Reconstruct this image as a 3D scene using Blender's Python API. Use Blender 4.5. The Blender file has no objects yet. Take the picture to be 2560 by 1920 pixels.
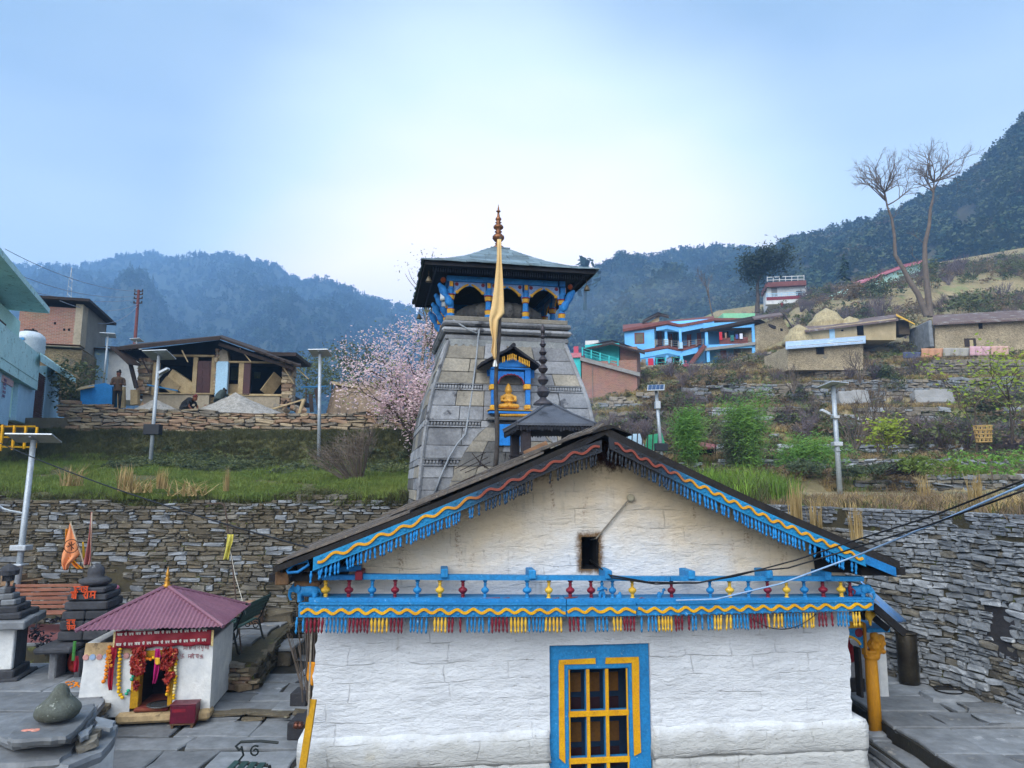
import bpy,bmesh,math,random
import numpy as np
from mathutils import Vector,Matrix,Euler,noise
R=math.radians
random.seed(11)
rng=np.random.default_rng(11)
scene=bpy.context.scene
col=scene.collection
EYE=3.8
PITCH=R(8)
FOC=1775.0
cd=bpy.data.cameras.new('camera');cam=bpy.data.objects.new('camera',cd);col.objects.link(cam)
cam.location=(0,0,EYE);cam.rotation_euler=(R(90)+PITCH,0,0)
cd.sensor_width=36;cd.lens=36*FOC/2560;cd.clip_start=.1;cd.clip_end=9000
scene.camera=cam
SUN_EL,SUN_AZ=R(42),R(205)
w=bpy.data.worlds.new('World');scene.world=w;w.use_nodes=True
nt=w.node_tree;nt.nodes.clear()
def N(tree,t,**k):
 n=tree.nodes.new(t)
 for a,b in k.items():setattr(n,a,b)
 return n
out=N(nt,'ShaderNodeOutputWorld');bg=N(nt,'ShaderNodeBackground');bg.inputs[1].default_value=.1
sk=N(nt,'ShaderNodeTexSky',sky_type='NISHITA');sk.sun_disc=False
sk.sun_elevation=SUN_EL;sk.sun_rotation=SUN_AZ;sk.altitude=2200;sk.dust_density=1.5
tc=N(nt,'ShaderNodeTexCoord')
mp=N(nt,'ShaderNodeMapping');mp.inputs['Scale'].default_value=(1.0,1.0,2.6)
ns=N(nt,'ShaderNodeTexNoise');ns.inputs['Scale'].default_value=1.0;ns.inputs['Detail'].default_value=4;ns.inputs['Roughness'].default_value=.48
nt.links.new(tc.outputs['Generated'],mp.inputs[0]);nt.links.new(mp.outputs[0],ns.inputs['Vector'])
dot=N(nt,'ShaderNodeVectorMath',operation='DOT_PRODUCT')
dot.inputs[1].default_value=(0.0,math.cos(R(15)),math.sin(R(15)))
nt.links.new(tc.outputs['Generated'],dot.inputs[0])
gap=N(nt,'ShaderNodeMapRange',interpolation_type='SMOOTHSTEP');gap.inputs['From Min'].default_value=.885;gap.inputs['From Max'].default_value=1.0
nt.links.new(dot.outputs['Value'],gap.inputs['Value'])
sep=N(nt,'ShaderNodeSeparateXYZ');nt.links.new(tc.outputs['Generated'],sep.inputs[0])
hor=N(nt,'ShaderNodeMapRange',interpolation_type='SMOOTHSTEP');hor.inputs['From Min'].default_value=.0;hor.inputs['From Max'].default_value=.62
hor.inputs['To Min'].default_value=1;hor.inputs['To Max'].default_value=0
nt.links.new(sep.outputs['Z'],hor.inputs['Value'])
a1=N(nt,'ShaderNodeMath',operation='MULTIPLY_ADD');a1.inputs[1].default_value=.75
nt.links.new(ns.outputs['Fac'],a1.inputs[0])
a2=N(nt,'ShaderNodeMath',operation='MULTIPLY_ADD');a2.inputs[1].default_value=.42
nt.links.new(hor.outputs['Result'],a2.inputs[0]);nt.links.new(a2.outputs[0],a1.inputs[2])
a3=N(nt,'ShaderNodeMath',operation='MULTIPLY');a3.inputs[1].default_value=.40
nt.links.new(gap.outputs['Result'],a3.inputs[0]);nt.links.new(a3.outputs[0],a2.inputs[2])
veil=N(nt,'ShaderNodeValToRGB');e=veil.color_ramp.elements
e[0].position=.30;e[0].color=(2.2,2.95,3.6,1);e[1].position=.98;e[1].color=(11.6,9.8,8.9,1)
k=e.new(.62);k.color=(5.6,6.3,6.8,1)
nt.links.new(a1.outputs[0],veil.inputs[0])
mx=N(nt,'ShaderNodeMix',data_type='RGBA');mx.inputs[0].default_value=.86
nt.links.new(sk.outputs[0],mx.inputs[6]);nt.links.new(veil.outputs[0],mx.inputs[7])
nt.links.new(mx.outputs[2],bg.inputs[0]);nt.links.new(bg.outputs[0],out.inputs[0])
sd=bpy.data.lights.new('sun','SUN');sun=bpy.data.objects.new('sun',sd);col.objects.link(sun)
sd.energy=2.5;sd.angle=R(60);sd.color=(1,.985,.955)
sun.rotation_euler=(R(90)-SUN_EL,0,R(180)-SUN_AZ)
sun.location=(0,-20,60)
scene.view_settings.view_transform='Standard';scene.view_settings.look='None'
scene.view_settings.exposure=1.25;scene.view_settings.gamma=1;scene.view_settings.use_curve_mapping=False
scene.render.engine='CYCLES'
cy=scene.cycles
cy.use_denoising=True;cy.max_bounces=6;cy.diffuse_bounces=3;cy.glossy_bounces=2;cy.transmission_bounces=4
cy.transparent_max_bounces=8;cy.volume_bounces=1;cy.use_adaptive_sampling=True;cy.adaptive_threshold=.02
cy.caustics_reflective=False;cy.caustics_refractive=False
CP,SP=math.cos(PITCH),math.sin(PITCH)
def ray(x,y):
 u=(x-1280)/FOC;v=(960-y)/FOC
 return(u,CP-v*SP,SP+v*CP)
def at(x,y,Y):
 r=ray(x,y);t=Y/r[1]
 return Vector((r[0]*t,Y,EYE+r[2]*t))
def onz(x,y,z):
 r=ray(x,y);t=(z-EYE)/r[2]
 return Vector((r[0]*t,r[1]*t,z))
class Frame:
 def __init__(s,o,ang):
  s.o=o;s.a=R(ang);s.e=(math.cos(s.a),math.sin(s.a));s.n=(-math.sin(s.a),math.cos(s.a))
 def T(s,px,py,ly=0.0):
  r=ray(px,py);ox=s.o[0]+s.n[0]*ly;oy=s.o[1]+s.n[1]*ly
  t=(ox*s.n[0]+oy*s.n[1])/(r[0]*s.n[0]+r[1]*s.n[1])
  return Vector(((r[0]*t-ox)*s.e[0]+(r[1]*t-oy)*s.e[1],ly,EYE+r[2]*t))
 def W(s,p):
  return Vector((s.o[0]+s.e[0]*p[0]+s.n[0]*p[1],s.o[1]+s.e[1]*p[0]+s.n[1]*p[1],p[2]))
def C(h):
 f=lambda c:c/12.92 if c<=.04045 else((c+.055)/1.055)**2.4
 return tuple(f(int(h[i:i+2],16)/255)for i in(0,2,4))
MATS={}
def mat(name,c1,c2=None,c3=None,scale=3.,rough=.85,bump=.25,bscale=25.,var=.0,metal=0.,stretch=(1,1,1),spot=(9.,.62),fine=.25,spec=.3):
 """colour varies between c1 and c2 by noise, c3 in patches, every object a little lighter or darker (var)."""
 if name in MATS:return MATS[name]
 m=bpy.data.materials.new(name);MATS[name]=m;m.use_nodes=True
 t=m.node_tree;b=t.nodes['Principled BSDF'];L=t.links.new
 c1=C(c1)if isinstance(c1,str)else c1;c2=C(c2)if isinstance(c2,str)else(c2 or tuple(x*.8 for x in c1))
 c3=C(c3)if isinstance(c3,str)else c3
 geo=N(t,'ShaderNodeNewGeometry');mp=N(t,'ShaderNodeMapping');mp.inputs['Scale'].default_value=stretch
 L(geo.outputs['Position'],mp.inputs[0])
 n1=N(t,'ShaderNodeTexNoise');n1.inputs['Scale'].default_value=scale;n1.inputs['Detail'].default_value=5;n1.inputs['Roughness'].default_value=.6
 L(mp.outputs[0],n1.inputs['Vector'])
 rmp=N(t,'ShaderNodeValToRGB');e=rmp.color_ramp.elements
 e[0].position=.33;e[0].color=(*c1,1);e[1].position=.68;e[1].color=(*c2,1)
 L(n1.outputs['Fac'],rmp.inputs[0]);c=rmp.outputs[0]
 if c3:
  n3=N(t,'ShaderNodeTexNoise');n3.inputs['Scale'].default_value=spot[0];n3.inputs['Detail'].default_value=6;n3.inputs['Roughness'].default_value=.65
  L(mp.outputs[0],n3.inputs['Vector'])
  mr=N(t,'ShaderNodeMapRange');mr.inputs['From Min'].default_value=spot[1];mr.inputs['From Max'].default_value=spot[1]+.07
  L(n3.outputs['Fac'],mr.inputs['Value'])
  mm=N(t,'ShaderNodeMix',data_type='RGBA');L(mr.outputs[0],mm.inputs[0]);L(c,mm.inputs[6]);mm.inputs[7].default_value=(*c3,1);c=mm.outputs[2]
 n2=N(t,'ShaderNodeTexNoise');n2.inputs['Scale'].default_value=bscale;n2.inputs['Detail'].default_value=6;n2.inputs['Roughness'].default_value=.65
 L(mp.outputs[0],n2.inputs['Vector'])
 f=N(t,'ShaderNodeMapRange');f.inputs['From Min'].default_value=.25;f.inputs['From Max'].default_value=.75
 f.inputs['To Min'].default_value=1-fine;f.inputs['To Max'].default_value=1+fine
 L(n2.outputs['Fac'],f.inputs['Value']);k=f.outputs[0]
 if var:
  oi=N(t,'ShaderNodeObjectInfo');v=N(t,'ShaderNodeMapRange');v.inputs['To Min'].default_value=1-var;v.inputs['To Max'].default_value=1+var
  L(oi.outputs['Random'],v.inputs['Value'])
  q=N(t,'ShaderNodeMath',operation='MULTIPLY');L(k,q.inputs[0]);L(v.outputs[0],q.inputs[1]);k=q.outputs[0]
 vm=N(t,'ShaderNodeVectorMath',operation='SCALE');L(c,vm.inputs[0]);L(k,vm.inputs['Scale'])
 L(vm.outputs[0],b.inputs['Base Color'])
 b.inputs['Roughness'].default_value=rough;b.inputs['Metallic'].default_value=metal;b.inputs['Specular IOR Level'].default_value=spec
 if bump:
  bp=N(t,'ShaderNodeBump');bp.inputs['Strength'].default_value=bump;bp.inputs['Distance'].default_value=.02
  L(n2.outputs['Fac'],bp.inputs['Height']);L(bp.outputs[0],b.inputs['Normal'])
 return m
def two_sided_leaf(m,trans=.35):
 t=m.node_tree;b=t.nodes['Principled BSDF'];o=t.nodes['Material Output']
 tr=N(t,'ShaderNodeBsdfTranslucent');mxs=N(t,'ShaderNodeMixShader');mxs.inputs[0].default_value=trans
 src=b.inputs['Base Color'].links[0].from_socket
 t.links.new(src,tr.inputs[0]);t.links.new(b.outputs[0],mxs.inputs[1]);t.links.new(tr.outputs[0],mxs.inputs[2]);t.links.new(mxs.outputs[0],o.inputs[0])
 return m
def sooty(name,c1,c2,soot,cx,cy,cz,r0,r1,hue=None):
 """paint that carries a smoke stain round the roof's top: a stain of its own shape on the timber."""
 m=mat(name,c1,c2,scale=6,bump=.2,bscale=40,rough=.6)
 t=m.node_tree;L=t.links.new;b=t.nodes['Principled BSDF'];src=b.inputs['Base Color'].links[0].from_socket
 geo=N(t,'ShaderNodeNewGeometry');ds=N(t,'ShaderNodeVectorMath',operation='DISTANCE');ds.inputs[1].default_value=(cx,cy,cz)
 L(geo.outputs['Position'],ds.inputs[0])
 nz=N(t,'ShaderNodeTexNoise');nz.inputs['Scale'].default_value=2.5;nz.inputs['Detail'].default_value=5;L(geo.outputs['Position'],nz.inputs['Vector'])
 ad=N(t,'ShaderNodeMath',operation='MULTIPLY_ADD');ad.inputs[1].default_value=-1.2;L(nz.outputs['Fac'],ad.inputs[0]);L(ds.outputs['Value'],ad.inputs[2])
 mr=N(t,'ShaderNodeMapRange',interpolation_type='SMOOTHSTEP');mr.inputs['From Min'].default_value=r0-.6;mr.inputs['From Max'].default_value=r1-.6
 mr.inputs['To Min'].default_value=1;mr.inputs['To Max'].default_value=0
 L(ad.outputs[0],mr.inputs['Value'])
 s=src
 mm=N(t,'ShaderNodeMix',data_type='RGBA');L(mr.outputs[0],mm.inputs[0]);L(s,mm.inputs[6]);mm.inputs[7].default_value=(*C(soot),1)
 L(mm.outputs[2],b.inputs['Base Color'])
 return m
class MB:
 def __init__(s):s.v=[];s.f=[];s.m=[]
 def add(s,vs,fs,mi=0):
  k=len(s.v);s.v.extend([tuple(p)for p in vs])
  for f in fs:s.f.append(tuple(i+k for i in f));s.m.append(mi)
  return s
 def box(s,x0,x1,y0,y1,z0,z1,mi=0,M=None):
  vs=[(x,y,z)for z in(z0,z1)for y in(y0,y1)for x in(x0,x1)]
  if M is not None:vs=[M@Vector(p)for p in vs]
  return s.add(vs,[(0,2,3,1),(4,5,7,6),(0,1,5,4),(2,6,7,3),(0,4,6,2),(1,3,7,5)],mi)
 def bbox(s,x0,x1,y0,y1,z0,z1,b=.01,mi=0,M=None):
  bm=bmesh.new();bmesh.ops.create_cube(bm,size=1)
  for q in bm.verts:q.co=Vector(((x0+x1)/2+q.co.x*(x1-x0),(y0+y1)/2+q.co.y*(y1-y0),(z0+z1)/2+q.co.z*(z1-z0)))
  bmesh.ops.bevel(bm,geom=bm.edges[:],offset=b,segments=1,affect='EDGES')
  return s.bm(bm,mi,M)
 def bm(s,bm,mi=0,M=None):
  bm.verts.index_update()
  s.add([(M@q.co)if M is not None else q.co.copy()for q in bm.verts],[[q.index for q in f.verts]for f in bm.faces],mi);bm.free();return s
 def beam(s,p,q,wd,ht,mi=0,up=(0,0,1)):
  p=Vector(p);q=Vector(q);d=(q-p).normalized();up=Vector(up)
  if abs(d.dot(up))>.98:up=Vector((0,1,0))
  sd=d.cross(up).normalized()*wd/2;u=sd.cross(d).normalized()*ht/2
  vs=[a+i*sd+j*u for a in(p,q)for i,j in((-1,-1),(1,-1),(1,1),(-1,1))]
  return s.add(vs,[(3,2,1,0),(4,5,6,7),(0,1,5,4),(1,2,6,5),(2,3,7,6),(3,0,4,7)],mi)
 def tube(s,pts,r,n=6,mi=0,cap=True):
  pts=[Vector(p)for p in pts]
  if not hasattr(r,'__len__'):r=[r]*len(pts)
  ref=Vector((.13,.21,.97));vs=[];fs=[];prev=None
  for i,p in enumerate(pts):
   d=(pts[min(i+1,len(pts)-1)]-pts[max(i-1,0)])
   d=d.normalized()if d.length>1e-9 else Vector((0,0,1))
   if prev is None:
    a=d.cross(ref if abs(d.dot(ref))<.95 else Vector((1,0,0))).normalized()
   else:
    a=(prev-d*prev.dot(d))
    a=a.normalized()if a.length>1e-6 else d.cross(Vector((1,0,0))).normalized()
   prev=a;b=d.cross(a)
   for k in range(n):
    t=2*math.pi*k/n;vs.append(p+(a*math.cos(t)+b*math.sin(t))*r[i])
  for i in range(len(pts)-1):
   for k in range(n):fs.append((i*n+k,i*n+(k+1)%n,(i+1)*n+(k+1)%n,(i+1)*n+k))
  if cap:fs.append(tuple(range(n-1,-1,-1)));fs.append(tuple((len(pts)-1)*n+k for k in range(n)))
  return s.add(vs,fs,mi)
 def lathe(s,prof,n=12,c=(0,0,0),mi=0,M=None,lobes=0,lob=.0):
  vs=[];fs=[]
  for r,z in prof:
   for k in range(n):
    t=2*math.pi*k/n;rr=r*(1+lob*(abs(math.cos(t*lobes/2))-.5))if lobes else r
    p=Vector((rr*math.cos(t),rr*math.sin(t),z));vs.append((M@p if M is not None else p)+Vector(c))
  for i in range(len(prof)-1):
   for k in range(n):fs.append((i*n+k,i*n+(k+1)%n,(i+1)*n+(k+1)%n,(i+1)*n+k))
  fs.append(tuple(range(n-1,-1,-1)));fs.append(tuple((len(prof)-1)*n+k for k in range(n)))
  return s.add(vs,fs,mi)
 def prism(s,poly,y0,y1,mi=0,M=None):
  n=len(poly);vs=[(x,y0,z)for x,z in poly]+[(x,y1,z)for x,z in poly]
  if M is not None:vs=[M@Vector(p)for p in vs]
  fs=[tuple(range(n)),tuple(range(2*n-1,n-1,-1))]+[(i,i+n,(i+1)%n+n,(i+1)%n)for i in range(n)]
  return s.add(vs,fs,mi)
 def strip(s,top,bot,y0,y1,mi=0):
  n=len(top)
  vs=[(x,y0,z)for x,z in top]+[(x,y0,z)for x,z in bot]+[(x,y1,z)for x,z in top]+[(x,y1,z)for x,z in bot]
  fs=[]
  for i in range(n-1):
   fs+=[(i,n+i,n+i+1,i+1),(2*n+i+1,3*n+i+1,3*n+i,2*n+i),(i+1,2*n+i+1,2*n+i,i),(n+i,3*n+i,3*n+i+1,n+i+1)]
  fs+=[(0,2*n,3*n,n),(n-1,2*n-1,4*n-1,3*n-1)]
  return s.add(vs,fs,mi)
 def mesh(s,name,mats,smooth=False):
  me=bpy.data.meshes.new(name);me.from_pydata([tuple(p)for p in s.v],[],s.f)
  for m in(mats if isinstance(mats,(list,tuple))else[mats]):me.materials.append(m)
  if any(s.m):me.polygons.foreach_set('material_index',s.m)
  if smooth:me.polygons.foreach_set('use_smooth',[True]*len(s.f))
  me.update();return me
 def build(s,name,mats,parent=None,smooth=False,kind=None,loc=None,rot=None):
  return link(name,s.mesh(name,mats,smooth),parent,kind,loc,rot)
def fixn(me):
 bm=bmesh.new();bm.from_mesh(me);bmesh.ops.recalc_face_normals(bm,faces=bm.faces[:]);bm.to_mesh(me);bm.free()
def link(name,me,parent=None,kind=None,loc=None,rot=None,sc=None):
 o=bpy.data.objects.new(name,me);col.objects.link(o)
 if parent is not None:o.parent=parent
 if kind:o['kind']=kind
 if loc is not None:o.location=loc
 if rot is not None:o.rotation_euler=rot
 if sc is not None:o.scale=sc
 return o
def tag(o,label,cat,group=None,kind=None):
 o['label']=label;o['category']=cat
 if group:o['group']=group
 if kind:o['kind']=kind
 return o
def thing(name,label,cat,loc=(0,0,0),rz=0.,group=None):
 o=bpy.data.objects.new(name,None);col.objects.link(o);o.location=loc;o.rotation_euler=(0,0,rz);o.empty_display_size=.2
 return tag(o,label,cat,group)
def copy_tree(o,parent=None):
 c=o.copy();col.objects.link(c)
 if parent is not None:c.parent=parent
 for ch in list(o.children):copy_tree(ch,c)
 return c
def smoothstep(a,b,x):
 t=min(1,max(0,(x-a)/(b-a)));return t*t*(3-2*t)
def fbm(x,y,z=0.,o=4):
 return noise.fractal(Vector((x,y,z)),1.,2.,o)
# === the white temple hall
TF=Frame((1.173,9.6),6.0);T=TF.T
APEX=TF.W((-.5,-.5,4.3))
M_blue=mat('blue_paint','2480b8','196ca2','8ab4cc',scale=2.5,rough=.6,bump=.3,bscale=30,spot=(24,.635),fine=.3)
M_blue2=mat('blue_paint_old','1a74b4','125f98','86aebf',scale=4,rough=.6,bump=.3,bscale=40,spot=(30,.66),fine=.25)
M_yel=mat('yellow_paint','d9a512','c68a10','8a6a20',scale=5,rough=.5,bump=.15,bscale=40,spot=(22,.63),fine=.25)
M_yelp=mat('pale_yellow_paint','d6b03c','c89a2c','e9dfc0',scale=5,rough=.5,bump=.12,bscale=40,spot=(14,.66),fine=.15)
M_red=mat('maroon_paint','7c1a2c','641424','8a6a6a',scale=5,rough=.45,bump=.15,bscale=40,spot=(26,.66),fine=.25)
M_sblue=sooty('sooted_blue_paint','1a83b8','14709c','22252c',*APEX,1.0,2.1)
M_swave=sooty('sooted_yellow_paint','d59a1c','c68818','7c3c30',*APEX,1.2,1.9)
M_sfin=sooty('sooted_finial_paint','1f86c8','176fae','22272f',*APEX,.9,2.0)
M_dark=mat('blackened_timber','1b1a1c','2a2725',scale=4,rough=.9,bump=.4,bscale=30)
M_wood=mat('weathered_roof_board','6a6158','4c4846','8d8578',scale=2,rough=.9,bump=.4,bscale=20,var=.25,stretch=(6,1,6),spot=(3,.6))
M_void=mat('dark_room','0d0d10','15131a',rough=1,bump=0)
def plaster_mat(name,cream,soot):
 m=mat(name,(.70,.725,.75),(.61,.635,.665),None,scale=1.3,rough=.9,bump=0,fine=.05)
 t=m.node_tree;L=t.links.new;b=t.nodes['Principled BSDF'];src=b.inputs['Base Color'].links[0].from_socket
 tc=N(t,'ShaderNodeTexCoord');sp=N(t,'ShaderNodeSeparateXYZ');L(tc.outputs['Object'],sp.inputs[0])
 def M1(op,a,bb=None,c=None):
  n=N(t,'ShaderNodeMath',operation=op)
  for i,q in enumerate((a,bb,c)):
   if q is None:continue
   if isinstance(q,(int,float)):n.inputs[i].default_value=q
   else:L(q,n.inputs[i])
  return n.outputs[0]
 def NZ(sc,det=6,st=(1,1,1),rg=.6,dist=0.):
  mp=N(t,'ShaderNodeMapping');mp.inputs['Scale'].default_value=st;L(tc.outputs['Object'],mp.inputs[0])
  n=N(t,'ShaderNodeTexNoise');n.inputs['Scale'].default_value=sc;n.inputs['Detail'].default_value=det;n.inputs['Roughness'].default_value=rg;n.inputs['Distortion'].default_value=dist
  L(mp.outputs[0],n.inputs['Vector']);return n.outputs['Fac']
 def RNG(v,a,bb,lo=0.,hi=1.):
  n=N(t,'ShaderNodeMapRange',interpolation_type='SMOOTHSTEP');n.inputs['From Min'].default_value=a;n.inputs['From Max'].default_value=bb
  n.inputs['To Min'].default_value=lo;n.inputs['To Max'].default_value=hi;L(v,n.inputs['Value']);return n.outputs[0]
 def MIX(f,a,c):
  n=N(t,'ShaderNodeMix',data_type='RGBA');L(f,n.inputs[0]);L(a,n.inputs[6]);n.inputs[7].default_value=(*C(c),1);return n.outputs[2]
 c=src
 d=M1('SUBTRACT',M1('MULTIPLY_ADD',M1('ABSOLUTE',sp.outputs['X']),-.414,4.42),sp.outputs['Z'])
 if cream:
  f=RNG(M1('MULTIPLY_ADD',NZ(1.1,5),1.5,M1('MULTIPLY',d,-1.)),-.95,.45)
  up=RNG(sp.outputs['Z'],2.2,2.75)
  c=MIX(M1('MULTIPLY',M1('MULTIPLY',f,up),.78),c,'dec394')
  st=M1('MULTIPLY',RNG(NZ(2.2,7,(3,1,.55),.65),.52,.66),RNG(NZ(17,8,(1,1,1.6),.75,.6),.47,.62))
  c=MIX(M1('MULTIPLY',M1('MULTIPLY',st,RNG(d,1.7,.1)),.95),c,'7c5228')
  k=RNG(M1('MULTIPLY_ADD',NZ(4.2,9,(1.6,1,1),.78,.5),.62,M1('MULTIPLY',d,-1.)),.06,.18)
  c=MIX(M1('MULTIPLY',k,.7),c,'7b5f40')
  ap=N(t,'ShaderNodeVectorMath',operation='DISTANCE');ap.inputs[1].default_value=(.15,0,4.35);L(tc.outputs['Object'],ap.inputs[0])
  c=MIX(RNG(M1('MULTIPLY_ADD',NZ(7,8,(1,1,1),.75),-.7,ap.outputs['Value']),.12,-.06),c,'3a2018')
  hx=M1('MAXIMUM',M1('SUBTRACT',M1('ABSOLUTE',M1('ADD',sp.outputs['X'],.147)),.11),0.)
  hz=M1('MAXIMUM',M1('SUBTRACT',M1('ABSOLUTE',M1('SUBTRACT',sp.outputs['Z'],2.90)),.20),0.)
  hd=M1('POWER',M1('ADD',M1('MULTIPLY',hx,hx),M1('MULTIPLY',hz,hz)),.5)
  c=MIX(RNG(M1('MULTIPLY_ADD',NZ(16,8,(1,1,1),.75),-.16,hd),.03,-.065),c,'6a5238')
  c=MIX(RNG(M1('MULTIPLY_ADD',NZ(24,8,(1,1,1),.7),-.05,hd),-.015,-.022),c,'16120f')
 br=N(t,'ShaderNodeTexBrick');br.inputs['Scale'].default_value=1;br.inputs['Brick Width'].default_value=.62;br.inputs['Row Height'].default_value=.235
 br.inputs['Mortar Size'].default_value=.010;br.inputs['Mortar Smooth'].default_value=.6;br.inputs['Bias'].default_value=0;br.offset=.37;br.squash=1.3;br.squash_frequency=3
 nv=N(t,'ShaderNodeTexNoise');nv.inputs['Scale'].default_value=1.6;nv.inputs['Detail'].default_value=6;L(tc.outputs['Object'],nv.inputs['Vector'])
 wv=N(t,'ShaderNodeVectorMath',operation='MULTIPLY_ADD');wv.inputs[1].default_value=(.22,0,.16);L(nv.outputs['Color'],wv.inputs[0])
 cb=N(t,'ShaderNodeCombineXYZ');L(sp.outputs['X'],cb.inputs[0]);L(sp.outputs['Z'],cb.inputs[1])
 sw=N(t,'ShaderNodeCombineXYZ');sq=N(t,'ShaderNodeSeparateXYZ');L(tc.outputs['Object'],wv.inputs[2]);L(wv.outputs[0],sq.inputs[0])
 L(sq.outputs['X'],sw.inputs[0]);L(sq.outputs['Z'],sw.inputs[1]);L(sw.outputs[0],br.inputs['Vector'])
 gate=RNG(NZ(1.7,4),.47,.62)
 crack=M1('MULTIPLY',br.outputs['Fac'],gate)
 c=MIX(M1('MULTIPLY',crack,.20),c,'70685c')
 flake=RNG(NZ(7.5,7,(1,1,1.5),.7),.655,.68)
 c=MIX(M1('MULTIPLY',flake,.45),c,'8f8471')
 drip=M1('MULTIPLY',RNG(NZ(7,6,(1,1,.10),.7),.55,.70),RNG(NZ(1.3,3),.42,.6))
 c=MIX(M1('MULTIPLY',M1('MULTIPLY',drip,RNG(sp.outputs['Z'],.7,2.1)),.34),c,'8c8778')
 c=MIX(M1('MULTIPLY',RNG(M1('MULTIPLY_ADD',NZ(3,7),.5,M1('MULTIPLY',sp.outputs['Z'],-1.)),-.55,-.25),.5),c,'8a8676')
 grime=RNG(NZ(11,8,(1,1,1.3),.78,.5),.56,.70)
 c=MIX(M1('MULTIPLY',M1('MULTIPLY',grime,RNG(NZ(1.5,4),.45,.62)),.30),c,'857a66')
 stn=RNG(NZ(1.9,6,(1,1,1.6)),.64,.76)
 c=MIX(M1('MULTIPLY',stn,.28),c,'a3946f')
 L(c,b.inputs['Base Color'])
 hgt=M1('ADD',M1('MULTIPLY',crack,-.55),M1('MULTIPLY',NZ(9,8,(1,1,2.2),.7,.4),1.5))
 hgt=M1('ADD',hgt,M1('MULTIPLY',NZ(2.0,5,(1,1,3.2)),1.6))
 hgt=M1('ADD',hgt,M1('MULTIPLY',flake,-.5))
 bp=N(t,'ShaderNodeBump');bp.inputs['Strength'].default_value=.8;bp.inputs['Distance'].default_value=.03;L(hgt,bp.inputs['Height']);L(bp.outputs[0],b.inputs['Normal'])
 return m
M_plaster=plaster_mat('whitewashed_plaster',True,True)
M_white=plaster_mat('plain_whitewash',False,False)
hall=thing('temple_hall','long white plastered temple hall with blue painted gable trim and a wide low roof','temple',(1.173,9.6,0),R(6))
def ztop(x):return 4.40-.414*abs(x-.03)
WX0,WX1=-3.63,3.38
HX0,HX1,HZ0,HZ1=-.252,-.042,2.69,3.10
VX0,VX1,VZ1=-.695,.63,1.735
def front_wall():
 xs=sorted(set(list(np.round(np.linspace(WX0,WX1,150),4))+[HX0,HX1,VX0,VX1]));zs=sorted(set(list(np.round(np.linspace(.66,4.5,84),4))+[HZ0,HZ1,VZ1]))
 mb=MB();idx={}
 def vid(i,j):
  if(i,j)not in idx:
   x,z=xs[i],zs[j];z2=min(z,ztop(x))
   course=abs(((z+.02*fbm(x*.8,3.1,0))/.235)%1-.5)*2
   d=.020*fbm(x*1.3,z*2.6,7)+.010*fbm(x*5,z*9,2)-.016*max(0,(course-.86))/.14*(fbm(x*1.1,z*1.4,5)>-.1)
   ex=.03*fbm(0,z*6.5,1)if x in(WX0,WX1)else 0
   if x==WX1:ex=.035*fbm(4,z*4.5,1)-.02*(z<1.25)
   idx[(i,j)]=len(mb.v);mb.v.append((x+ex-(.045*max(0,1.9-z)if x==WX0 else 0),d,z2))
  return idx[(i,j)]
 for j in range(len(zs)-1):
  for i in range(len(xs)-1):
   xa,xb,za,zb=xs[i],xs[i+1],zs[j],zs[j+1]
   if xa>=HX0-1e-6 and xb<=HX1+1e-6 and za>=HZ0-1e-6 and zb<=HZ1+1e-6:continue
   if xa>=VX0-1e-6 and xb<=VX1+1e-6 and zb<=VZ1+1e-6:continue
   if za>=ztop(xa)and za>=ztop(xb):continue
   mb.f.append((vid(i,j),vid(i+1,j),vid(i+1,j+1),vid(i,j+1)));mb.m.append(0)
 return mb
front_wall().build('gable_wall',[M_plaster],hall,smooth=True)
mb=MB()
for x0,x1,y0,y1,z0,z1 in((HX0-.03,HX0,.02,.5,HZ0,HZ1),(HX1,HX1+.03,.02,.5,HZ0,HZ1),(HX0,HX1,.02,.5,HZ1,HZ1+.03),(HX0,HX1,.02,.5,HZ0-.03,HZ0)):
 mb.box(x0,x1,y0,y1,z0,z1)
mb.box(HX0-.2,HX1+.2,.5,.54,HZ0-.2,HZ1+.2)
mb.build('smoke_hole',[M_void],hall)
mb=MB();mb.box(VX0-.05,VX0,.03,.35,.3,VZ1);mb.box(VX1,VX1+.05,.03,.35,.3,VZ1);mb.box(VX0,VX1,.03,.35,VZ1,VZ1+.05)
mb.box(WX0,WX0+.3,.32,5.6,0,2.5);mb.box(WX1-.3,WX1,.32,.75,0,2.5);mb.box(WX1-.3,WX1,.7501,5.6,0,2.5);mb.box(WX0+.3,WX1-.3,5.3,5.6,0,2.75)
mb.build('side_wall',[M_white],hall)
def plinth(x0,x1,prof,seed,name='plinth'):
 mb=MB();n=int((x1-x0)/.07)+1;xs=np.linspace(x0,x1,n);k=len(prof)
 for i,x in enumerate(xs):
  for q,(y,z)in enumerate(prof):
   e=0
   if i in(0,n-1):e=(.04*fbm(z*7,seed))
   mb.v.append((x+e,y+.022*fbm(x*1.6,z*6,seed)+.012*fbm(x*6,z*12,seed),z+.022*fbm(x*1.7,q*.7,seed+4)))
 for i in range(n-1):
  for q in range(k-1):mb.f.append((i*k+q,(i+1)*k+q,(i+1)*k+q+1,i*k+q+1));mb.m.append(0)
 mb.f.append(tuple(range(k)));mb.m.append(0);mb.f.append(tuple((n-1)*k+q for q in range(k-1,-1,-1)));mb.m.append(0)
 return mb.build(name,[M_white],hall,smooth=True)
P1=[(.35,.34),(-.075,.34),(-.09,.38),(-.092,.48),(-.085,.58),(-.065,.64),(-.045,.68),(-.02,.71),(.35,.72)]
P2=[(.35,-.05),(-.08,-.05),(-.085,.10),(-.082,.28),(-.078,.335),(.35,.335)]
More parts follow.
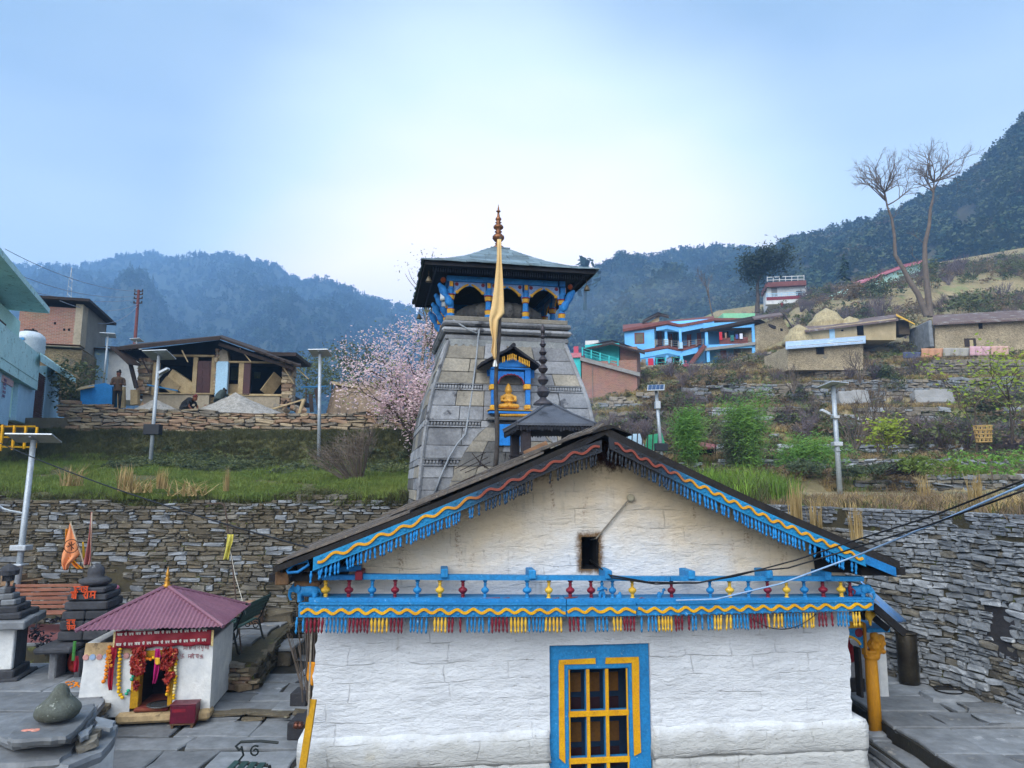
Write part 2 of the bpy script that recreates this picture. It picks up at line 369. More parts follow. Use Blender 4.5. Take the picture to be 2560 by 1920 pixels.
plinth(-3.80,VX0-.012,P1,1);plinth(VX1+.012,3.53,P1,2);plinth(-3.79,VX0-.014,P2,3);plinth(VX1+.014,3.50,P2,4)
YF=-.5
tipL=T(684,1421,YF);tipR=T(2246,1412,YF);apx=T(1511,1077,YF)
def roofline(s):
 if s<0:p=apx.lerp(tipL,-s);sag=-.035*math.sin(math.pi*-s)+.05*(1-min(1,-s/.12))*-1*(-s<.12)
 else:p=apx.lerp(tipR,s);sag=-.05*math.sin(math.pi*s)
 return p.x,p.z+sag
ND=2.5
def back_rise(y):return .010*max(0,y-.2)
boards=[]
nb=11
for i in range(nb):
 y0=YF+ND*i/nb;y1=YF+ND*(i+1)/nb
 cuts=[-1+random.uniform(-.012,.025),-.62+random.uniform(-.12,.12),-.28+random.uniform(-.1,.1),.012]
 for a,b in zip(cuts[:-1],cuts[1:]):
  mb=MB();dz=.018*random.random()+.03;th=.028
  s=[a+(b-a)*q/5 for q in range(6)]
  top=[];bot=[]
  step=.03 if a<-.9 else(.06 if a<-.5 else .085)
  ra,rb=back_rise(y0),back_rise(y1)
  for q,ss in enumerate(s):
   x,z=roofline(max(-1.03,ss)if ss<0 else 0.);z+=step+dz-.02*q/5
   x=apx.x+(ss*(apx.x-tipL.x))if ss<-1 else x
   top.append((x,z));bot.append((x,z-th))
  mb.strip(top,bot,y0+.004,y1-.006)
  o=mb.build('roof_board',[M_wood],hall);boards.append(o)
  me=o.data
  for v in me.vertices:v.co.z+=back_rise(v.co.y)
mb=MB()
s=[q/12 for q in range(13)]
mb.strip([(roofline(q)[0],roofline(q)[1]+.05)for q in s],[(roofline(q)[0],roofline(q)[1]+.025)for q in s],YF,YF+ND)
o=mb.build('roof_sheet',[M_dark],hall)
for v in o.data.vertices:v.co.z+=back_rise(v.co.y)
mb=MB();s=[q/10-1 for q in range(21)];mb.strip([(roofline(q)[0]*.97,roofline(q)[1]-.36)for q in s],[(roofline(q)[0]*.97,roofline(q)[1]-.44)for q in s],1.95,6.1);mb.build('rear_roof',[M_dark],hall)
mb=MB();mb.prism([(-3.6,2.3),(3.3,2.3),(3.3,2.6),(0,4.0),(-3.6,2.5)],1.9,1.94);mb.build('inner_gable',[M_dark],hall)
mb=MB()
for a,b in((-1.0,0.0),(0.0,1.0)):
 s=[a+(b-a)*q/14 for q in range(15)]
 up=.012 if a<0 else .05
 mb.strip([(roofline(q)[0],roofline(q)[1]+up)for q in s],[(roofline(q)[0],roofline(q)[1]-.055)for q in s],YF-.03,YF+.03)
mb.build('rake_edge',[M_dark],hall)
mb=MB()
for i in range(5):
 y=YF-.06+i*.5;mb.prism([(apx.x-.22,apx.z-.05),(apx.x-.05,apx.z+.05),(apx.x+.05,apx.z+.07),(apx.x+.14,apx.z+.055),(apx.x+.36,apx.z-.06),(apx.x+.1,apx.z+.03)],y,y+.56-.01*i)
o=mb.build('ridge_cap',[M_dark],hall)
for v in o.data.vertices:v.co.z+=back_rise(v.co.y)+.006*random.random()
mb=MB()
for a,b in((-1.0,0.0),(0.0,1.0)):
 s=[a+(b-a)*q/8 for q in range(9)]
 mb.strip([(roofline(q)[0],roofline(q)[1]+.02)for q in s],[(roofline(q)[0],roofline(q)[1]-.0)for q in s],YF+.035,2.0)
mb.build('roof_soffit',[M_dark],hall)
mb=MB()
for sx,px in((-1,-3.55),(1,3.42)):
 for q in range(3):mb.box(px-.07+sx*q*.2,px+.07+sx*q*.2,-.44,.02,roofline(sx*.9)[1]-.16-q*.05,roofline(sx*.9)[1]-.06-q*.05)
 mb.build('purlin_end',[M_dark],hall,kind='stuff');mb=MB();mb.box(min(px,px+sx*.62),max(px,px+sx*.62),-.34,5.,2.63 if sx<0 else 2.6,2.72 if sx<0 else 2.7);mb.build('eave_beam',[M_dark],hall);mb=MB()
mb=MB();mb.prism([(-4.0,2.62),(-3.3,2.62),(-3.02,3.10),(-3.3,3.02)],-.02,.0);mb.build('painted_eave_shade',[M_dark],hall);mb=MB();mb.prism([(2.95,2.62),(3.95,2.58),(3.5,2.9),(2.9,3.10)],-.045,-.025)  # dark sheets paint in the shade under both eave corners
mb.build('painted_eave_shade',[M_dark],hall)
def rake_board(sa,sb,name,drop0,drop1,m,y0=YF-.05,y1=YF-.005):
 s=[sa+(sb-sa)*q/24 for q in range(25)];mb=MB()
 mb.strip([(roofline(q)[0],roofline(q)[1]-drop0)for q in s],[(roofline(q)[0],roofline(q)[1]-drop1)for q in s],y0,y1)
 return mb.build(name,[m],hall)
rake_board(-.885,-.012,'fascia_board',.055,.185,M_sblue);rake_board(.012,.875,'fascia_board',.055,.185,M_sblue)
rake_board(-.885,-.012,'fascia_lip',.187,.208,M_sblue,YF-.062,YF-.002);rake_board(.012,.875,'fascia_lip',.187,.208,M_sblue,YF-.062,YF-.002)
rake_board(.877,.985,'fascia_end_board',.055,.17,M_blue2,YF-.03,YF-.0)
def ribbon(pts,wd,y0,y1,mb):
 top=[];bot=[]
 for i,p in enumerate(pts):
  a=pts[max(i-1,0)];b=pts[min(i+1,len(pts)-1)];d=Vector((b[0]-a[0],b[1]-a[1])).normalized();n=Vector((-d.y,d.x))*wd/2
  top.append((p[0]+n.x,p[1]+n.y));bot.append((p[0]-n.x,p[1]-n.y))
 n=len(pts);vs=[]
 for t_,b_ in zip(top,bot):
  c=((t_[0]+b_[0])/2,(t_[1]+b_[1])/2)
  vs+=[(t_[0],y1,t_[1]),(t_[0]*.75+c[0]*.25,y0,t_[1]*.75+c[1]*.25),(b_[0]*.75+c[0]*.25,y0,b_[1]*.75+c[1]*.25),(b_[0],y1,b_[1])]
 fs=[]
 for i in range(n-1):
  for q in range(3):fs.append((i*4+q,i*4+q+1,i*4+q+5,i*4+q+4))
 fs+=[(0,3,2,1),tuple((n-1)*4+q for q in range(4))]
 mb.add(vs,fs)
def rake_wave(sa,sb,n,ph):
 pts=[]
 for q in range(n*10+1):
  f=q/(n*10);s=sa+(sb-sa)*f;x,z=roofline(s);amp=.026
  pts.append((x,z-.122+amp*math.sin(f*n*2*math.pi+ph)+.006*math.sin(f*37)))
 mb=MB();ribbon(pts,.034,YF-.075,YF-.05,mb);mb.build('wave_trim',[M_swave],hall)
 mb=MB()
 for i in range(n*2):
  f=(i+.5)/(n*2);s=sa+(sb-sa)*f;x,z=roofline(s);up=1 if math.sin(f*n*2*math.pi+ph)<0 else-1
  for dx in(-.03,.03):mb.lathe([(.004,-.009),(.022,-.006),(.018,.002),(.004,.006)],7,(x+dx,YF-.053,z-.122+up*.03),0,Matrix.Rotation(R(90),4,'X'))
 mb.build('carved_leaf',[M_sblue],hall,kind='stuff')
rake_wave(-.872,-.02,13,3.4);rake_wave(.03,.865,17,.4)
def finial_mesh(m,L,name='finial'):
 pr=[(.011,0),(.013,-.06*L),(.009,-.12*L),(.014,-.22*L),(.0185,-.34*L),(.015,-.5*L),(.0095,-.68*L),(.0085,-.74*L),(.0155,-.80*L),(.014,-.87*L),(.004,-L)]
 return MB().lathe(pr[::-1],7).mesh(name,[m],smooth=True)
fin_rake=finial_mesh(M_sfin,.155)
def rake_finials(groups):
 for s0,n,ds in groups:
  for i in range(n):
   s=s0+ds*i+random.uniform(-.0012,.0012);x,z=roofline(s)
   link('finial',fin_rake,hall,loc=(x,YF-.03,z-.206),rot=(random.gauss(0,.05),random.gauss(0,.07)+(.12 if random.random()<.12 else 0),random.random()),sc=(1,1,random.uniform(.9,1.08)))
def sx(px):
 x=T(px,1300,YF).x
 return(x-apx.x)/(apx.x-tipL.x)if x<apx.x else(x-apx.x)/(tipR.x-apx.x)
dl=abs(sx(960)-sx(969));dr=abs(sx(1960)-sx(1969))
for a,n in((784,1),(803,3),(833,3),(870,2),(888,3),(920,3),(954,2),(973,2),(993,2),(1019,3),(1043,2),(1059,3),(1085,2),(1096,2),(1115,3),(1140,2),(1173,2),(1197,1),(1215,2),(1232,3),(1258,3),(1283,3),(1299,2),(1312,3),(1377,1),(1394,3),(1418,4),(1456,1),(1468,2),(1484,2)):
 rake_finials([(sx(a),n,dl)])
for a,n in((1524,4),(1558,4),(1588,3),(1615,2),(1633,3),(1659,2),(1676,2),(1694,3),(1720,4),(1752,2),(1769,3),(1802,3),(1834,4),(1868,2),(1886,3),(1912,3),(1934,3),(1958,3),(1983,2),(2001,1),(2020,2),(2032,1),(2046,3),(2068,4),(2098,1),(2120,2)):
 rake_finials([(sx(a),n,dr)])
YB=-.42
def beam_part(name,x0,x1,yt0,yb0,yt1,yb1,ly0,ly1,m,seg=10,jit=.004):
 mb=MB();top=[];bot=[]
 for q in range(seg+1):
  f=q/seg;px=x0+(x1-x0)*f;a=T(px,yt0+(yt1-yt0)*f,ly0);b=T(px,yb0+(yb1-yb0)*f,ly0)
  top.append((a.x,a.z+random.uniform(-jit,jit)));bot.append((b.x,b.z+random.uniform(-jit,jit)))
 mb.strip(top,bot,ly0,ly1);return mb.build(name,[m],hall)
beam_part('beam_board',746,1415,1512,1544,1513,1541,YB,YB+.06,M_blue);beam_part('beam_board',1417,1591,1513,1541,1512,1540,YB-.012,YB+.05,M_blue);beam_part('beam_board',1593,2184,1512,1539,1505,1525,YB,YB+.06,M_blue)
beam_part('beam_ledge',772,1415,1494,1513,1497,1514,YB+.062,.0,M_blue);beam_part('beam_ledge',1417,2178,1497,1514,1494,1506,YB+.062,.0,M_blue)
beam_part('beam_lip',748,1415,1507.5,1512,1509,1513,YB-.02,YB+.055,M_blue);beam_part('beam_lip',1593,2184,1508,1512,1500,1505,YB-.02,YB+.055,M_blue);beam_part('beam_lip',1418,1590,1509,1513,1508,1512,YB-.03,YB+.045,M_blue)
beam_part('rail',776,905,1440,1450,1438,1450,-.33,-.22,M_blue2,3);beam_part('rail',907,1675,1436,1449,1442,1453,-.33,-.22,M_blue);beam_part('rail',1677,2160,1442,1453,1441,1453,-.34,-.22,M_blue)
beam_part('rail',776,902,1420,1432,1414,1428,-.20,-.1,M_blue2,3)
mb=MB()
for px,py,mi in((897,1440,1),(1111,1434,0),(1331,1437,0),(1521,1437,0),(1729,1438,0),(1923,1437,0),(2070,1441,0)):
 p=T(px,py,-.35);mb=MB();mb.bbox(p.x-.045,p.x+.045,-.37,.0,p.z-.05,p.z+.055,.008,mi);mb.build('beam_end',[M_blue,M_red],hall)
def beam_wave(x0,x1,yc0,yc1,n,ph,ly):
 pts=[]
 for q in range(n*10+1):
  f=q/(n*10);p=T(x0+(x1-x0)*f,yc0+(yc1-yc0)*f,ly);pts.append((p.x,p.z+.024*math.sin(f*n*2*math.pi+ph)+.004*math.sin(f*41)))
 mb=MB();ribbon(pts,.036,ly-.022,ly,mb);mb.build('wave_trim',[M_yel],hall)
beam_wave(752,1413,1529,1528,16,-1.2,YB);beam_wave(1419,1589,1526,1526,4,-1.3,YB-.012);beam_wave(1595,2178,1526,1514,15,1.2,YB)
mb=MB()
for i in range(150):
 px=756+(2172-756)*i/149;yy=1528-13*max(0,(px-1700)/480);p=T(px,yy+(9 if i%2 else-9)*.9,YB)
 mb.lathe([(.004,-.012),(.024,-.008),(.02,0.),(.004,.006)],7,(p.x,YB-.005,p.z),0,Matrix.Rotation(R(90),4,'X'))
mb.build('carved_leaf',[M_blue],hall,kind='stuff')
fin={'b':finial_mesh(M_blue,.19),'r':finial_mesh(M_red,.19),'y':finial_mesh(M_yelp,.19)}
seq=[(743,'b',1,0),(759,'b',1,0),(768,'r',5,10),(818,'b',4,9),(855,'b',2,10),(875,'r',3,9.5),(902,'r',3,9),(929,'y',5,9.6),(978,'r',4,9),(1027,'b',3,9),(1055,'b',2,12),(1087,'y',4,9),(1123,'r',2,9),(1151,'r',1,0),(1169,'b',3,9.5),(1199,'b',2,7),(1223,'b',1,0),(1231,'r',5,9),(1278,'y',5,9),(1323,'b',2,9.5),(1342,'b',3,8.2),(1366,'y',5,9),(1424,'r',3,10),(1452,'b',2,9.5),(1489,'b',4,9.2),(1534,'y',3,9),(1561,'r',2,7),(1577,'r',2,8),(1604,'b',1,0),(1622,'b',3,8.3),(1647,'y',1,0),(1656,'y',4,7.4),(1689,'r',3,8),(1722,'r',1,0),(1731,'b',2,8.5),(1755,'b',1,0),(1770,'b',2,9),(1787,'y',3,7.8),(1818,'y',2,8.5),(1835,'b',5,8.3),(1876,'r',5,8.8),(1920,'y',1,0),(1937,'y',3,8.5),(1962,'b',6,8),(2009,'y',4,8),(2048,'r',3,7.5),(2079,'r',1,0),(2095,'b',4,8),(2132,'y',3,8)]
for px,c_,n,d in seq:
 for i in range(n):
  x_=px+d*i;yy=1543-1.5*max(0,(x_-1250)/300)-10*max(0,(x_-1650)/534);p=T(x_,yy,YB+.03)
  link('finial',fin[c_],hall,loc=(p.x,p.y,p.z),rot=(random.gauss(0,.03),random.gauss(0,.03),random.random()),sc=(1,1,random.uniform(.94,1.04)))
H=.235
bp_=[(.042,0),(.042,.03),(.026,.04),(.022,.06),(.03,.068),(.03,.076),(.02,.085),(.03,.10),(.055,.122),(.064,.148),(.055,.172),(.03,.19),(.022,.205),(.022,.235),(.03,.242),(.022,.25),(.022,.272),(.034,.28),(.034,.30)]
bal={k:MB().lathe([(r*.85,z*H/.30)for r,z in bp_],12).mesh('baluster',[m],smooth=True)for k,m in(('b',M_blue),('r',M_red),('y',M_yelp))}
for px,c_ in((814,'y'),(871,'r'),(929,'b'),(987,'r'),(1042.5,'b'),(1099.5,'y'),(1157,'r'),(1212,'b'),(1318,'b'),(1371.5,'y'),(1425.5,'r'),(1478.5,'r'),(1531.5,'b'),(1581.5,'y'),(1679.5,'r'),(1776.7,'b'),(1825,'y'),(1872.4,'b'),(1920.4,'r'),(1967,'y'),(2013,'b'),(2059.5,'r'),(2104.6,'y')):
 p=T(px,1499-3*max(0,(px-1700)/450),-.27);wv=random.uniform(.9,1.12)
 link('baluster',bal[c_],hall,loc=(p.x,p.y,p.z),rot=(0,random.gauss(0,.02),0),sc=(wv,wv,1))
def fuse(mb,name,mats,voxel,parent=None,smooth=True,kind=None,loc=None,rot=None,sub=0):
 me=mb.mesh(name+'_src',[]);o=bpy.data.objects.new(name+'_src',me);col.objects.link(o)
 md=o.modifiers.new('r','REMESH');md.mode='VOXEL';md.voxel_size=voxel;md.use_smooth_shade=smooth
 sm=o.modifiers.new('s','SMOOTH');sm.factor=.5;sm.iterations=3
 dg=bpy.context.evaluated_depsgraph_get();me2=bpy.data.meshes.new_from_object(o.evaluated_get(dg));bpy.data.objects.remove(o);bpy.data.meshes.remove(me)
 me2.name=name
 for m in(mats if isinstance(mats,(list,tuple))else[mats]):me2.materials.append(m)
 return link(name,me2,parent,kind,loc,rot)
def ball(mb,c,r,rot=None,n=10):
 r=(r,r,r)if not hasattr(r,'__len__')else r
 pr=[(math.sin(math.pi*q/n),-math.cos(math.pi*q/n))for q in range(n+1)];pr[0]=(.02,-1);pr[-1]=(.02,1)
 M=Matrix.Translation(c)@(Euler(rot).to_matrix().to_4x4()if rot else Matrix.Identity(4))@Matrix.Diagonal((*r,1))
 return mb.lathe(pr,12,(0,0,0),0,M)
def elephant(name,loc,rz,m,sc=1.):
 mb=MB();ball(mb,(0,0,.15),(.16,.085,.085));ball(mb,(-.17,0,.19),(.07,.06,.075));ball(mb,(-.1,0,.19),(.09,.07,.075))
 mb.tube([(-.21,0,.20),(-.255,0,.15),(-.265,0,.08),(-.25,0,.03),(-.225,0,.02)],[.036,.03,.023,.018,.014],8)
 for sx_ in(-1,1):
  ball(mb,(-.13,sx_*.075,.18),(.05,.016,.06),(0,.2,sx_*.35))
  for lx in(-.10,.11):mb.tube([(lx,sx_*.045,.13),(lx-.005,sx_*.05,.06),(lx,sx_*.05,0)],[.042,.032,.035],8)
  mb.tube([(-.2,sx_*.03,.15),(-.245,sx_*.04,.12)],[.012,.005],6)
 mb.tube([(.155,0,.17),(.18,0,.11),(.175,0,.07)],[.012,.009,.008],6)
 for i,v in enumerate(mb.v):mb.v[i]=(v[0]*sc,v[1]*sc,v[2]*sc)
 return fuse(mb,name,[m],.008*sc,hall,loc=loc,rot=(0,0,rz))
p=T(770,1504,-.25);elephant('carved_elephant',(p.x,p.y,p.z),R(-8),M_blue,.88)
p=T(2142,1500,-.22);elephant('carved_elephant',(p.x,p.y,p.z),R(180-35),M_blue,.8)
mb=MB();ball(mb,(0,0,.045),(.03,.03,.06));ball(mb,(0,0,.13),(.03,.03,.055));ball(mb,(0,0,.20),(.022,.022,.03));mb.tube([(.0,-.03,.15),(.04,-.05,.11),(.02,-.05,.07)],.012,6)
p=T(2127,1498,-.24);fuse(mb,'carved_figure',[M_red],.008,hall,loc=p)
mb=MB()
for s_ in(-1,1):
 mb.tube([(s_*.02,0,.11),(s_*.028,-.005,.06),(s_*.024,0,0)],[.024,.02,.017],8);mb.tube([(s_*.042,0,.165),(s_*.06,-.02,.13),(s_*.02+.02,-.05,.155)],[.015,.013,.011],7)
ball(mb,(0,0,.145),(.036,.026,.045));ball(mb,(0,0,.105),(.034,.026,.028));ball(mb,(.003,-.004,.212),(.024,.024,.028));mb.tube([(0,0,.18),(0,0,.2)],.013,7);ball(mb,(.003,0,.24),(.014,.014,.018));mb.tube([(-.01,-.045,.158),(.075,-.05,.163)],.006,6)
p=T(1505,1502,-.27);fuse(mb,'carved_flute_player',[M_blue],.006,hall,loc=p)
mb=MB();ball(mb,(0,0,.05),(.035,.03,.05));ball(mb,(.005,0,.095),(.02,.02,.025));ball(mb,(-.03,0,.05),(.02,.02,.035));mb.box(-.034,.04,-.03,.03,0,.02)
p=T(1549,1503,-.27);fuse(mb,'carved_parrot',[M_blue],.007,hall,loc=p)
mb=MB();ball(mb,(-.02,0,.06),(.035,.028,.06));mb.tube([(-.01,0,.08),(.03,0,.10),(.038,0,.14)],[.022,.016,.015],8);ball(mb,(.045,0,.145),(.024,.018,.017));mb.tube([(.06,0,.145),(.074,0,.12)],[.008,.003],6);mb.box(-.05,.02,-.03,.03,0,.02)
p=T(1652,1503,-.27);fuse(mb,'carved_peacock',[M_blue],.007,hall,loc=p)
mb=MB();pts=[T(718,1425,-.48),T(735,1410,-.48),T(770,1402,-.48),T(772,1412,-.48),T(745,1430,-.48),T(720,1432,-.48),T(718,1425,-.48)]
mb.tube(pts,[.018]*7,8);mb.build('carved_loop',[M_blue2],hall,smooth=True)
mb=MB();a=T(690,1424,-.4);mb.bbox(a.x,a.x+.16,-.44,.3,a.z-.18,a.z-.02,.01);mb.bbox(a.x+.2,a.x+.5,-.3,.3,a.z-.22,a.z-.1,.01);mb.build('eave_block',[mat('raw_timber','6b5138','4a3626',scale=4,bump=.4,var=.2,stretch=(1,8,1))],hall)
mb=MB()
for i in range(26):
 px=random.choice([random.uniform(815,1000),random.uniform(1200,1260),random.uniform(1560,1760),random.uniform(1830,2150),random.uniform(1280,1420)])
 p=T(px,1500-random.uniform(0,3),-.33);mb.tube([p,p+Vector((random.uniform(-.2,.2),random.uniform(-.03,.05),random.uniform(.0,.02))),p+Vector((random.uniform(-.35,.35),0,random.uniform(-.03,.02)))],.006,4)
mb.build('dry_creeper',[mat('dry_creeper','8a4038','6a3a34',bump=0)],hall,kind='stuff')
wl=T(1374,1611,.02);wr=T(1626,1607,.02)
def Wp(px,py,ly=.0):return T(px,py,ly)
mb=MB();g0=Wp(1419,1672,.06);g1=Wp(1571,1672,.06);zb=.05
mb.box(VX0+.003,g0.x,.05,.16,zb,VZ1-.003);mb.box(g1.x,VX1-.003,.05,.16,zb,VZ1-.003);mb.box(g0.x,g1.x,.05,.16,g0.z,VZ1-.003)
mb.build('window_surround',[M_blue],hall)
win=bpy.data.objects[hall.children[-1].name]
mb=MB()
def yl(poly):mb.prism([(Wp(a,b,.045).x,Wp(a,b,.045).z)for a,b in poly],.03,.0497)
yl([(1397,1661),(1397,1650),(1488,1645),(1489,1659)]);yl([(1513,1659),(1514,1644),(1596,1642),(1597,1656)])
yl([(1396,1661),(1410,1661),(1411,1780),(1413,1908),(1398,1895),(1397,1780)]);yl([(1579,1656),(1597,1656),(1598,1760),(1602,1880),(1585,1889),(1581,1760)])
mb.build('painted_band',[M_yel],hall)
fr=MB();f0=Wp(1421,1674,.08);f1=Wp(1568,1674,.08)
fr.box(f0.x-.07,f0.x,.075,.14,zb,f0.z+.07);fr.box(f1.x,f1.x+.07,.075,.14,zb,f0.z+.07);fr.box(f0.x,f1.x,.075,.14,f0.z,f0.z+.07)
fro=fr.build('window_frame',[M_blue],hall)
def bar(a,b,y0,y1,c_,d,m):mb=MB();mb.bbox(a,b,y0,y1,c_,d,.004);return mb.build('window_bar',[m],hall)
for px in(1469.5,1517):x=Wp(px,1720,.09).x;bar(x-.022,x+.022,.072,.10,zb,f0.z,M_yel);bar(x-.026,x+.026,.1003,.2,zb,f0.z,M_blue)
for py in(1783,1900):z=Wp(1490,py,.09).z;bar(f0.x-.01,f1.x+.01,.068,.0995,z-.034,z+.034,M_yel);bar(f0.x,f1.x,.1,.18,z-.03,z+.03,M_blue)
for x in(f0.x-.002,f1.x-.018):bar(x,x+.02,.070,.1,zb,f0.z,M_yel)
M_redp=mat('dark_red_panel','2c1018','220c14',bump=.1);M_yp=mat('ochre_panel','6e4a1c','5a3c18',bump=.1)
mb=MB();mb.box(f0.x-.2,f1.x+.2,.40,.44,zb,f0.z+.2,0)
for i in range(3):
 for j in range(5):
  xa=f0.x+.05+i*.255;z0=f0.z-.36-j*.315
  mb.box(xa,xa+.17,.38,.40,z0,z0+.24,1 if j%2==0 else 2)
mb.build('window_shutter',[mat('shutter_blue','0f2c48','0c2238',bump=.1),M_yp,M_redp],hall)
mb=MB();a=T(1486,1352,.0);b=T(1572,1249,-.05);mb.tube([(a.x,.2,a.z),(a.x+.02,-.02,a.z+.03),(b.x,-.05,b.z)],.011,6);mb.build('conduit',[mat('old_pipe','6b6459','8a8478',bump=.1)],hall)
mb=MB();c0=T(1577,1245,-.05);mb.lathe([(.05,0),(.055,.03),(.045,.06),(.03,.07)],12,(c0.x,-.02,c0.z),0,Matrix.Rotation(R(90),4,'X'));mb.build('bulb_holder',[mat('dusty_lamp','b5ae98','8f8872')],hall)
# === the stone tower behind the hall
_o=at(1262,800,16.6);TWF=Frame((_o.x,_o.y),11.0);U=TWF.T
M_stone=mat('granite_block','8f9194','707276','48494e',scale=2.2,rough=.9,bump=.5,bscale=18,var=.22,spot=(2.4,.60),fine=.3)
M_stone_d=mat('dark_granite','6a6966','515153','3a3a3d',scale=2.5,rough=.9,bump=.5,bscale=22,var=.15,spot=(3,.6),fine=.3)
M_stone_w=mat('ochre_stone','8f897d','767269','58564f',scale=2.4,rough=.9,bump=.5,bscale=18,var=.18,spot=(2.5,.62),fine=.3)
M_slate=mat('roof_slate','70828c','566870','8a9896',scale=3,rough=.7,bump=.35,bscale=24,var=.25,spot=(5,.66))
M_gold=mat('gilded_copper','87593a','64422e',scale=8,rough=.4,metal=.6,bump=.05)
M_black=mat('sooted_dark_wood','1d1d22','292a30',scale=4,rough=.8,bump=.3)
M_idol=mat('idol_gold_paint','d9a545','b9822c',scale=20,rough=.45,bump=.1)
tower=thing('stone_tower','tall curved granite temple tower with blue painted canopy and slate roof behind the white hall','tower',(_o.x,_o.y,0),R(11))
CY=1.05
PR=[(0,2.3),(3.2,2.12),(4.2,2.04),(5.0,1.95),(5.75,1.82),(6.4,1.62),(7.1,1.40)]
def hw(z):
 for(z0,a),(z1,b)in zip(PR[:-1],PR[1:]):
  if z<=z1:return a+(b-a)*(z-z0)/(z1-z0)
 return PR[-1][1]
mb=MB();zs=np.linspace(0,7.08,30)
for z in zs:
 h=hw(z)-.035
 for a,b in((-1,-1),(1,-1),(1,1),(-1,1)):mb.v.append((a*h,CY+b*h,z))
for i in range(len(zs)-1):
 for k_ in range(4):mb.f.append((i*4+k_,i*4+(k_+1)%4,i*4+4+(k_+1)%4,i*4+4+k_));mb.m.append(0)
mb.build('tower_core',[M_stone_d],tower)
def facet(side,u0,u1,z0,z1,out,m,name='stone_block',parent=tower,b=.012):
 """block on a battered face; u runs -1..1 across the face."""
 mb=MB();P=[]
 for z in(z0+.004,z1-.004):
  h=hw(z)
  for u in(u0,u1):
   for d in(out,-.06):
    x,y=u*h,-h-d
    if side=='L':x,y=-h-d,-u*h
    P.append(Vector((x,CY+y,z)))
 g=.006
 e=(P[2]-P[0]).normalized()*g;P[0]+=e;P[1]+=e;P[2]-=e;P[3]-=e;P[4]+=e;P[5]+=e;P[6]-=e;P[7]-=e
 fs=[(0,2,6,4),(1,5,7,3),(0,4,5,1),(2,3,7,6),(4,6,7,5),(0,1,3,2)]
 if side=='L':fs=[f[::-1]for f in fs]
 bm=bmesh.new();vs=[bm.verts.new(p)for p in P]
 for f in fs:bm.faces.new([vs[i]for i in f])
 bmesh.ops.bevel(bm,geom=bm.edges[:],offset=b,segments=1,affect='EDGES')
 for v in bm.verts:v.co+=Vector((random.uniform(-1,1),random.uniform(-1,1),random.uniform(-1,1)))*.004
 mb.bm(bm);return mb.build(name,[m],parent)
courses=[3.0,3.22,3.45,3.66,3.92,4.18,4.34,4.62,5.02,5.18,5.50,5.86,6.02,6.30,6.62,7.04]
friezes={4.18,5.02,5.86}
for ci in range(len(courses)-1):
 z0,z1=courses[ci],courses[ci+1]
 if z0 in friezes:
  for u0,u1 in((-.97,-.36),(.36,.97)):
   for f_,(a,b,o_)in enumerate(((z0,z0+.03,.05),(z1-.03,z1,.05),(z0+.03,z1-.03,-.02))):facet('F',u0,u1,a,b,o_,M_stone,'frieze_band',b=.005)
   mb=MB();n=17
   for i in range(n):
    u=u0+(u1-u0)*(i+.5)/n;zm=(z0+z1)/2;h=hw(zm)
    ball(mb,(u*h,CY-h-.005,zm),(.028,.03,.045),n=6)
   mb.build('frieze_carving',[M_stone],tower,kind='stuff')
  facet('F',-.36,.36,z0,z1,.03,M_stone);facet('L',-.97,0,z0,z1,.02,M_stone);facet('L',0,.97,z0,z1,.02,M_stone)
  continue
 cuts=[-.97]
 while cuts[-1]<.9:
  nx=cuts[-1]+random.uniform(.25,.62)
  if nx>.84:nx=.97
  cuts.append(nx)
 for a,b in zip(cuts[:-1],cuts[1:]):facet('F',a,b,z0,z1,random.uniform(.0,.03),random.choice([M_stone,M_stone,M_stone,M_stone_w]))
 cuts=[-.97,random.uniform(-.45,-.1),random.uniform(.2,.5),.97]
 for a,b in zip(cuts[:-1],cuts[1:]):facet('L',a,b,z0,z1,random.uniform(.0,.03),random.choice([M_stone_d,M_stone,M_stone_w]))
for s_ in(-1,1):
 for u in(.975,):
  mb=MB();pts=[Vector((s_*u*hw(z),CY-hw(z)-.01,z))for z in np.linspace(2.9,7.04,16)];mb.tube(pts,.05,6);mb.build('corner_moulding',[M_stone],tower)
for side in(0,1,3):
 n=16;poly=[(-1.38,.16)]
 for i in range(n):
  xa=-1.38+2.76*i/n;xb=-1.38+2.76*(i+1)/n;xm=(xa+xb)/2
  poly+=[(xa,.03),(xa+.04,.0),(xm,-.09),(xb-.04,.0)]
 poly+=[(1.38,.03),(1.38,.16)]
 mb=MB();mb.prism(poly,-1.455,-1.40,0,Matrix.Translation((0,CY,6.95))@Matrix.Rotation(-R(90)*side,4,'Z'))
 o=mb.build('scalloped_band',[mat('pale_carved_stone','8f9290','74787a',scale=4,bump=.3,var=.1)],tower)
def ring_slab(h,z0,z1,m,name,b=.02):
 mb=MB();mb.bbox(-h,h,CY-h,CY+h,z0,z1,b);return mb.build(name,[m],tower)
ring_slab(1.46,7.08,7.19,M_stone,'cornice_slab');ring_slab(1.40,7.19,7.24,M_stone_d,'cornice_slab');ring_slab(1.54,7.24,7.36,M_stone,'cornice_slab',.05);ring_slab(1.43,7.36,7.41,M_stone_d,'cornice_slab')
ring_slab(1.52,7.41,7.52,M_stone,'cornice_slab',.04);ring_slab(1.45,7.52,7.64,M_stone_w,'cornice_slab',.02)
mb=MB();mb.lathe([(.7,7.62),(.98,7.70),(1.10,7.86),(1.06,8.02),(.86,8.16),(.5,8.24)],96,(0,CY,0),0,None,26,.12)
mb.build('ribbed_stone_disk',[M_stone_d],tower,smooth=True)
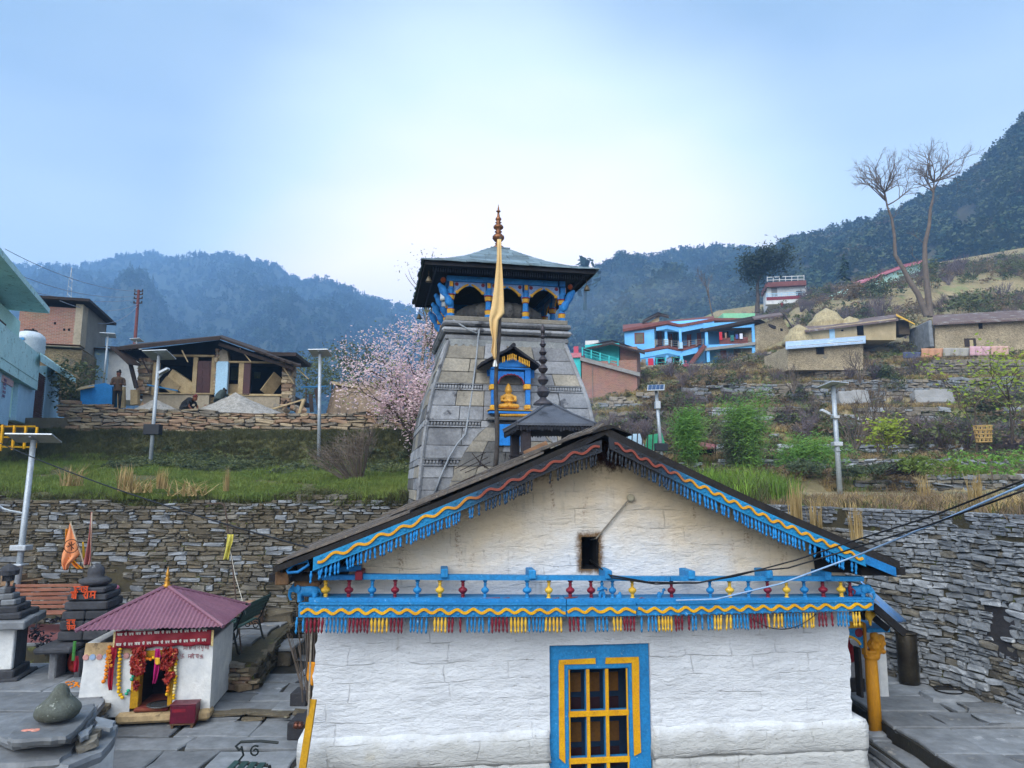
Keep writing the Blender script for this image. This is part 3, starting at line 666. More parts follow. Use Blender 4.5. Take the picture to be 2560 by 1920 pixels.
M_blu3=mat('canopy_blue','2f86cc','1f69b0','8fb9dd',scale=5,rough=.6,bump=.2,spot=(14,.66));M_lav=mat('canopy_pale_blue','88a6d2','7292c4',scale=5,bump=.1)
M_cyel=mat('canopy_yellow','d8a840','c08c2c',scale=8,bump=.1)
def col_mesh():
 mb=MB();z=0.
 for hh,r0,r1,mi in((.07,.085,.085,0),(.10,.07,.085,1),(.02,.075,.075,2),(.20,.066,.062,0),(.02,.07,.07,2),(.09,.075,.09,1),(.03,.10,.10,2),(.14,.07,.075,0)):
  vs=[]
  for zz,r in((z,r0),(z+hh,r1)):
   for k_ in range(8):t_=math.pi/8+k_*math.pi/4;vs.append((r*math.cos(t_)*1.08,r*math.sin(t_)*1.08,zz))
  mb.add(vs,[(k_,(k_+1)%8,8+(k_+1)%8,8+k_)for k_ in range(8)]+[tuple(range(7,-1,-1)),tuple(range(8,16))],mi);z+=hh
 mb.box(-.045,.045,-.09,.03,z-.02,z+.16,0);mb.box(-.04,.04,-.10,-.0,z+.03,z+.15,1)
 return mb.mesh('canopy_column',[M_blu3,M_cyel,M_red])
cm=col_mesh();CE=1.33
perim=[]
for side in range(4):
 for q in(-1,-.335,.335):
  Mx=Matrix.Rotation(-R(90)*side,4,'Z');p=Mx@Vector((q*CE,-CE,0));perim.append((side,p))
  link('canopy_column',cm,tower,loc=(p.x,CY+p.y,7.635),rot=(0,0,-R(90)*side))
for side in range(4):
 Mx=Matrix.Translation((0,CY,0))@Matrix.Rotation(-R(90)*side,4,'Z')
 for q in(-1,-.335,.335):
  x0=q*CE+.07;x1=(q+.667)*CE-.07;top=[];bot=[];n=28
  for i in range(n+1):
   f=i/n;x=x0+(x1-x0)*f;a=abs(f-.5)*2
   zb=8.08+.32*math.sqrt(max(0,1-a**2.2))-.025*abs(math.sin(f*math.pi*6))*(a<.97);bot.append((x,zb));top.append((x,8.47))
  mb=MB();mb.strip(top,bot,-CE-.02,-CE+.02);mb.v=[Mx@Vector(p)for p in mb.v];mb.build('arch_panel',[M_lav],tower)
  mb=MB();pts=[(x,z-.002)for x,z in bot];ribbon(pts,.03,-CE-.035,-CE-.02,mb);mb.v=[Mx@Vector(p)for p in mb.v];mb.build('arch_edge',[M_blu3],tower)
  if side in(0,3):
   mb=MB()
   for s_ in(-1,1):
    xm=(x0+x1)/2;pts=[(xm+s_*t_*.30,8.415-.19*t_**1.6)for t_ in np.linspace(.12,1,9)]
    ribbon(pts,.055,-CE-.045,-CE-.02,mb);mb.lathe([(.045,-.012),(.03,.012)],9,Mx@Vector((0,0,0))*0+Vector((pts[-1][0],-CE-.035,pts[-1][1])),0,Matrix.Rotation(R(90),4,'X'))
   mb.v=[Mx@Vector(p)for p in mb.v];mb.build('arch_scroll',[M_cyel],tower,kind='stuff')
   for s_ in(-1,1):
    mb=MB();mb.lathe([(.02,-.02),(.05,-.012),(.045,.004)],10,((x0+x1)/2+s_*.31,-CE-.022,8.415),0,Matrix.Rotation(R(90),4,'X'));mb.v=[Mx@Vector(p)for p in mb.v];mb.build('rosette',[M_red],tower)
mb=MB()
for side in range(4):
 Mx=Matrix.Translation((0,CY,0))@Matrix.Rotation(-R(90)*side,4,'Z');mb.box(-CE-.1,CE-.1,-CE-.07,-CE+.07,8.472,8.60,0,Mx)
mb.build('canopy_lintel',[M_blu3],tower)
mb=MB()
for a,b in((-1,-1),(1,-1),(-1,1),(-1,.33),(-1,-.33)):
 mb=MB()
 for t_ in(0,1):
  c0=Vector((a*(CE+.06+.12*t_),CY+b*(CE+.06*(abs(b)==1)),8.0+.22*t_))
  ball(mb,c0,(.10,.09,.16),(.0,.4*a,0));ball(mb,c0+Vector((a*.09,-.03,.12)),(.055,.06,.07))
 fuse(mb,'carved_bracket',[M_blu3],.025,tower)
for a,b in((-1,-1),(1,-1)):
 mb=MB();ball(mb,(a*(CE+.19),CY+b*(CE+.1),8.47),(.06,.06,.07));mb.build('carved_head',[mat('terracotta_paint','a0522d','7c3c24')],tower,smooth=True)
EV,EZ=1.98,8.70
mb=MB();vs=[(-EV,CY-EV,EZ),(EV,CY-EV,EZ),(EV,CY+EV,EZ),(-EV,CY+EV,EZ),(-1.2,CY-1.2,8.60),(1.2,CY-1.2,8.60),(1.2,CY+1.2,8.60),(-1.2,CY+1.2,8.60),(0,CY,8.9)]
mb.add(vs,[(0,1,5,4),(1,2,6,5),(2,3,7,6),(3,0,4,7),(4,5,8),(5,6,8),(6,7,8),(7,4,8)]);mb.build('roof_soffit',[mat('soffit_boards','1d2a3a','16202c',bump=.3,stretch=(8,1,1))],tower)
mb=MB()
for side in range(4):mb.box(-EV,EV-.03,-EV,-EV+.03,EZ-.05,EZ+.07,0,Matrix.Translation((0,CY,0))@Matrix.Rotation(-R(90)*side,4,'Z'))
mb.build('eave_board',[M_black],tower)
RP=[(2.03,8.76),(1.45,8.98),(.95,9.24),(.55,9.50),(.16,9.78)]
def rz_(r):
 for(r0,z0),(r1,z1)in zip(RP[:-1],RP[1:]):
  if r>=r1:return z0+(z1-z0)*(r0-r)/(r0-r1)
 return RP[-1][1]
mb=MB();rs=[2.0,1.45,.95,.55,.1]
for r in rs:
 for a,b in((-1,-1),(1,-1),(1,1),(-1,1)):mb.v.append((a*r,CY+b*r,rz_(r)-.03))
for i in range(len(rs)-1):
 for k_ in range(4):mb.f.append((i*4+k_,i*4+(k_+1)%4,i*4+4+(k_+1)%4,i*4+4+k_));mb.m.append(0)
mb.build('roof_deck',[M_black],tower)
rows=[2.06,1.76,1.48,1.22,.98,.75,.53,.33]
for side in range(4):
 Mx=Matrix.Translation((0,CY,0))@Matrix.Rotation(-R(90)*side,4,'Z');stuff=MB()
 for i,r in enumerate(rows):
  r2=(rows[i+1]if i+1<len(rows)else .12)-.06;x=-r
  while x<r-.02:
   wd=random.uniform(.28,.62);xe=min(x+wd,r)
   if r-xe<.12:xe=r
   mb=stuff if side else MB();j=lambda s_=.02:random.uniform(-s_,s_)
   fx=r2/r;lo=rz_(r)+.02;hi=rz_(r2)+.012
   P=[(x+.006,-r+j(),lo+j(.006)),((x+xe)/2,-r+j(.03),lo+j(.006)),(xe-.006,-r+j(),lo+j(.006)),(max(-r2,min(r2,xe))-.004,-r2,hi),(max(-r2,min(r2,x))+.004,-r2,hi)]
   vs=[Mx@Vector(p)for p in P]+[Mx@(Vector(p)-Vector((0,0,.028)))for p in P]
   mb.add(vs,[(0,1,2,3,4),(9,8,7,6,5)]+[(q,q+5,(q+1)%5+5,(q+1)%5)for q in range(5)])
   if not side:mb.build('slate',[M_slate],tower)
   x=xe
 if side:stuff.build('slate',[M_slate],tower,kind='stuff')
mb=MB()
for i in range(7):mb.bbox(-.22+.05*i,-.02+.05*i,CY-.26+.05*(i%3),CY-.02,9.72+.015*(i%3),9.76+.018*(i%3),.006)
mb.build('top_slate',[M_slate],tower,kind='stuff')
mb=MB()
for side in range(4):
 Mx=Matrix.Translation((0,CY,0))@Matrix.Rotation(-R(90)*side,4,'Z')
 for i in range(64):
  x=-1.78+3.56*i/63
  if i in(25,26,46):continue
  mb.lathe([(.004,-.11),(.016,-.08),(.012,-.03),(.014,0)],5,Mx@Vector((x,-1.72,8.675)),0)
mb.build('fringe_finial',[mat('fringe_wood','4b5566','3a4150')],tower,kind='stuff')
g=[(.15,9.74),(.17,9.82),(.10,9.87),(.06,9.89),(.09,9.93),(.05,9.96),(.10,10.0),(.155,10.07),(.155,10.12),(.09,10.19),(.05,10.21),(.10,10.25),(.05,10.285),(.12,10.34),(.135,10.38),(.10,10.43),(.04,10.46),(.085,10.50),(.04,10.525),(.075,10.57),(.08,10.60),(.04,10.66),(.025,10.78),(.06,10.80),(.06,10.815),(.02,10.825),(.026,10.86),(.003,11.0)]
mb=MB();mb.lathe(g,14,(.02,CY,0));mb.build('roof_finial',[M_gold],tower,smooth=True)
def bell(p,parent=None):
 mb=MB();mb.tube([(0,0,0),(0,0,.14)],.006,4);mb.lathe([(.075,-.12),(.07,-.10),(.05,-.05),(.035,-.01),(.01,.01)],10)
 return mb.build('bell',[mat('old_bronze','6b604c','4a4438',metal=.4,rough=.5)],smooth=True,loc=p)
for px,py,ly,s_ in((1072,692,-.62,'small bronze bell hanging under the left front corner of the tower canopy'),(1467,714,-.80,'small bronze bell hanging from the right front corner of the tower canopy'),(1048,786,2.75,'small bronze bell hanging from the rear left corner of the tower canopy')):
 p=U(px,py,ly);b_=bell(TWF.W((p.x,p.y,min(p.z,8.60))));tag(b_,s_,'bell','bells under the tower canopy')
NY=-1.05;M_nb=mat('niche_blue','2a80cc','1c66b4','79a9d8',scale=4,rough=.6,bump=.25,spot=(10,.66))
niche=thing('tower_niche','small blue gabled shrine niche projecting from the face of the stone tower','shrine',TWF.W((0,NY,0)),R(11))
def V2(px,py,ly=NY):p=U(px,py,ly);return Vector((p.x,p.y-NY,p.z))
mb=MB();fl=V2(1202,909,NY-.15);fr_=V2(1350,914,NY-.15);ap_=V2(1284,866,NY-.15);dp=.95
for a,b in((fl,ap_),(ap_,fr_)):
 vs=[]
 for yy in(a.y,a.y+dp):
  for p in(a,b):vs+=[(p.x,yy,p.z+.03),(p.x,yy,p.z-.03)]
 mb.add(vs,[(0,1,3,2),(0,2,6,4),(1,5,7,3),(4,6,7,5),(0,4,5,1),(2,3,7,6)])
mb.build('niche_roof',[M_black],niche);mb=MB();mb.tube([(ap_.x,ap_.y-.03,ap_.z+.03),(ap_.x,ap_.y+dp,ap_.z+.03)],.05,7);mb.build('ridge_cap',[M_black],niche)
def bx(px0,py0,px1,py1,ly,dpt):a=V2(px0,py0,ly);b=V2(px1,py1,ly);return(min(a.x,b.x),max(a.x,b.x),a.y,a.y+dpt,min(a.z,b.z),max(a.z,b.z))
mb=MB();a=V2(1240,917);b=V2(1316,917);t_=V2(1282,893);mb.prism([(a.x,a.z),(b.x,b.z),(b.x,b.z+.04),(t_.x,t_.z),(a.x,a.z+.04)],.0,.06);mb.build('pediment',[M_nb],niche)
mb=MB();mb.bbox(*bx(1228,917,1327,925,NY-.02,.8),.01);mb.build('niche_lintel',[M_nb],niche)
mb=MB()
for i in range(17):
 if i in(2,9):continue
 f=i/16;px=1257+66*f;py=888+(0 if px<1282 else(px-1282)*.47)+(0 if px>1282 else(1282-px)*.32);p=V2(px,py-2,NY-.1)
 mb.lathe([(.004,-.115),(.016,-.09),(.011,-.03),(.015,.02)],6,p,0)
mb.build('niche_finial',[M_cyel],niche,kind='stuff')
for x0,x1 in((1227,1241),(1313,1327)):
 for ly,f in((NY,0),(NY+.4,9 if x0<1280 else-9)):
  mb=MB();mb.bbox(*bx(x0-f,924,x1-f,960,ly,.15),.006,0);mb.bbox(*bx(x0-2-f,960,x1+1-f,974,ly-.02,.19),.02,1);mb.bbox(*bx(x0+2-f,974,x1-1-f,1012,ly+.01,.12),.006,0);mb.bbox(*bx(x0-f,1012,x1-f,1023,ly-.01,.17),.015,1)
  mb.build('niche_column',[M_nb,M_cyel],niche)
top=[];bot=[];a=V2(1246,927);b=V2(1311,927);zl=V2(1280,960).z;zt=V2(1280,934).z
for i in range(25):
 f=i/24;x=a.x+(b.x-a.x)*f;q=abs(f-.5)*2;top.append((x,a.z));bot.append((x,zl+(zt-zl)*math.sqrt(max(0,1-q**2))-.02*abs(math.sin(f*25))))
mb=MB();mb.strip(top,bot,.04,.09);mb.build('niche_arch',[M_nb],niche);mb=MB();ribbon(bot,.03,.02,.045,mb);mb.build('arch_edge',[M_red],niche)
mb=MB();mb.box(*bx(1228,925,1327,1022,NY+.62,.06));mb.build('niche_back',[mat('niche_dark','23262e','2e3036')],niche)
mb=MB();mb.bbox(*bx(1222,1023,1331,1027,NY-.06,.8),.005,0);mb.bbox(*bx(1224,1027,1329,1035,NY-.04,.8),.005,1);mb.bbox(*bx(1220,1042,1333,1052,NY-.08,.8),.015,2);mb.build('niche_sill',[M_cyel,M_nb,M_stone_d],niche)
mb=MB()
for i in range(20):p=V2(1252+4.0*i,1035,NY-.03);mb.lathe([(.003,-.06),(.018,-.03),(.014,0)],6,p,0)
mb.build('sill_finial',[M_cyel],niche,kind='stuff')
ip=U(1271,1022,NY+.2)
mb=MB()
ball(mb,(0,0,.06),(.20,.13,.07));ball(mb,(0,0,.19),(.10,.07,.14));ball(mb,(0,0,.28),(.145,.065,.06));ball(mb,(0,-.01,.40),(.07,.07,.085));mb.lathe([(.075,.43),(.07,.48),(.04,.53),(.012,.58)],10)
for s_ in(-1,1):mb.tube([(s_*.14,0,.28),(s_*.16,-.05,.18),(s_*.02,-.12,.16)],[.045,.035,.03],8);mb.tube([(s_*.06,0,.06),(s_*.2,-.07,.05),(s_*.02,-.13,.05)],[.07,.055,.045],8);ball(mb,(s_*.075,0,.40),(.015,.02,.03),n=6)
mb.tube([(0,-.075,.41),(0,-.09,.385)],[.014,.016],6)
idol=fuse(mb,'golden_idol',[M_idol],.016,loc=TWF.W((ip.x,ip.y,ip.z)),rot=(0,0,R(6)));tag(idol,'small golden seated idol inside the blue tower niche','statue')
hood=thing('stone_hood','curved ochre masonry hood with a blue panel at the foot of the tower','masonry',TWF.W((0,NY,0)),R(11))
pl=[V2(*q)for q in((1086,1290),(1100,1262),(1117,1225),(1135,1182),(1163,1128),(1198,1082),(1232,1056),(1330,1054),(1365,1080),(1400,1128),(1425,1182),(1445,1290))]
mb=MB();mb.prism([(p.x,p.z)for p in pl],.06,1.1);mb.build('hood_core',[M_stone_d],hood)
def hoodx(z,left):
 P=pl[:7]if left else pl[:6:-1]
 for a,b in zip(P[:-1],P[1:]):
  if a.z<=z<=b.z:return a.x+(b.x-a.x)*(z-a.z)/(b.z-a.z)
 return P[-1].x
zz=pl[0].z
while zz<pl[6].z-.12:
 z1=min(zz+random.uniform(.22,.36),pl[6].z);xl,xr=hoodx(zz,True),hoodx(zz,False);xl1,xr1=hoodx(z1-.01,True),hoodx(z1-.01,False)
 cuts=[0.]
 while cuts[-1]<1:cuts.append(min(1,cuts[-1]+random.uniform(.16,.34))if cuts[-1]<.75 else 1)
 for a,b in zip(cuts[:-1],cuts[1:]):
  j=lambda:random.uniform(-.012,.012)
  P=[(xl+(xr-xl)*a+.01+j(),zz+.008+j()),(xl+(xr-xl)*b-.01+j(),zz+.008+j()),(xl1+(xr1-xl1)*b-.01+j(),z1-.008),(xl1+(xr1-xl1)*a+.01+j(),z1-.008)]
  mb=MB();mb.prism(P,random.uniform(-.03,.0),.08);mb.build('stone_block',[random.choice([M_stone_w,M_stone_w,M_stone,M_stone_d])],hood)
 zz=z1
mb=MB();mb.box(*bx(1241,1060,1300,1114,NY-.065,.07));mb.build('painted_panel',[mat('flat_blue_paint','2b86d8','2077c6',scale=3,bump=.2)],hood)
mb=MB();pts=[U(1133,800,-.42),U(1172,825,-.5),U(1192,834,-.5),U(1198,822,-.48),U(1196,840,-.5),U(1190,905,-.62),U(1180,980,-.75),U(1168,1060,-.92),U(1163,1087,-1.0),U(1143,1110,-1.05),U(1122,1145,-1.06),U(1100,1195,-1.08),U(1087,1232,-1.08)]
mb.tube([TWF.W(p)for p in pts],.022,7);tag(mb.build('conduit_pipe',[mat('grey_conduit','8c9298','6f757c',rough=.5)],smooth=True),'thin grey conduit pipe running down the left face of the stone tower','pipe')
fp=U(1107,742,-.35);fl_=thing('floodlight','small grey floodlight clamped to the left canopy column of the tower','light',TWF.W(fp),R(-20))
mb=MB();mb.bbox(-.06,.06,-.03,.03,-.09,.09,.01);mb.build('lamp_body',[mat('grey_casting','9aa3a8','848c90')],fl_);mb=MB();mb.box(-.045,.045,-.034,-.029,-.05,.08);mb.build('glass',[mat('lamp_glass','c8d4da','b4c0c6',rough=.2)],fl_);mb=MB();mb.bbox(-.05,.05,.031,.06,-.22,-.06,.01);mb.build('bracket',[mat('grey_casting','9aa3a8')],fl_)
pole_b=TWF.W(U(1238,1178,-1.5));pole_t=TWF.W(U(1251,592,-1.5))
mb=MB();n=16;mb.tube([pole_b.lerp(pole_t,i/n)+Vector((.03*math.sin(i*.8),0,0))for i in range(n+1)],[.05-.025*i/n+.006*(i%2)for i in range(n+1)],8)
mb.tube([pole_b.lerp(pole_b-Vector((0,0,1)),i/2)for i in range(3)],.05,8)
tag(mb.build('flag_pole',[mat('dark_bamboo','4a4440','33302e',scale=6)],smooth=True),'tall dark bamboo flag pole standing in front of the stone tower','pole')
def cloth(rows,ly,fold,frame,name,m,amp=.03,sub=7,th=.004):
 """rows: (left px, right px, py); a hanging cloth with vertical folds."""
 vs=[];nr=[]
 for q in range(len(rows)-1):
  for f in(0,1/3,2/3):nr.append(tuple(rows[q][i]+(rows[q+1][i]-rows[q][i])*f for i in range(3)))
 nr.append(rows[-1]);k=sub*2+1
 for ri,(a,b,y)in enumerate(nr):
  for i in range(k):
   f=i/(k-1);p=frame.T(a+(b-a)*f,y,ly);p.y+=amp*math.sin(f*fold*math.pi+ri*.21)*(.4+ri/len(nr));vs.append(frame.W(p))
 fs=[(r*k+i,r*k+i+1,(r+1)*k+i+1,(r+1)*k+i)for r in range(len(nr)-1)for i in range(k-1)]
 mb=MB();mb.add(vs,fs);me=mb.mesh(name,[m],smooth=True);o=link(name,me);md=o.modifiers.new('t','SOLIDIFY');md.thickness=th;return o
M_org=two_sided_leaf(mat('saffron_cloth','e6c890','dcb87c',scale=2,rough=.9,bump=.1,fine=.06),.25)
fl=cloth([(1243,1253,598),(1242,1254,650),(1236,1258,715),(1229,1260,765),(1225,1261,783),(1223,1247,800),(1225,1245,822),(1231,1242,850),(1227,1242,880),(1235,1240,900)],-1.58,3.2,TWF,'temple_flag',M_org,.022);tag(fl,'long saffron flag hanging furled down the pole in front of the tower','flag')
kn=cloth([(1236,1240,899),(1232,1243,913),(1233,1242,917)],-1.58,3,TWF,'white_knot',mat('white_cotton','d8d8d4','c4c4c0',bump=.1),.02);kn.parent=fl
# === little black pavilion on the hall's ridge
_c=at(1391,1054,12.9);CF=Frame((_c.x,_c.y),9);K=CF.T
pav=thing('roof_pavilion','small sooty black pavilion with hipped tin roof standing on the ridge of the hall','pavilion',(_c.x,_c.y,0),R(9))
M_tin=mat('smoky_tin','565a62','44474f','2c2e34',scale=2,rough=.6,bump=.2,spot=(2,.6))
a=K(1292,1055);b=K(1490,1060);t_=K(1372,1010,.85);E0=(a.x+b.x)/2;EW=(b.x-a.x)/2;EZ2=(a.z+b.z)/2;DP=1.7
mb=MB()
e4=[(E0-EW,0,EZ2),(E0+EW,0,EZ2),(E0+EW,DP,EZ2),(E0-EW,DP,EZ2-.02)]
tp=[(t_.x-.05,.8,t_.z),(t_.x+.05,.8,t_.z),(t_.x+.05,.9,t_.z),(t_.x-.05,.9,t_.z)]
mid=[Vector(p).lerp(Vector(q),.5)+Vector((0,0,-.02))for p,q in zip(e4,tp)]
vs=e4+mid+tp+[(p[0],p[1],p[2]-.045)for p in e4]
mb.add(vs,[(i,(i+1)%4,4+(i+1)%4,4+i)for i in range(4)]+[(4+i,4+(i+1)%4,8+(i+1)%4,8+i)for i in range(4)]+[(8,9,10,11),(15,14,13,12)]+[(12+i,12+(i+1)%4,(i+1)%4,i)for i in range(4)])
mb.build('pavilion_roof',[M_tin],pav)
mb=MB()
for q in range(4):mb.beam(Vector(e4[q])+Vector((0,0,.01)),mid[q]+Vector((0,0,.012)),.07,.02);mb.beam(mid[q]+Vector((0,0,.012)),Vector(tp[q])+Vector((0,0,.012)),.07,.02)
mb.build('hip_strip',[M_tin],pav)
mb=MB()
for q in range(4):
 p,r_=Vector(e4[q]),Vector(e4[(q+1)%4]);n=26;d=(r_-p)/n;inn=Vector((-d.y,d.x,0)).normalized()*.02
 for i in range(n):
  h_=random.uniform(.05,.085);c0=p+d*i+inn;c1=p+d*(i+.82)+inn;dn=Vector((0,0,1))
  z0_=Vector((0,0,-.05));mb.add([c0+z0_+dn*.05,c1+z0_+dn*.05,c1+z0_-dn*h_,(c0+c1)/2+z0_-dn*(h_+.03),c0+z0_-dn*h_]+[x+inn*.7 for x in(c0+z0_+dn*.05,c1+z0_+dn*.05,c1+z0_-dn*h_,(c0+c1)/2+z0_-dn*(h_+.03),c0+z0_-dn*h_)],[(0,4,3,2,1),(5,6,7,8,9)]+[(k_,(k_+1)%5,5+(k_+1)%5,5+k_)for k_ in range(5)])
mb.build('wooden_fringe',[M_black],pav,kind='stuff')
for x in(E0-EW+.20,E0+EW-.22):
 for y in(.2,DP-.25):
  mb=MB();mb.bbox(x-.085,x+.085,y-.085,y+.085,3.75,EZ2-.06,.012);mb.bbox(x-.105,x+.105,y-.105,y+.105,4.33,4.38,.01);mb.bbox(x-.11,x+.11,y-.11,y+.11,EZ2-.14,EZ2-.055,.01);mb.build('pavilion_post',[mat('sooty_stone_post','3a3436','2a272b',scale=3,bump=.4,var=.1)],pav)
mb=MB();mb.box(E0-EW+.1,E0+EW-.1,.1,DP-.1,EZ2-.13,EZ2-.05);mb.build('pavilion_ceiling',[M_black],pav)
S=K(1358,1000,.85);s1=(K(1374,980,.85).x-K(1342,980,.85).x)/32
fz=lambda py:K(1358,py,.85).z
mb=MB();mb.lathe([(.20,fz(1012)),(.17,fz(1006)),(.08,fz(998)),(.05,fz(992)),(.045,fz(985))],16,(S.x,.85,0));
for py,d in((980,32),(950,26.5),(922,24),(900,21.5),(881,18.5),(861,15.5),(842,12.5)):
 r=d/2*s1;z=fz(py);mb.lathe([(.03,z-r*.95),(r*.6,z-r*.75),(r*.88,z-r*.4),(r*.98,z-.008),(r*1.04,z-.006),(r*1.04,z+.006),(r*.96,z+.01),(r*.85,z+r*.42),(r*.55,z+r*.75),(.035,z+r*.9),(.035,z+r*1.25)],18,(S.x,.85,0))
z=fz(826);mb.lathe([(.03,z-.08),(.05,z),(.045,z+.04),(.02,z+.11),(.002,fz(810))],12,(S.x,.85,0))
mb.build('stacked_finial',[mat('dull_dark_metal','4a4548','38353a',scale=4,rough=.45,metal=.35,bump=.05)],pav,smooth=True)
mb=MB();a=T(1320,1152,1.2);b=T(1378,1125,1.2);mb.beam(TF.W(a),TF.W(b),.35,.03,0,(0,-1,.6));tag(mb.build('loose_board',[mat('brown_board','7a5a40','5c4432',stretch=(1,1,5))]),'loose brown board lying on the roof edge beside the black pavilion','board')
mb=MB();q4=[TF.W(T(*q,2.1))for q in((1100,1238),(1228,1180),(1234,1166),(1112,1222))]
mb.add(q4+[p-Vector((0,0,.03))for p in q4],[(0,1,2,3),(7,6,5,4),(0,4,5,1),(1,5,6,2),(2,6,7,3),(3,7,4,0)]);tag(mb.build('roof_plate',[mat('brown_sheet','544845','3f3836')]),'dark brown sheet lying on the hall roof below the tower','sheet')
mb=MB()
for q in range(4):mb.tube([TF.W(T(1180+10*q,1132+12*q,4.3)),TF.W(T(1205+8*q,1165+3*q,4.3))],.008,4)
for q in range(3):mb.tube([TF.W(T(1138+12*q,1172+5*q,4.3)),TF.W(T(1214+6*q,1131+12*q,4.3))],.008,4)
tag(mb.build('rebar_grille',[mat('rusty_rebar','3c3230','2c2624')]),'rusty grille of crossed bars leaning on the stone hood','grille')
# === scatter helper (only for growth nobody could count)
def scatter(name,pts,scale,protos,label=None,cat=None,rot=None,kind='stuff',parent=None,sq=None):
 pc=bpy.data.collections.new(name+'_kinds')
 for i,me in enumerate(protos):
  o=bpy.data.objects.new('%s_kind_%02d'%(name,i),me);pc.objects.link(o)
 n=len(pts);me=bpy.data.meshes.new(name);me.from_pydata([tuple(p)for p in pts],[],[])
 a=me.attributes.new('sc','FLOAT_VECTOR','POINT');s=np.repeat(np.asarray(scale,float).reshape(-1,1),3,1)if np.ndim(scale)==1 else np.asarray(scale,float)
 a.data.foreach_set('vector',s.ravel())
 r=np.zeros((n,3));r[:,2]=rng.random(n)*6.283
 if rot is not None:r[:,:2]=rng.normal(0,rot,(n,2))
 a=me.attributes.new('ro','FLOAT_VECTOR','POINT');a.data.foreach_set('vector',r.ravel())
 a=me.attributes.new('ix','INT','POINT');a.data.foreach_set('value',rng.integers(0,len(protos),n).astype(np.int32))
 o=link(name,me,parent,kind)
 if label:o['label']=label;o['category']=cat
 g=bpy.data.node_groups.new(name,'GeometryNodeTree');g.interface.new_socket('Geometry',in_out='INPUT',socket_type='NodeSocketGeometry');g.interface.new_socket('Geometry',in_out='OUTPUT',socket_type='NodeSocketGeometry')
 gi=N(g,'NodeGroupInput');go=N(g,'NodeGroupOutput');ip_=N(g,'GeometryNodeInstanceOnPoints');ci=N(g,'GeometryNodeCollectionInfo')
 ci.inputs['Collection'].default_value=pc;ci.inputs['Separate Children'].default_value=True;ci.inputs['Reset Children'].default_value=True
 def na(nm,dt):q=N(g,'GeometryNodeInputNamedAttribute',data_type=dt);q.inputs['Name'].default_value=nm;return q.outputs['Attribute']
 g.links.new(gi.outputs[0],ip_.inputs['Points']);g.links.new(ci.outputs[0],ip_.inputs['Instance']);ip_.inputs['Pick Instance'].default_value=True
 g.links.new(na('ix','INT'),ip_.inputs['Instance Index']);g.links.new(na('sc','FLOAT_VECTOR'),ip_.inputs['Scale'])
 e2r=N(g,'FunctionNodeEulerToRotation');g.links.new(na('ro','FLOAT_VECTOR'),e2r.inputs[0]);g.links.new(e2r.outputs[0],ip_.inputs['Rotation'])
 g.links.new(ip_.outputs[0],go.inputs[0])
 md=o.modifiers.new('scatter','NODES');md.node_group=g
 return o
def leafmat(name,a,b,c=None,trans=.3,var=.2,scale=.6):
 return two_sided_leaf(mat(name,a,b,c,scale=scale,rough=.7,bump=0,var=var,fine=.2,bscale=3),trans)
M_grass=leafmat('green_grass','5f7436','77843e','9a8c56',scale=.8);M_grass_d=leafmat('dark_bank_grass','5c5e3c','484a30','7a6c4a',scale=.9)
M_dry=leafmat('dry_grass','b09a6c','967f52',None,scale=2);M_brown=leafmat('brown_stalks','8a7860','6f6250','a08c68',scale=1)
M_leafd=leafmat('dark_shrub_leaf','47543c','565f46',None,scale=.5);M_leafm=leafmat('shrub_leaf','6c7448','5e6646','94865a',scale=.4);M_leafy=leafmat('yellow_green_leaf','8f9a32','6f8a30','b8a040',scale=.5)
M_bamb=leafmat('bamboo_leaf','6f9440','557c38','98a850',scale=.5);M_rust=leafmat('rusty_bracken','84715a','75644f','7a7050',scale=.4)
M_pine=mat('forest_conifer','1f3326','2c4230',scale=.05,rough=1,bump=0,fine=.1);M_broad=mat('forest_broadleaf','38482c','4e5436','5c5040',scale=.03,rough=1,bump=0,fine=.1,spot=(.04,.58))
M_twig=mat('grey_twig','6e6258','5a5048',scale=2,bump=0);M_bark=mat('tree_bark','5a4e44','3e362f',scale=3,bump=.5,bscale=14,stretch=(1,1,.3))
def tuft(n,h,spread,m,wd=.012,lean=.5,seed=0):
 r=random.Random(seed);mb=MB()
 for i in range(n):
  a=r.uniform(0,6.283);d=spread*r.random()**.6;x,y=d*math.cos(a),d*math.sin(a);hh=h*r.uniform(.5,1);b=r.uniform(0,6.283);l=lean*hh*r.uniform(.1,1)
  sx_,sy_=wd*math.cos(b+1.57),wd*math.sin(b+1.57);dx,dy=l*math.cos(b),l*math.sin(b)
  mb.add([(x-sx_,y-sy_,0),(x+sx_,y+sy_,0),(x+dx*.4+sx_*.7,y+dy*.4+sy_*.7,hh*.6),(x+dx*.4-sx_*.7,y+dy*.4-sy_*.7,hh*.6),(x+dx,y+dy,hh*.97)],[(0,1,2,3),(3,2,4)])
 return mb.mesh('tuft',[m])
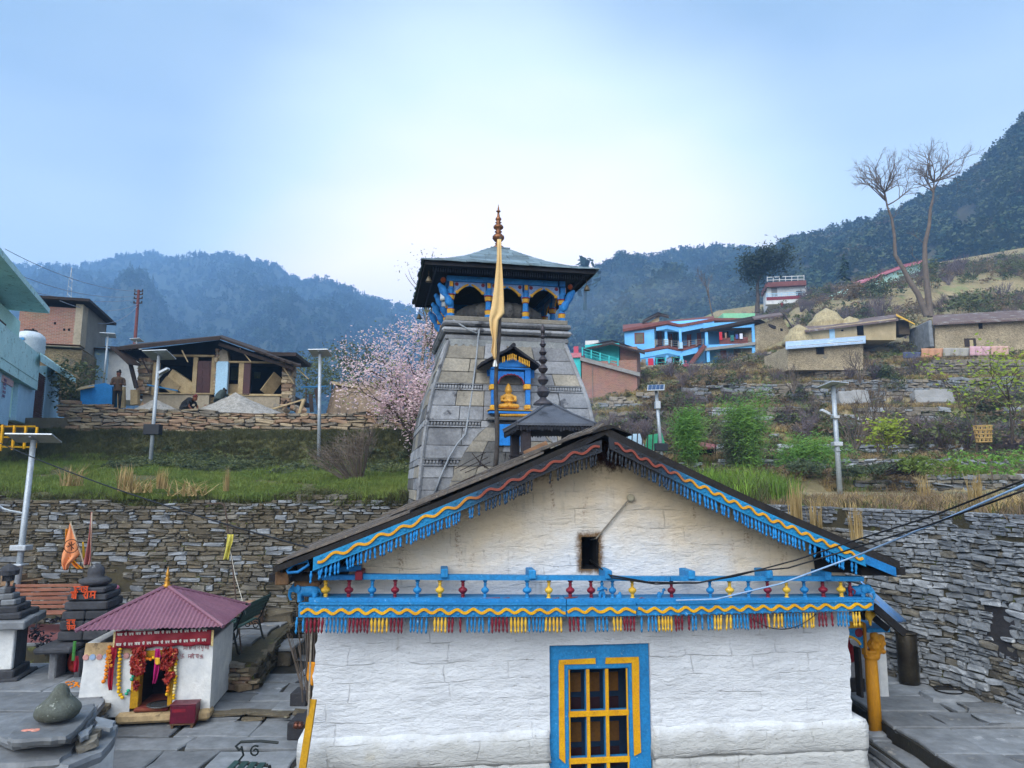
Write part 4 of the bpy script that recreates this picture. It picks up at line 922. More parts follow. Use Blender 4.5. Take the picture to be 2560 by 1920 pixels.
def clump(n,rx,rz,leaf,m,seed=0,core=.35,m2=None):
 """crown of small leaf faces gathered in sprays; gaps stay open."""
 r=random.Random(seed);mb=MB();k=max(6,n//14);cs=[]
 for i in range(k):
  while True:
   p=Vector((r.uniform(-1,1),r.uniform(-1,1),r.uniform(-1,1)))
   if core<p.length<1:break
  cs.append((p,r.uniform(.16,.36)))
 for i in range(n):
  c0,rad=cs[i%k];p=c0+Vector((r.gauss(0,1),r.gauss(0,1),r.gauss(0,.8)))*rad*.6
  q=Vector((p.x*rx,p.y*rx,(p.z+1)*rz));l=leaf*r.uniform(.6,1.3)
  a=Vector((r.gauss(0,1),r.gauss(0,1),r.gauss(0,.6))).normalized()*l;b=a.orthogonal().normalized();b.rotate(Matrix.Rotation(r.uniform(0,6.28),3,a));b*=l*.42
  mb.add([q-a,q+b,q+a,q-b],[(0,1,2,3)],1 if(m2 and r.random()<.3)else 0)
 return mb.mesh('clump',[m]+([m2]if m2 else[]))
def twigs(n,h,spread,m,r0=.012,seed=0,lean=.5,forks=2):
 r=random.Random(seed);mb=MB()
 for i in range(n):
  a=r.uniform(0,6.283);t_=spread*r.random()**.5;top=Vector((t_*math.cos(a),t_*math.sin(a),h*r.uniform(.6,1)));b=Vector((top.x*.1,top.y*.1,0));mid=b.lerp(top,.5)+Vector((r.uniform(-.1,.1),r.uniform(-.1,.1),.1))*h*.5
  mb.tube([b,mid,top],[r0,r0*.7,r0*.3],3,0,False)
  for f in range(forks):
   s_=mid.lerp(top,r.uniform(0,.7));e_=s_+Vector((r.gauss(0,.25),r.gauss(0,.25),r.uniform(.1,.4)))*h*.6;mb.tube([s_,e_],[r0*.5,r0*.2],3,0,False)
 return mb.mesh('twigs',[m])
GR=[tuft(26,.16,.14,M_grass,.006,.6,s_)for s_ in range(3)];GRD=[tuft(26,.22,.16,M_grass_d,.008,.8,s_+5)for s_ in range(3)]
FERN=[clump(110,.28,.14,.042,M_leafd,3),clump(110,.3,.13,.04,M_leafm,4),clump(100,.3,.11,.042,M_grass_d,8)]
# === stones and walls
SH=[]
for s_ in range(14):
 r=random.Random(s_+40);j=lambda a=.07:r.uniform(-a,a);vs=[]
 for(y,sc_,jj)in((.5,1.,.02),(-.30,1.,.06),(-.5,.80,.10)):
  for x,z in((-.5,-.5),(0,-.5),(.5,-.5),(.5,.0),(.5,.5),(0,.5),(-.5,.5),(-.5,0)):
   vs.append((x*sc_+j(jj),y+j(.06),z*sc_+j(jj)*1.4))
 fs=[]
 for q in range(2):
  for k_ in range(8):fs.append((q*8+k_,q*8+(k_+1)%8,q*8+8+(k_+1)%8,q*8+8+k_))
 fs.append(tuple(range(16,24)));SH.append((vs,fs))
def stone_meshes(m):return[MB().add(*s_).mesh('stone',[m])for s_ in SH]
def stone_wall(parent,path,zb,zt,hh,ww,mats_,cap=300,depth=.22,core=None,gap=.012,skip=None,jit=.03,name='stone',tilt=.05,only_stuff=False):
 """dry masonry along a polyline [(x, y)]: zb, zt are functions of distance; the largest stones are parts, the rest one part of kind stuff."""
 P=[Vector((x,y,0))for x,y in path];L=[0.]
 for a,b in zip(P[:-1],P[1:]):L.append(L[-1]+(b-a).length)
 def loc(s):
  for i in range(len(P)-1):
   if s<=L[i+1]or i==len(P)-2:
    f=(s-L[i])/(L[i+1]-L[i]);d=(P[i+1]-P[i]).normalized();return P[i].lerp(P[i+1],f),math.atan2(d.y,d.x)
 tot=L[-1];rects=[];z=min(zb(q*tot/20)for q in range(21));top=max(zt(q*tot/20)for q in range(21))
 while z<top:
  h=random.uniform(*hh);s=random.uniform(-.2,0)
  while s<tot:
   wd=random.uniform(*ww)*(1.25 if h>sum(hh)/2 else .9);m=s+wd/2
   if 0<=m<=tot and z+h*.6>=zb(m)and z+h*.7<=zt(m):
    if h>.12 and random.random()<.3:f=random.uniform(.35,.65);q=[(m,z+h*f/2,wd,h*f),(m,z+h*(1+f)/2,wd,h*(1-f))]
    else:q=[(m,z+h/2,wd,h)]
    for t_ in q:
     if not(skip and skip(t_[0],t_[1])):rects.append(t_)
   s+=wd
  z+=h
 rects.sort(key=lambda t_:-t_[2]*t_[3]);sets=[stone_meshes(m)for m in mats_];rest=[MB()for _ in mats_]
 for i,(m,zc,wd,h)in enumerate(rects):
  p,a=loc(m);k_=random.randrange(len(mats_));ty=random.gauss(0,tilt*1.4);off=random.uniform(-jit,jit)
  lo=Vector((p.x+math.sin(a)*off,p.y-math.cos(a)*off,zc));sc=(wd-gap,depth,h-gap)
  if i<cap and not only_stuff:link(name,random.choice(sets[k_]),parent,loc=lo,rot=(random.gauss(0,.04),ty,a),sc=sc)
  else:
   M=Matrix.LocRotScale(lo,Euler((random.gauss(0,.04),ty,a)),Vector(sc));vs,fs=random.choice(SH);rest[k_].add([M@Vector(v)for v in vs],fs)
 for r_,m in zip(rest,mats_):
  if r_.f:r_.build(name,[m],parent,kind='stuff')
 if core:
  mb=MB();n=max(2,int(tot/.4))
  for i in range(n+1):
   s=tot*i/n;p,a=loc(s);o_=Vector((-math.sin(a),math.cos(a),0))
   for d_ in(-.075,.45):
    for zz_ in(zb(s)-.1,zt(s)-.03):q=p+o_*d_;mb.v.append((q.x,q.y,zz_))
  for i in range(n):
   b=i*4
   for f in((0,1,5,4),(1,3,7,5),(3,2,6,7)):mb.f.append(tuple(b+q for q in f));mb.m.append(0)
  mb.f+=[(0,2,3,1),(n*4,n*4+1,n*4+3,n*4+2)];mb.m+=[0,0]
  mb.build('wall_core',[core],parent)
 return loc,tot
M_wst=[mat('lichen_stone_a','7a756a','55514a','a3a399',scale=2.5,bump=.5,var=.3,spot=(7,.62)),mat('lichen_stone_b','655c4c','4a4438','84806c',scale=2.5,bump=.5,var=.3,spot=(8,.6)),mat('lichen_stone_c','868a8e','686c70','b4b8ba',scale=3,bump=.5,var=.25,spot=(9,.64))]
M_earth=mat('mossy_earth','4a4430','36332a','5c6034',scale=1.5,bump=.6,bscale=14,spot=(3,.58))
M_tan=[mat('fresh_stone_a','a3937a','86775f','6b6358',scale=3,bump=.4,var=.25),mat('fresh_stone_b','8c8375','6e675c','b09a78',scale=3,bump=.4,var=.25),mat('fresh_stone_c','9a8068','846c58','77706a',scale=3,bump=.4,var=.2)]
M_pave=[mat('slate_paving_a','868a8e','6a6e72','a0a2a4',scale=2.4,rough=.75,bump=.8,bscale=6,var=.16,spot=(2.2,.62)),mat('slate_paving_b','787b7e','5e6164','948f86',scale=2.4,rough=.75,bump=.8,bscale=6,var=.16,spot=(2.4,.62))]
M_soil=mat('brown_soil','5c5138','4a4530','6e6a40',scale=.7,bump=.6,bscale=9,spot=(1.1,.55),fine=.35)
def struct(o,label,cat):return tag(o,label,cat,None,'structure')
mb=MB();n=40
for j in range(n+1):
 for i in range(n+1):x,y=(i/n*2-1),(j/n*2-1);mb.v.append((math.copysign(abs(x)**2.5,x)*1900,780+math.copysign(abs(y)**2.5,y)*1150,-1.6))
for j in range(n):
 for i in range(n):mb.f.append((j*n+j+i,j*n+j+i+1,(j+1)*(n+1)+i+1,(j+1)*(n+1)+i));mb.m.append(0)
struct(mb.build('ground',[M_soil]),'brown valley ground reaching away on every side','ground')
court=thing('courtyard','grey slate paved temple courtyard on several levels','courtyard');court['kind']='structure'
M_bed=mat('dark_joint_earth','2e2c28','26251f','40402c',scale=4,bump=.5)
PF=onz(637,1648,.65)
def bed(x0,x1,y0,y1,z,name='paving_bed'):mb=MB();mb.box(x0,x1,y0,y1,z-1.2,z-.035);return mb.build(name,[M_bed],court)
bed(-16,3.5,3,12.25,0);bed(-16,5.2,12.2501,17.9,.12);bed(3.5001,5.05,3,12.25,0);bed(5.0501,5.38,3,18,.2);bed(5.3801,9.5,3,18,.4)
def slabs(x0,x1,y0,y1,z,dx=(.6,1.4),dy=(.45,.85),inside=None,xr=None,tilt=.006,th=.07):
 y=y0
 while y<y1:
  d=random.uniform(*dy);ya,yb=y,min(y+d,y1);x=x0-random.uniform(0,.5)
  if y1-yb<.25:yb=y1
  while x<x1:
   wd=random.uniform(*dx);xa,xb=max(x,x0),min(x+wd,x1 if xr is None else min(x1,xr((ya+yb)/2)))
   if xb-xa>.12 and(inside is None or inside((xa+xb)/2,(ya+yb)/2)):
    g=.018;j=lambda:random.uniform(-.045,.045)
    poly=[(xa+g+j(),ya+g),((xa+xb)/2,ya+g+abs(j())),(xb-g+j(),ya+g),(xb-g+j()*1.2,(ya+yb)/2),(xb-g+j(),yb-g),((xa+xb)/2,yb-g-abs(j())),(xa+g+j(),yb-g),(xa+g+j(),(ya+yb)/2)]
    zz_=z+random.uniform(-.012,.012);tx,ty=random.gauss(0,tilt),random.gauss(0,tilt);cx_,cy_=(xa+xb)/2,(ya+yb)/2;mb=MB();n=8
    top=[(px+(cx_-px)*.03,py+(cy_-py)*.03,zz_+tx*(px-cx_)+ty*(py-cy_))for px,py in poly];mid=[(px,py,zz_-.014+tx*(px-cx_)+ty*(py-cy_))for px,py in poly];lo=[(px,py,zz_-th)for px,py in poly]
    mb.add(top+mid+lo,[tuple(range(n))]+[(q*n+k_,(q+1)*n+k_,(q+1)*n+(k_+1)%n,q*n+(k_+1)%n)for q in range(2)for k_ in range(n)])
    mb.build('paving_slab',[random.choice(M_pave)],court)
   x+=wd
  y=yb
slabs(-7.6,-2.0,7.6,12.2,0.0,(.7,1.7),(.5,.95));slabs(-5.4,-2.4,12.27,17.6,.12,(.5,1.1),(.4,.75),inside=lambda x,y:not(x<PF.x+.1+(y-PF.y)*.08 and y>PF.y-.1))
def TE(y):return-6.55+(12-y)*.235
slabs(-11.5,-5.9,8.6,14.0,.45,(.9,1.9),(.6,1.1),xr=TE)
slabs(3.6,5.04,8.6,11.5,0.,(.6,1.2),(.5,.9));slabs(5.06,5.37,8.4,12.0,.2,(.4,.5),(.7,1.3));slabs(5.39,7.6,8.0,15.2,.4,(.7,1.6),(.5,1.0));slabs(3.6,5.05,11.5,15.2,.2,(.6,1.2),(.5,.9))
mb=MB();mb.prism([(-12,8.4),(TE(8.4),8.4),(TE(11.9),11.9),(TE(11.9),13.6),(-12,13.6)],0,.42);mb.v=[(x,z,y)for x,y,z in mb.v];o=mb.build('terrace_bed',[M_bed],court)
plat=thing('bench_platform','raised stone platform with slate top carrying the iron bench before the retaining wall','platform')
mb=MB();p1=onz(730,1546,.65);pq=[(PF.x,PF.y),(p1.x,17.6),(-10.5,17.6),(-10.5,14.6),(-5.6,14.6),(-5.6,PF.y)]
mb.prism(pq,-.1,.60);mb.v=[(x,z,y)for x,y,z in mb.v];mb.build('platform_core',[M_earth],plat)
n0=len(court.children)
slabs(-10.4,p1.x,PF.y,17.5,.65,(.8,1.5),(.6,1.1),xr=lambda y:PF.x+(p1.x-PF.x)*(y-PF.y)/(17.6-PF.y),inside=lambda x,y:y>14.6 or x>-5.6)
for o in list(court.children)[n0:]:o.parent=plat
ed=MB()
stone_wall(plat,[(-5.6,PF.y-.02),(PF.x,PF.y-.02)],lambda s:.12,lambda s:.62,(.06,.12),(.15,.4),M_tan,300,.14)
stone_wall(plat,[(PF.x+.02,PF.y),(p1.x+.02,17.5)],lambda s:.12,lambda s:.62,(.06,.13),(.2,.45),[M_wst[1],M_earth],60,.14)
st=thing('step_block','grey slate topped stone step block beside the bench platform','step',(0,0,0));c0=onz(690,1618,.42)
mb=MB();mb.bbox(c0.x-.36,c0.x+.42,c0.y-.3,c0.y+.62,.40,.47,.012);mb.build('step_slab',[M_pave[0]],st);mb=MB();mb.bbox(c0.x-.32,c0.x+.38,c0.y-.26,c0.y+.58,.08,.398,.03);mb.build('step_base',[M_wst[1]],st)
for q in range(3):
 pass
kb=thing('kerb_course','broken line of dark slate edging stones between two paving levels by the small shrine','kerb')
stone_wall(kb,[(-6.1,12.24),(-2.3,12.24)],lambda s:-.02,lambda s:.15,(.06,.09),(.3,.9),[M_pave[1],M_wst[1]],300,.2)
kb2=thing('terrace_edge','rough slab edge of the raised left terrace beside the small shrine','kerb')
stone_wall(kb2,[(TE(8.4)+.04,8.4),(TE(11.9)+.04,11.9)],lambda s:-.02,lambda s:.46,(.07,.13),(.3,.9),[M_pave[1],M_wst[1]],300,.25)
for x,z0,z1,nm in((5.06,0,.2,'a'),(5.39,.2,.4,'b')):
 sw=thing('stone_step','long low slate step beside the porch, '+('lower of the two' if nm=='a' else 'upper of the two'),'step')
 stone_wall(sw,[(x,12.0 if nm=='a' else 14.5),(x+(.02 if nm=='a' else .12),8.0)],lambda s:z0-.03,lambda s:z1,(.09,.1),(.7,1.5),[M_pave[1]],300,.14,tilt=.01)
wl_=thing('left_retaining_wall','long mossy dry stone retaining wall behind the shrines, grass growing on top','wall')
def ztl(s):return 3.42+.1*math.sin(s*.7)-.06*math.sin(s*2.3)+1.25*smoothstep(2.2,.7,s)
NX0,NX1=at(262,1500,17.4).x,at(318,1500,17.4).x
wpath=[(-15,16.6),(-11.5,17.45),(-1.2,17.85),(5.2,18.1)]
zn0,zn1=at(290,1478,17.5).z,at(290,1415,17.5).z
loc_,tot_=stone_wall(wl_,wpath,lambda s:.1,ztl,(.045,.14),(.10,.44),[M_wst[0],M_wst[1],M_wst[1],M_wst[0],M_wst[2]],300,.24,M_earth,skip=lambda s,z:(NX0<-15+s*.985<NX1 and zn0<z<zn1-.3*abs((-15+s*.985-(NX0+NX1)/2)/(NX1-NX0)*2)**2))
mb=MB();mb.box(NX0-.1,NX1+.1,17.63,17.66,zn0-.1,zn1+.05);mb.build('niche_back',[M_void],wl_)  # flat black sheet; its colour stands in for shade inside the niche
wr_=thing('right_retaining_wall','tall grey stone retaining wall with a sooty niche with painted shade at the right of the porch','wall')
rpath=[(5.0,17.9),(5.95,16.0),(7.05,12.9),(7.41,12.28),(7.63,11.1),(8.3,8.0)]
M_gw=mat('pale_lichen_stone','9a9ea2','7c8084','c4c8ca',scale=3,bump=.5,var=.25,spot=(6,.6))
def ztr(s):return 2.98+.03*math.sin(s*1.3)
a_=onz(2500,1640,.4)
rn0,rn1=at(2479,1600,11.25),at(2540,1600,10.95);rz0,rz1=1.27,1.96
def rskip(s,z):
 return abs(s-7.066)<.17 and rz0<z<rz1-.25*abs((s-7.066)/.22)**3
stone_wall(wr_,rpath,lambda s:.3,ztr,(.045,.14),(.09,.34),[M_wst[2],M_gw,M_wst[2],M_wst[0],M_gw],300,.26,M_earth,skip=rskip,jit=.035)
mb=MB();mb.box(-.3,.3,-.012,.012,rz0-.1,rz1+.05,0,Matrix.Translation((7.49,11.343,0))@Matrix.Rotation(R(-79.4),4,'Z'));mb.build('niche_back',[mat('sooty_niche_shade','3a383a','2a292b',scale=4,bump=.5)],wr_)  # flat sooty sheet; its dark colour also paints in the niche's deep shade
pw=thing('brick_parapet','low whitish grey brick parapet along the top of the right retaining wall','wall')
M_gbr=[mat('pale_grey_brick','8d9196','6f7378','a8acb0',scale=4,bump=.4,var=.22),mat('grey_brick','777c82','5c6066',scale=4,bump=.4,var=.22)]
stone_wall(pw,[(x+.04,y)for x,y in rpath],lambda s:3.0,lambda s:3.34,(.066,.07),(.20,.24),M_gbr,300,.2,M_earth,gap=.008,jit=.006,name='brick',tilt=.008,skip=lambda s,z:abs((s%2.6)-1.3)<.12)
def lz(x,y):
 b=3.40+(y-17.6)*.118+.07*fbm(x*.5,y*.5,3)+.25*smoothstep(-8.5,-11.5,x)*(y-17.6)/9
 bank=smoothstep(25.7+.5*fbm(x*.3,1,1),27.5,y);return b*(1-bank)+5.76*bank+.12*fbm(x,y,8)*bank
mb=MB();X=np.linspace(-19,1.5,70);Y=list(np.linspace(17.75,25,20))+list(np.linspace(25.2,28.2,22))
for y in Y:
 for x in X:mb.v.append((x,y,lz(x,y)-(.15 if y<17.8 else 0)))
for j in range(len(Y)-1):
 for i in range(len(X)-1):a=j*len(X)+i;mb.f.append((a,a+1,a+len(X)+1,a+len(X)));mb.m.append(0)
struct(mb.build('grass_terrace',[mat('turf','4a4a28','565432','5a4f34',scale=.6,bump=.6,bscale=10,spot=(.8,.6))],smooth=True),'grassy terrace and bank above the left retaining wall','terrace')
pts=[];sc=[]
for i in range(19000):
 x=random.uniform(-18.5,.3);y=17.75+8.4*random.random()**1.3
 if fbm(x*.45,y*.45,2)<-.34:continue
 pts.append((x,y,lz(x,y)-.01));sc.append(random.uniform(.5,1.15)*(1.1+.5*fbm(x,y,5)))
scatter('grass',pts,sc,GR,'short green grass on the terrace above the left retaining wall','grass',.15)
pts=[];sc=[]
for i in range(9000):
 x=random.uniform(-18.5,1);y=random.uniform(25.3,28.1);pts.append((x,y,lz(x,y)-.02));sc.append(random.uniform(.5,1.0))
scatter('bank_grass',pts,sc,GRD,'dark matted grass covering the bank under the upper stone wall','grass',.5)
pts=[];sc=[]
for i in range(1500):
 x=random.uniform(-13.5,0);y=random.gauss(17.78,.1);pts.append((x,y,ztl(max(0,x+15.2))-random.uniform(0,.25)));sc.append(random.uniform(.5,1.1))
scatter('wall_top_grass',pts,sc,GRD+GR[:1],'ragged grass hanging over the top of the left retaining wall','grass',.6)
pts=[];sc=[]
for i in range(420):
 x=random.uniform(-13.4,-8.5)if i<260 else random.uniform(-8,-1);y=random.uniform(23.4,26.4);pts.append((x,y,lz(x,y)));sc.append(random.uniform(.5,1.3))
scatter('bank_leaves',pts,sc,FERN[:2],'low leafy weeds at the foot of the grass bank','weeds',.2)
uw=thing('upper_stone_wall','loosely stacked tan stone wall above the grass bank before the ruined house','wall')
def ztu(s):return 6.64+.10*math.sin(s*.55)+.06*math.sin(s*1.7)+.55*smoothstep(3.6,3.2,s)*smoothstep(.6,1.0,s)*0
stone_wall(uw,[(-17.2,27.6),(-12,28.0),(-4.0,28.1),(1.2,28.2)],lambda s:5.66,ztu,(.09,.17),(.25,.62),M_tan,300,.3,M_bed,tilt=.07)
mb=MB();mb.box(-26,3.2,28.35,62,3,6.42);struct(mb.build('building_plot',[mat('rubble_ground','77705f','5f594c','8d8778',scale=2,bump=.8,bscale=8)]),'levelled rubble ground of the ruined house plot','ground')
COLS=[(1380,[(27,1192),(30.5,1158),(34.5,1125),(39,1095),(45,1050),(52,1012),(60,990),(74,935),(92,None),(140,915)]),(1600,[(27,1192),(30.5,1155),(34.5,1115),(39,1082),(45,1024),(52,985),(60,955),(73,912),(92,None),(140,860)]),(1800,[(27,1194),(30.5,1152),(34.5,1111),(39,1080),(45,1022),(52,960),(60,940),(73,906),(86,None),(140,770)]),(2000,[(27,1194),(30.5,1152),(34.5,1111),(39,1080),(45,1022),(52,955),(58,932),(66,862),(95,790),(140,742)]),(2300,[(27,1192),(30.5,1152),(34.5,1111),(39,1080),(45,1022),(52,948),(57,905),(66,868),(95,735),(140,660)]),(2600,[(27,1190),(30.5,1150),(34.5,1108),(39,1075),(45,1015),(52,942),(57,898),(66,850),(95,700),(140,610)]),(3000,[(27,1180),(30.5,1140),(34.5,1095),(39,1060),(45,1000),(52,925),(57,880),(66,820),(95,660),(140,560)])]
def colpts(c):
 o=[]
 for Y,y in c[1]:o.append((Y,o[-1][1]+.1 if y is None else EYE+Y*ray(c[0],y)[2]/ray(c[0],y)[1]))
 return o
CPT=[((c[0]-1280)/FOC,colpts(c))for c in COLS]
def edges(u):
 for(u0,p0),(u1,p1)in zip(CPT[:-1],CPT[1:]):
  if u<=u1 or u1==CPT[-1][0]:
   f=min(1,max(0,(u-u0)/(u1-u0)));return[(a[0]+(b[0]-a[0])*f,a[1]+(b[1]-a[1])*f)for a,b in zip(p0,p1)]
def hill_z(x,y):
 t_=y/.99;u=x/t_;E=edges(u);w_=1+.020*fbm(u*9,y*.05,2)*(y<56)
 yy=y/w_;pz,py=3.28,18.
 for i,(Y,z)in enumerate(E):
  if yy<Y-.35 or(i==len(E)-1 and yy<Y):
   k_=.30 if i<7 else .8
   f=(yy-py)/max(.1,(Y-.35-py));return pz+k_*(z-pz)*min(1,max(0,f))**.8+.05*fbm(x*.6,y*.6,1)
  if yy<Y:
   k_=.30 if i<7 else .8
   a=pz+k_*(z-pz);f=(yy-Y+.35)/.35;return a+(z-a)*f
  pz,py=z,Y
 return pz-(yy-py)*.25
us=np.linspace(-.02,1.02,150);ys=[]
y=18.
while y<60:ys.append(y);y+=.22 if y<46 else .3
while y<175:ys.append(y);y*=1.02
mb=MB()
for y in ys:
 for u in us:
  x=u*y*1.01
  if y<26 and False:pass
  mb.v.append((x,y,hill_z(x,y)))
nu=len(us)
def wallline(x):
 return 18.2 if x<4.9 else 17.9-(x-5.0)*3.0+.35
vs=[]
for(x,y,z)in mb.v:vs.append((x,y,z))
for j in range(len(ys)-1):
 for i in range(nu-1):a=j*nu+i;mb.f.append((a,a+1,a+nu+1,a+nu));mb.m.append(0)
M_hill=mat('terrace_soil','958666','7c7254','787a52',scale=.35,bump=.7,bscale=5,spot=(.5,.54),fine=.35)
struct(mb.build('terraced_hillside',[M_hill],smooth=True),'terraced field hillside rising to the right towards the village houses','hillside')
mb=MB();q=[(5.05,18.2),(6.2,16.1),(7.3,12.9),(7.9,10.8),(8.6,8.0),(30,8.0),(30,18.2)]
mb.prism(q,1.2,3.27);mb.v=[(x,z,y)for x,y,z in mb.v];struct(mb.build('upper_terrace',[M_hill]),'flat field terrace behind the brick parapet','terrace')
def riser(i,u0,u1,hh,ww,mats_,label,cap=0,frac=1.):
 """masonry on riser i between two sight angles"""
 n=24;path=[];zb=[];zt=[]
 for k_ in range(n+1):
  u=u0+(u1-u0)*k_/n;E=edges(u);Y,z=E[i];pz=E[i-1][1]if i else 3.28;a=pz+(.30 if i<7 else .8)*(z-pz)
  yy=(Y-.22)*(1+.020*fbm(u*9,Y*.05,2)*(Y<56));path.append((u*yy*1.01,yy));zb.append(z-(z-a)*frac);zt.append(z+.02)
 L=[0.]
 for p,q_ in zip(path[:-1],path[1:]):L.append(L[-1]+math.dist(p,q_))
 tw=thing('terrace_wall',label,'wall',group='terrace walls on the hillside')
 stone_wall(tw,path,lambda s:float(np.interp(s,L,zb)),lambda s:float(np.interp(s,L,zt)),hh,ww,mats_,cap,.3,None,tilt=.06,jit=.08,only_stuff=cap==0,skip=lambda s,z:fbm(s*.35,z*.8,i+.5)<-.28)
 return tw
ux=lambda px:(px-1280)/FOC
riser(0,ux(2120),ux(2600),(.10,.22),(.25,.6),[M_wst[2],M_wst[0]],'whitish rubble field wall just above the brick parapet',160)
riser(1,ux(1560),ux(2600),(.12,.24),(.25,.7),[M_gw,M_wst[2],M_wst[0]],'lowest grey terrace wall above the fields, seen behind the parapet terrace')
riser(2,ux(1560),ux(2600),(.13,.25),(.3,.7),[M_gw,M_wst[0]],'second terrace wall up the slope, behind the feathery bushes')
riser(3,ux(1500),ux(2560),(.14,.26),(.3,.8),[M_gw,M_wst[0]],'fourth stone terrace wall up the field slope, half overgrown')
riser(4,ux(1500),ux(2560),(.16,.30),(.35,.9),[M_gw,M_wst[0],M_tan[1]],'long stone terrace wall across the middle of the slope behind the bamboo')
riser(5,ux(1500),ux(2560),(.18,.32),(.4,.9),[M_gw,M_tan[1]],'stone terrace wall below the village path, dark and overgrown')
riser(7,ux(1620),ux(1930),(.22,.4),(.5,1.2),[M_wst[0],M_tan[1]],'solid stone terrace wall holding up the blue house yard',200)
riser(6,ux(2040),ux(2560),(.18,.3),(.4,.9),[M_wst[0],M_tan[1]],'stone terrace wall under the stone huts with drying cloths',0,.8)
pts={k_:[]for k_ in 'gdbl'}
NOGROW=[(1555,1995,69,88),(1395,1612,53,70),(1955,2262,52.5,72),(2300,2640,55,66)]
def clear(u,y):px=u*FOC+1280;return any(a<px<b and c_<y<d for a,b,c_,d in NOGROW)
def hp(u,y):x=u*y*1.01;return(x,y,hill_z(x,y))
for i in range(17000):
 u=random.uniform(.02,.86);E=edges(u);k_=random.randrange(7);Y=E[k_][0];nx=E[k_+1][0]if k_<9 else Y+5
 y=Y-random.uniform(-.1,.5)if random.random()<.24 else random.uniform(Y+.2,nx-.3)
 f=fbm(u*14,y*.22,6);p=hp(u,y);s_=random.uniform(.6,1.15)*(1+y/110)
 pts['g' if f>.22 else('b' if f<-.1 else 'd')].append((*p,s_))
for i in range(2600):
 u=random.uniform(.02,.86);y=58+115*random.random()**1.4;p=hp(u,y)
 if clear(u,y):continue
 pts['l' if fbm(u*9,y*.08,3)>-.05 else 'b'].append((*p,random.uniform(1.0,2.8)*(y/75)**.5))
for i in range(1500):
 u=random.uniform(.02,.86);E=edges(u);k_=random.randrange(2,7);Y=E[k_][0];y=Y-random.uniform(0,.8)
 if fbm(u*11,k_*3.3,9)>.02 and not clear(u,y-.8):pts['l'].append((*hp(u,y),random.uniform(.9,2.2)))
pts['e']=[]
for i in range(7000):
 u=random.uniform(.1,.86);E=edges(u);k_=random.randrange(1,8);Y=E[k_][0];y=Y*(1+.020*fbm(u*9,Y*.05,2)*(Y<56))+random.uniform(-.05,.35)
 if fbm(u*20,k_*2.2,5)>-.25:pts['e'].append((*hp(u,y),random.uniform(.6,1.2)*(1+y/110)))
def sct(name,key,protos,label):
 P=pts[key];scatter(name,[p[:3]for p in P],[p[3]for p in P],protos,label,'vegetation',.25)
BR=[tuft(30,.20,.2,M_brown,.009,.9,21),tuft(30,.26,.18,M_dry,.008,.8,22),clump(60,.3,.12,.07,M_rust,12)]
sct('field_grass','g',GR+[tuft(26,.2,.18,M_grass,.009,.7,31)],'green grass on the field terraces');sct('field_weeds','d',GRD+FERN+BR[:2],'dark weeds over the terrace steps');sct('edge_grass','e',[BR[1],BR[1],BR[0],GR[2]],'pale dry grass along the edges of the field terraces');sct('withered_grass','b',BR,'withered brown grass on the terrace steps')
M_ptw=mat('purple_grey_twig','6f6468','5e5458','80746a',scale=2,bump=0)
SB=[clump(260,.5,.30,.055,M_leafd,51,.2,M_leafm),clump(240,.55,.28,.055,M_leafm,52,.2,M_grass_d),clump(220,.5,.26,.05,M_rust,53,.2),twigs(34,.7,.4,M_ptw,.010,54,forks=4),twigs(30,.55,.5,M_twig,.010,55,forks=4)]
sct('hillside_shrubs','l',SB,'low shrubs spread over the hillside and the terrace steps')
# === far hills with their woods
def hill(name,ridge,Yr,Y0,z0,m,seed,rough=.06,label='',back=1.35):
 """ridge: (photo px, py); Yr(px) the distance of the ridge line."""
 mb=MB();xs=np.linspace(ridge[0][0],ridge[-1][0],120);nv=34;G={}
 for i,px in enumerate(xs):
  py=float(np.interp(px,[r[0]for r in ridge],[r[1]for r in ridge]));D=Yr(px);top=at(px,py,D);u=(px-1280)/FOC
  for j in range(nv+1):
   f=j/(nv-4);y=Y0+(D-Y0)*f
   if f<=1:z=z0+(top.z-z0)*(f**.9)+(D*rough)*fbm(u*7,f*3.2,seed,5)*math.sin(math.pi*min(1,f))**.7
   else:z=top.z-(f-1)*D*.45
   mb.v.append((u*y*(top.x/(u*D)if abs(u)>1e-3 else 1.0),y,z));G[(i,j)]=len(mb.v)-1
 for i in range(len(xs)-1):
  for j in range(nv):mb.f.append((G[(i,j)],G[(i+1,j)],G[(i+1,j+1)],G[(i,j+1)]));mb.m.append(0)
 o=struct(mb.build(name,[m],smooth=True),label,'hill');return mb,len(xs),nv
def wood(name,hm,n,h,protos,label,fmax=1.02,keep=lambda u,f:True,fmin=.12,edge=0):
 mb,nx,nv=hm;P=[];S_=[]
 while len(P)<n+edge:
  i=random.random()*(nx-1.001);fj=(random.uniform(fmin,fmax)if len(P)<n else random.uniform(.985,1.01))*(nv-4);a,b=int(i),min(int(fj),nv-1);fi,fk=i-a,fj-b
  if len(P)<n and not keep(i/nx,fj/(nv-4)):continue
  v=lambda q,r:Vector(mb.v[q*(nv+1)+r]);p=v(a,b).lerp(v(a+1,b),fi).lerp(v(a,b+1).lerp(v(a+1,b+1),fi),fk)
  P.append(p-Vector((0,0,h*.1)));S_.append(h*random.uniform(.55,1.2))
 scatter(name,P,S_,protos,label,'forest',.06)
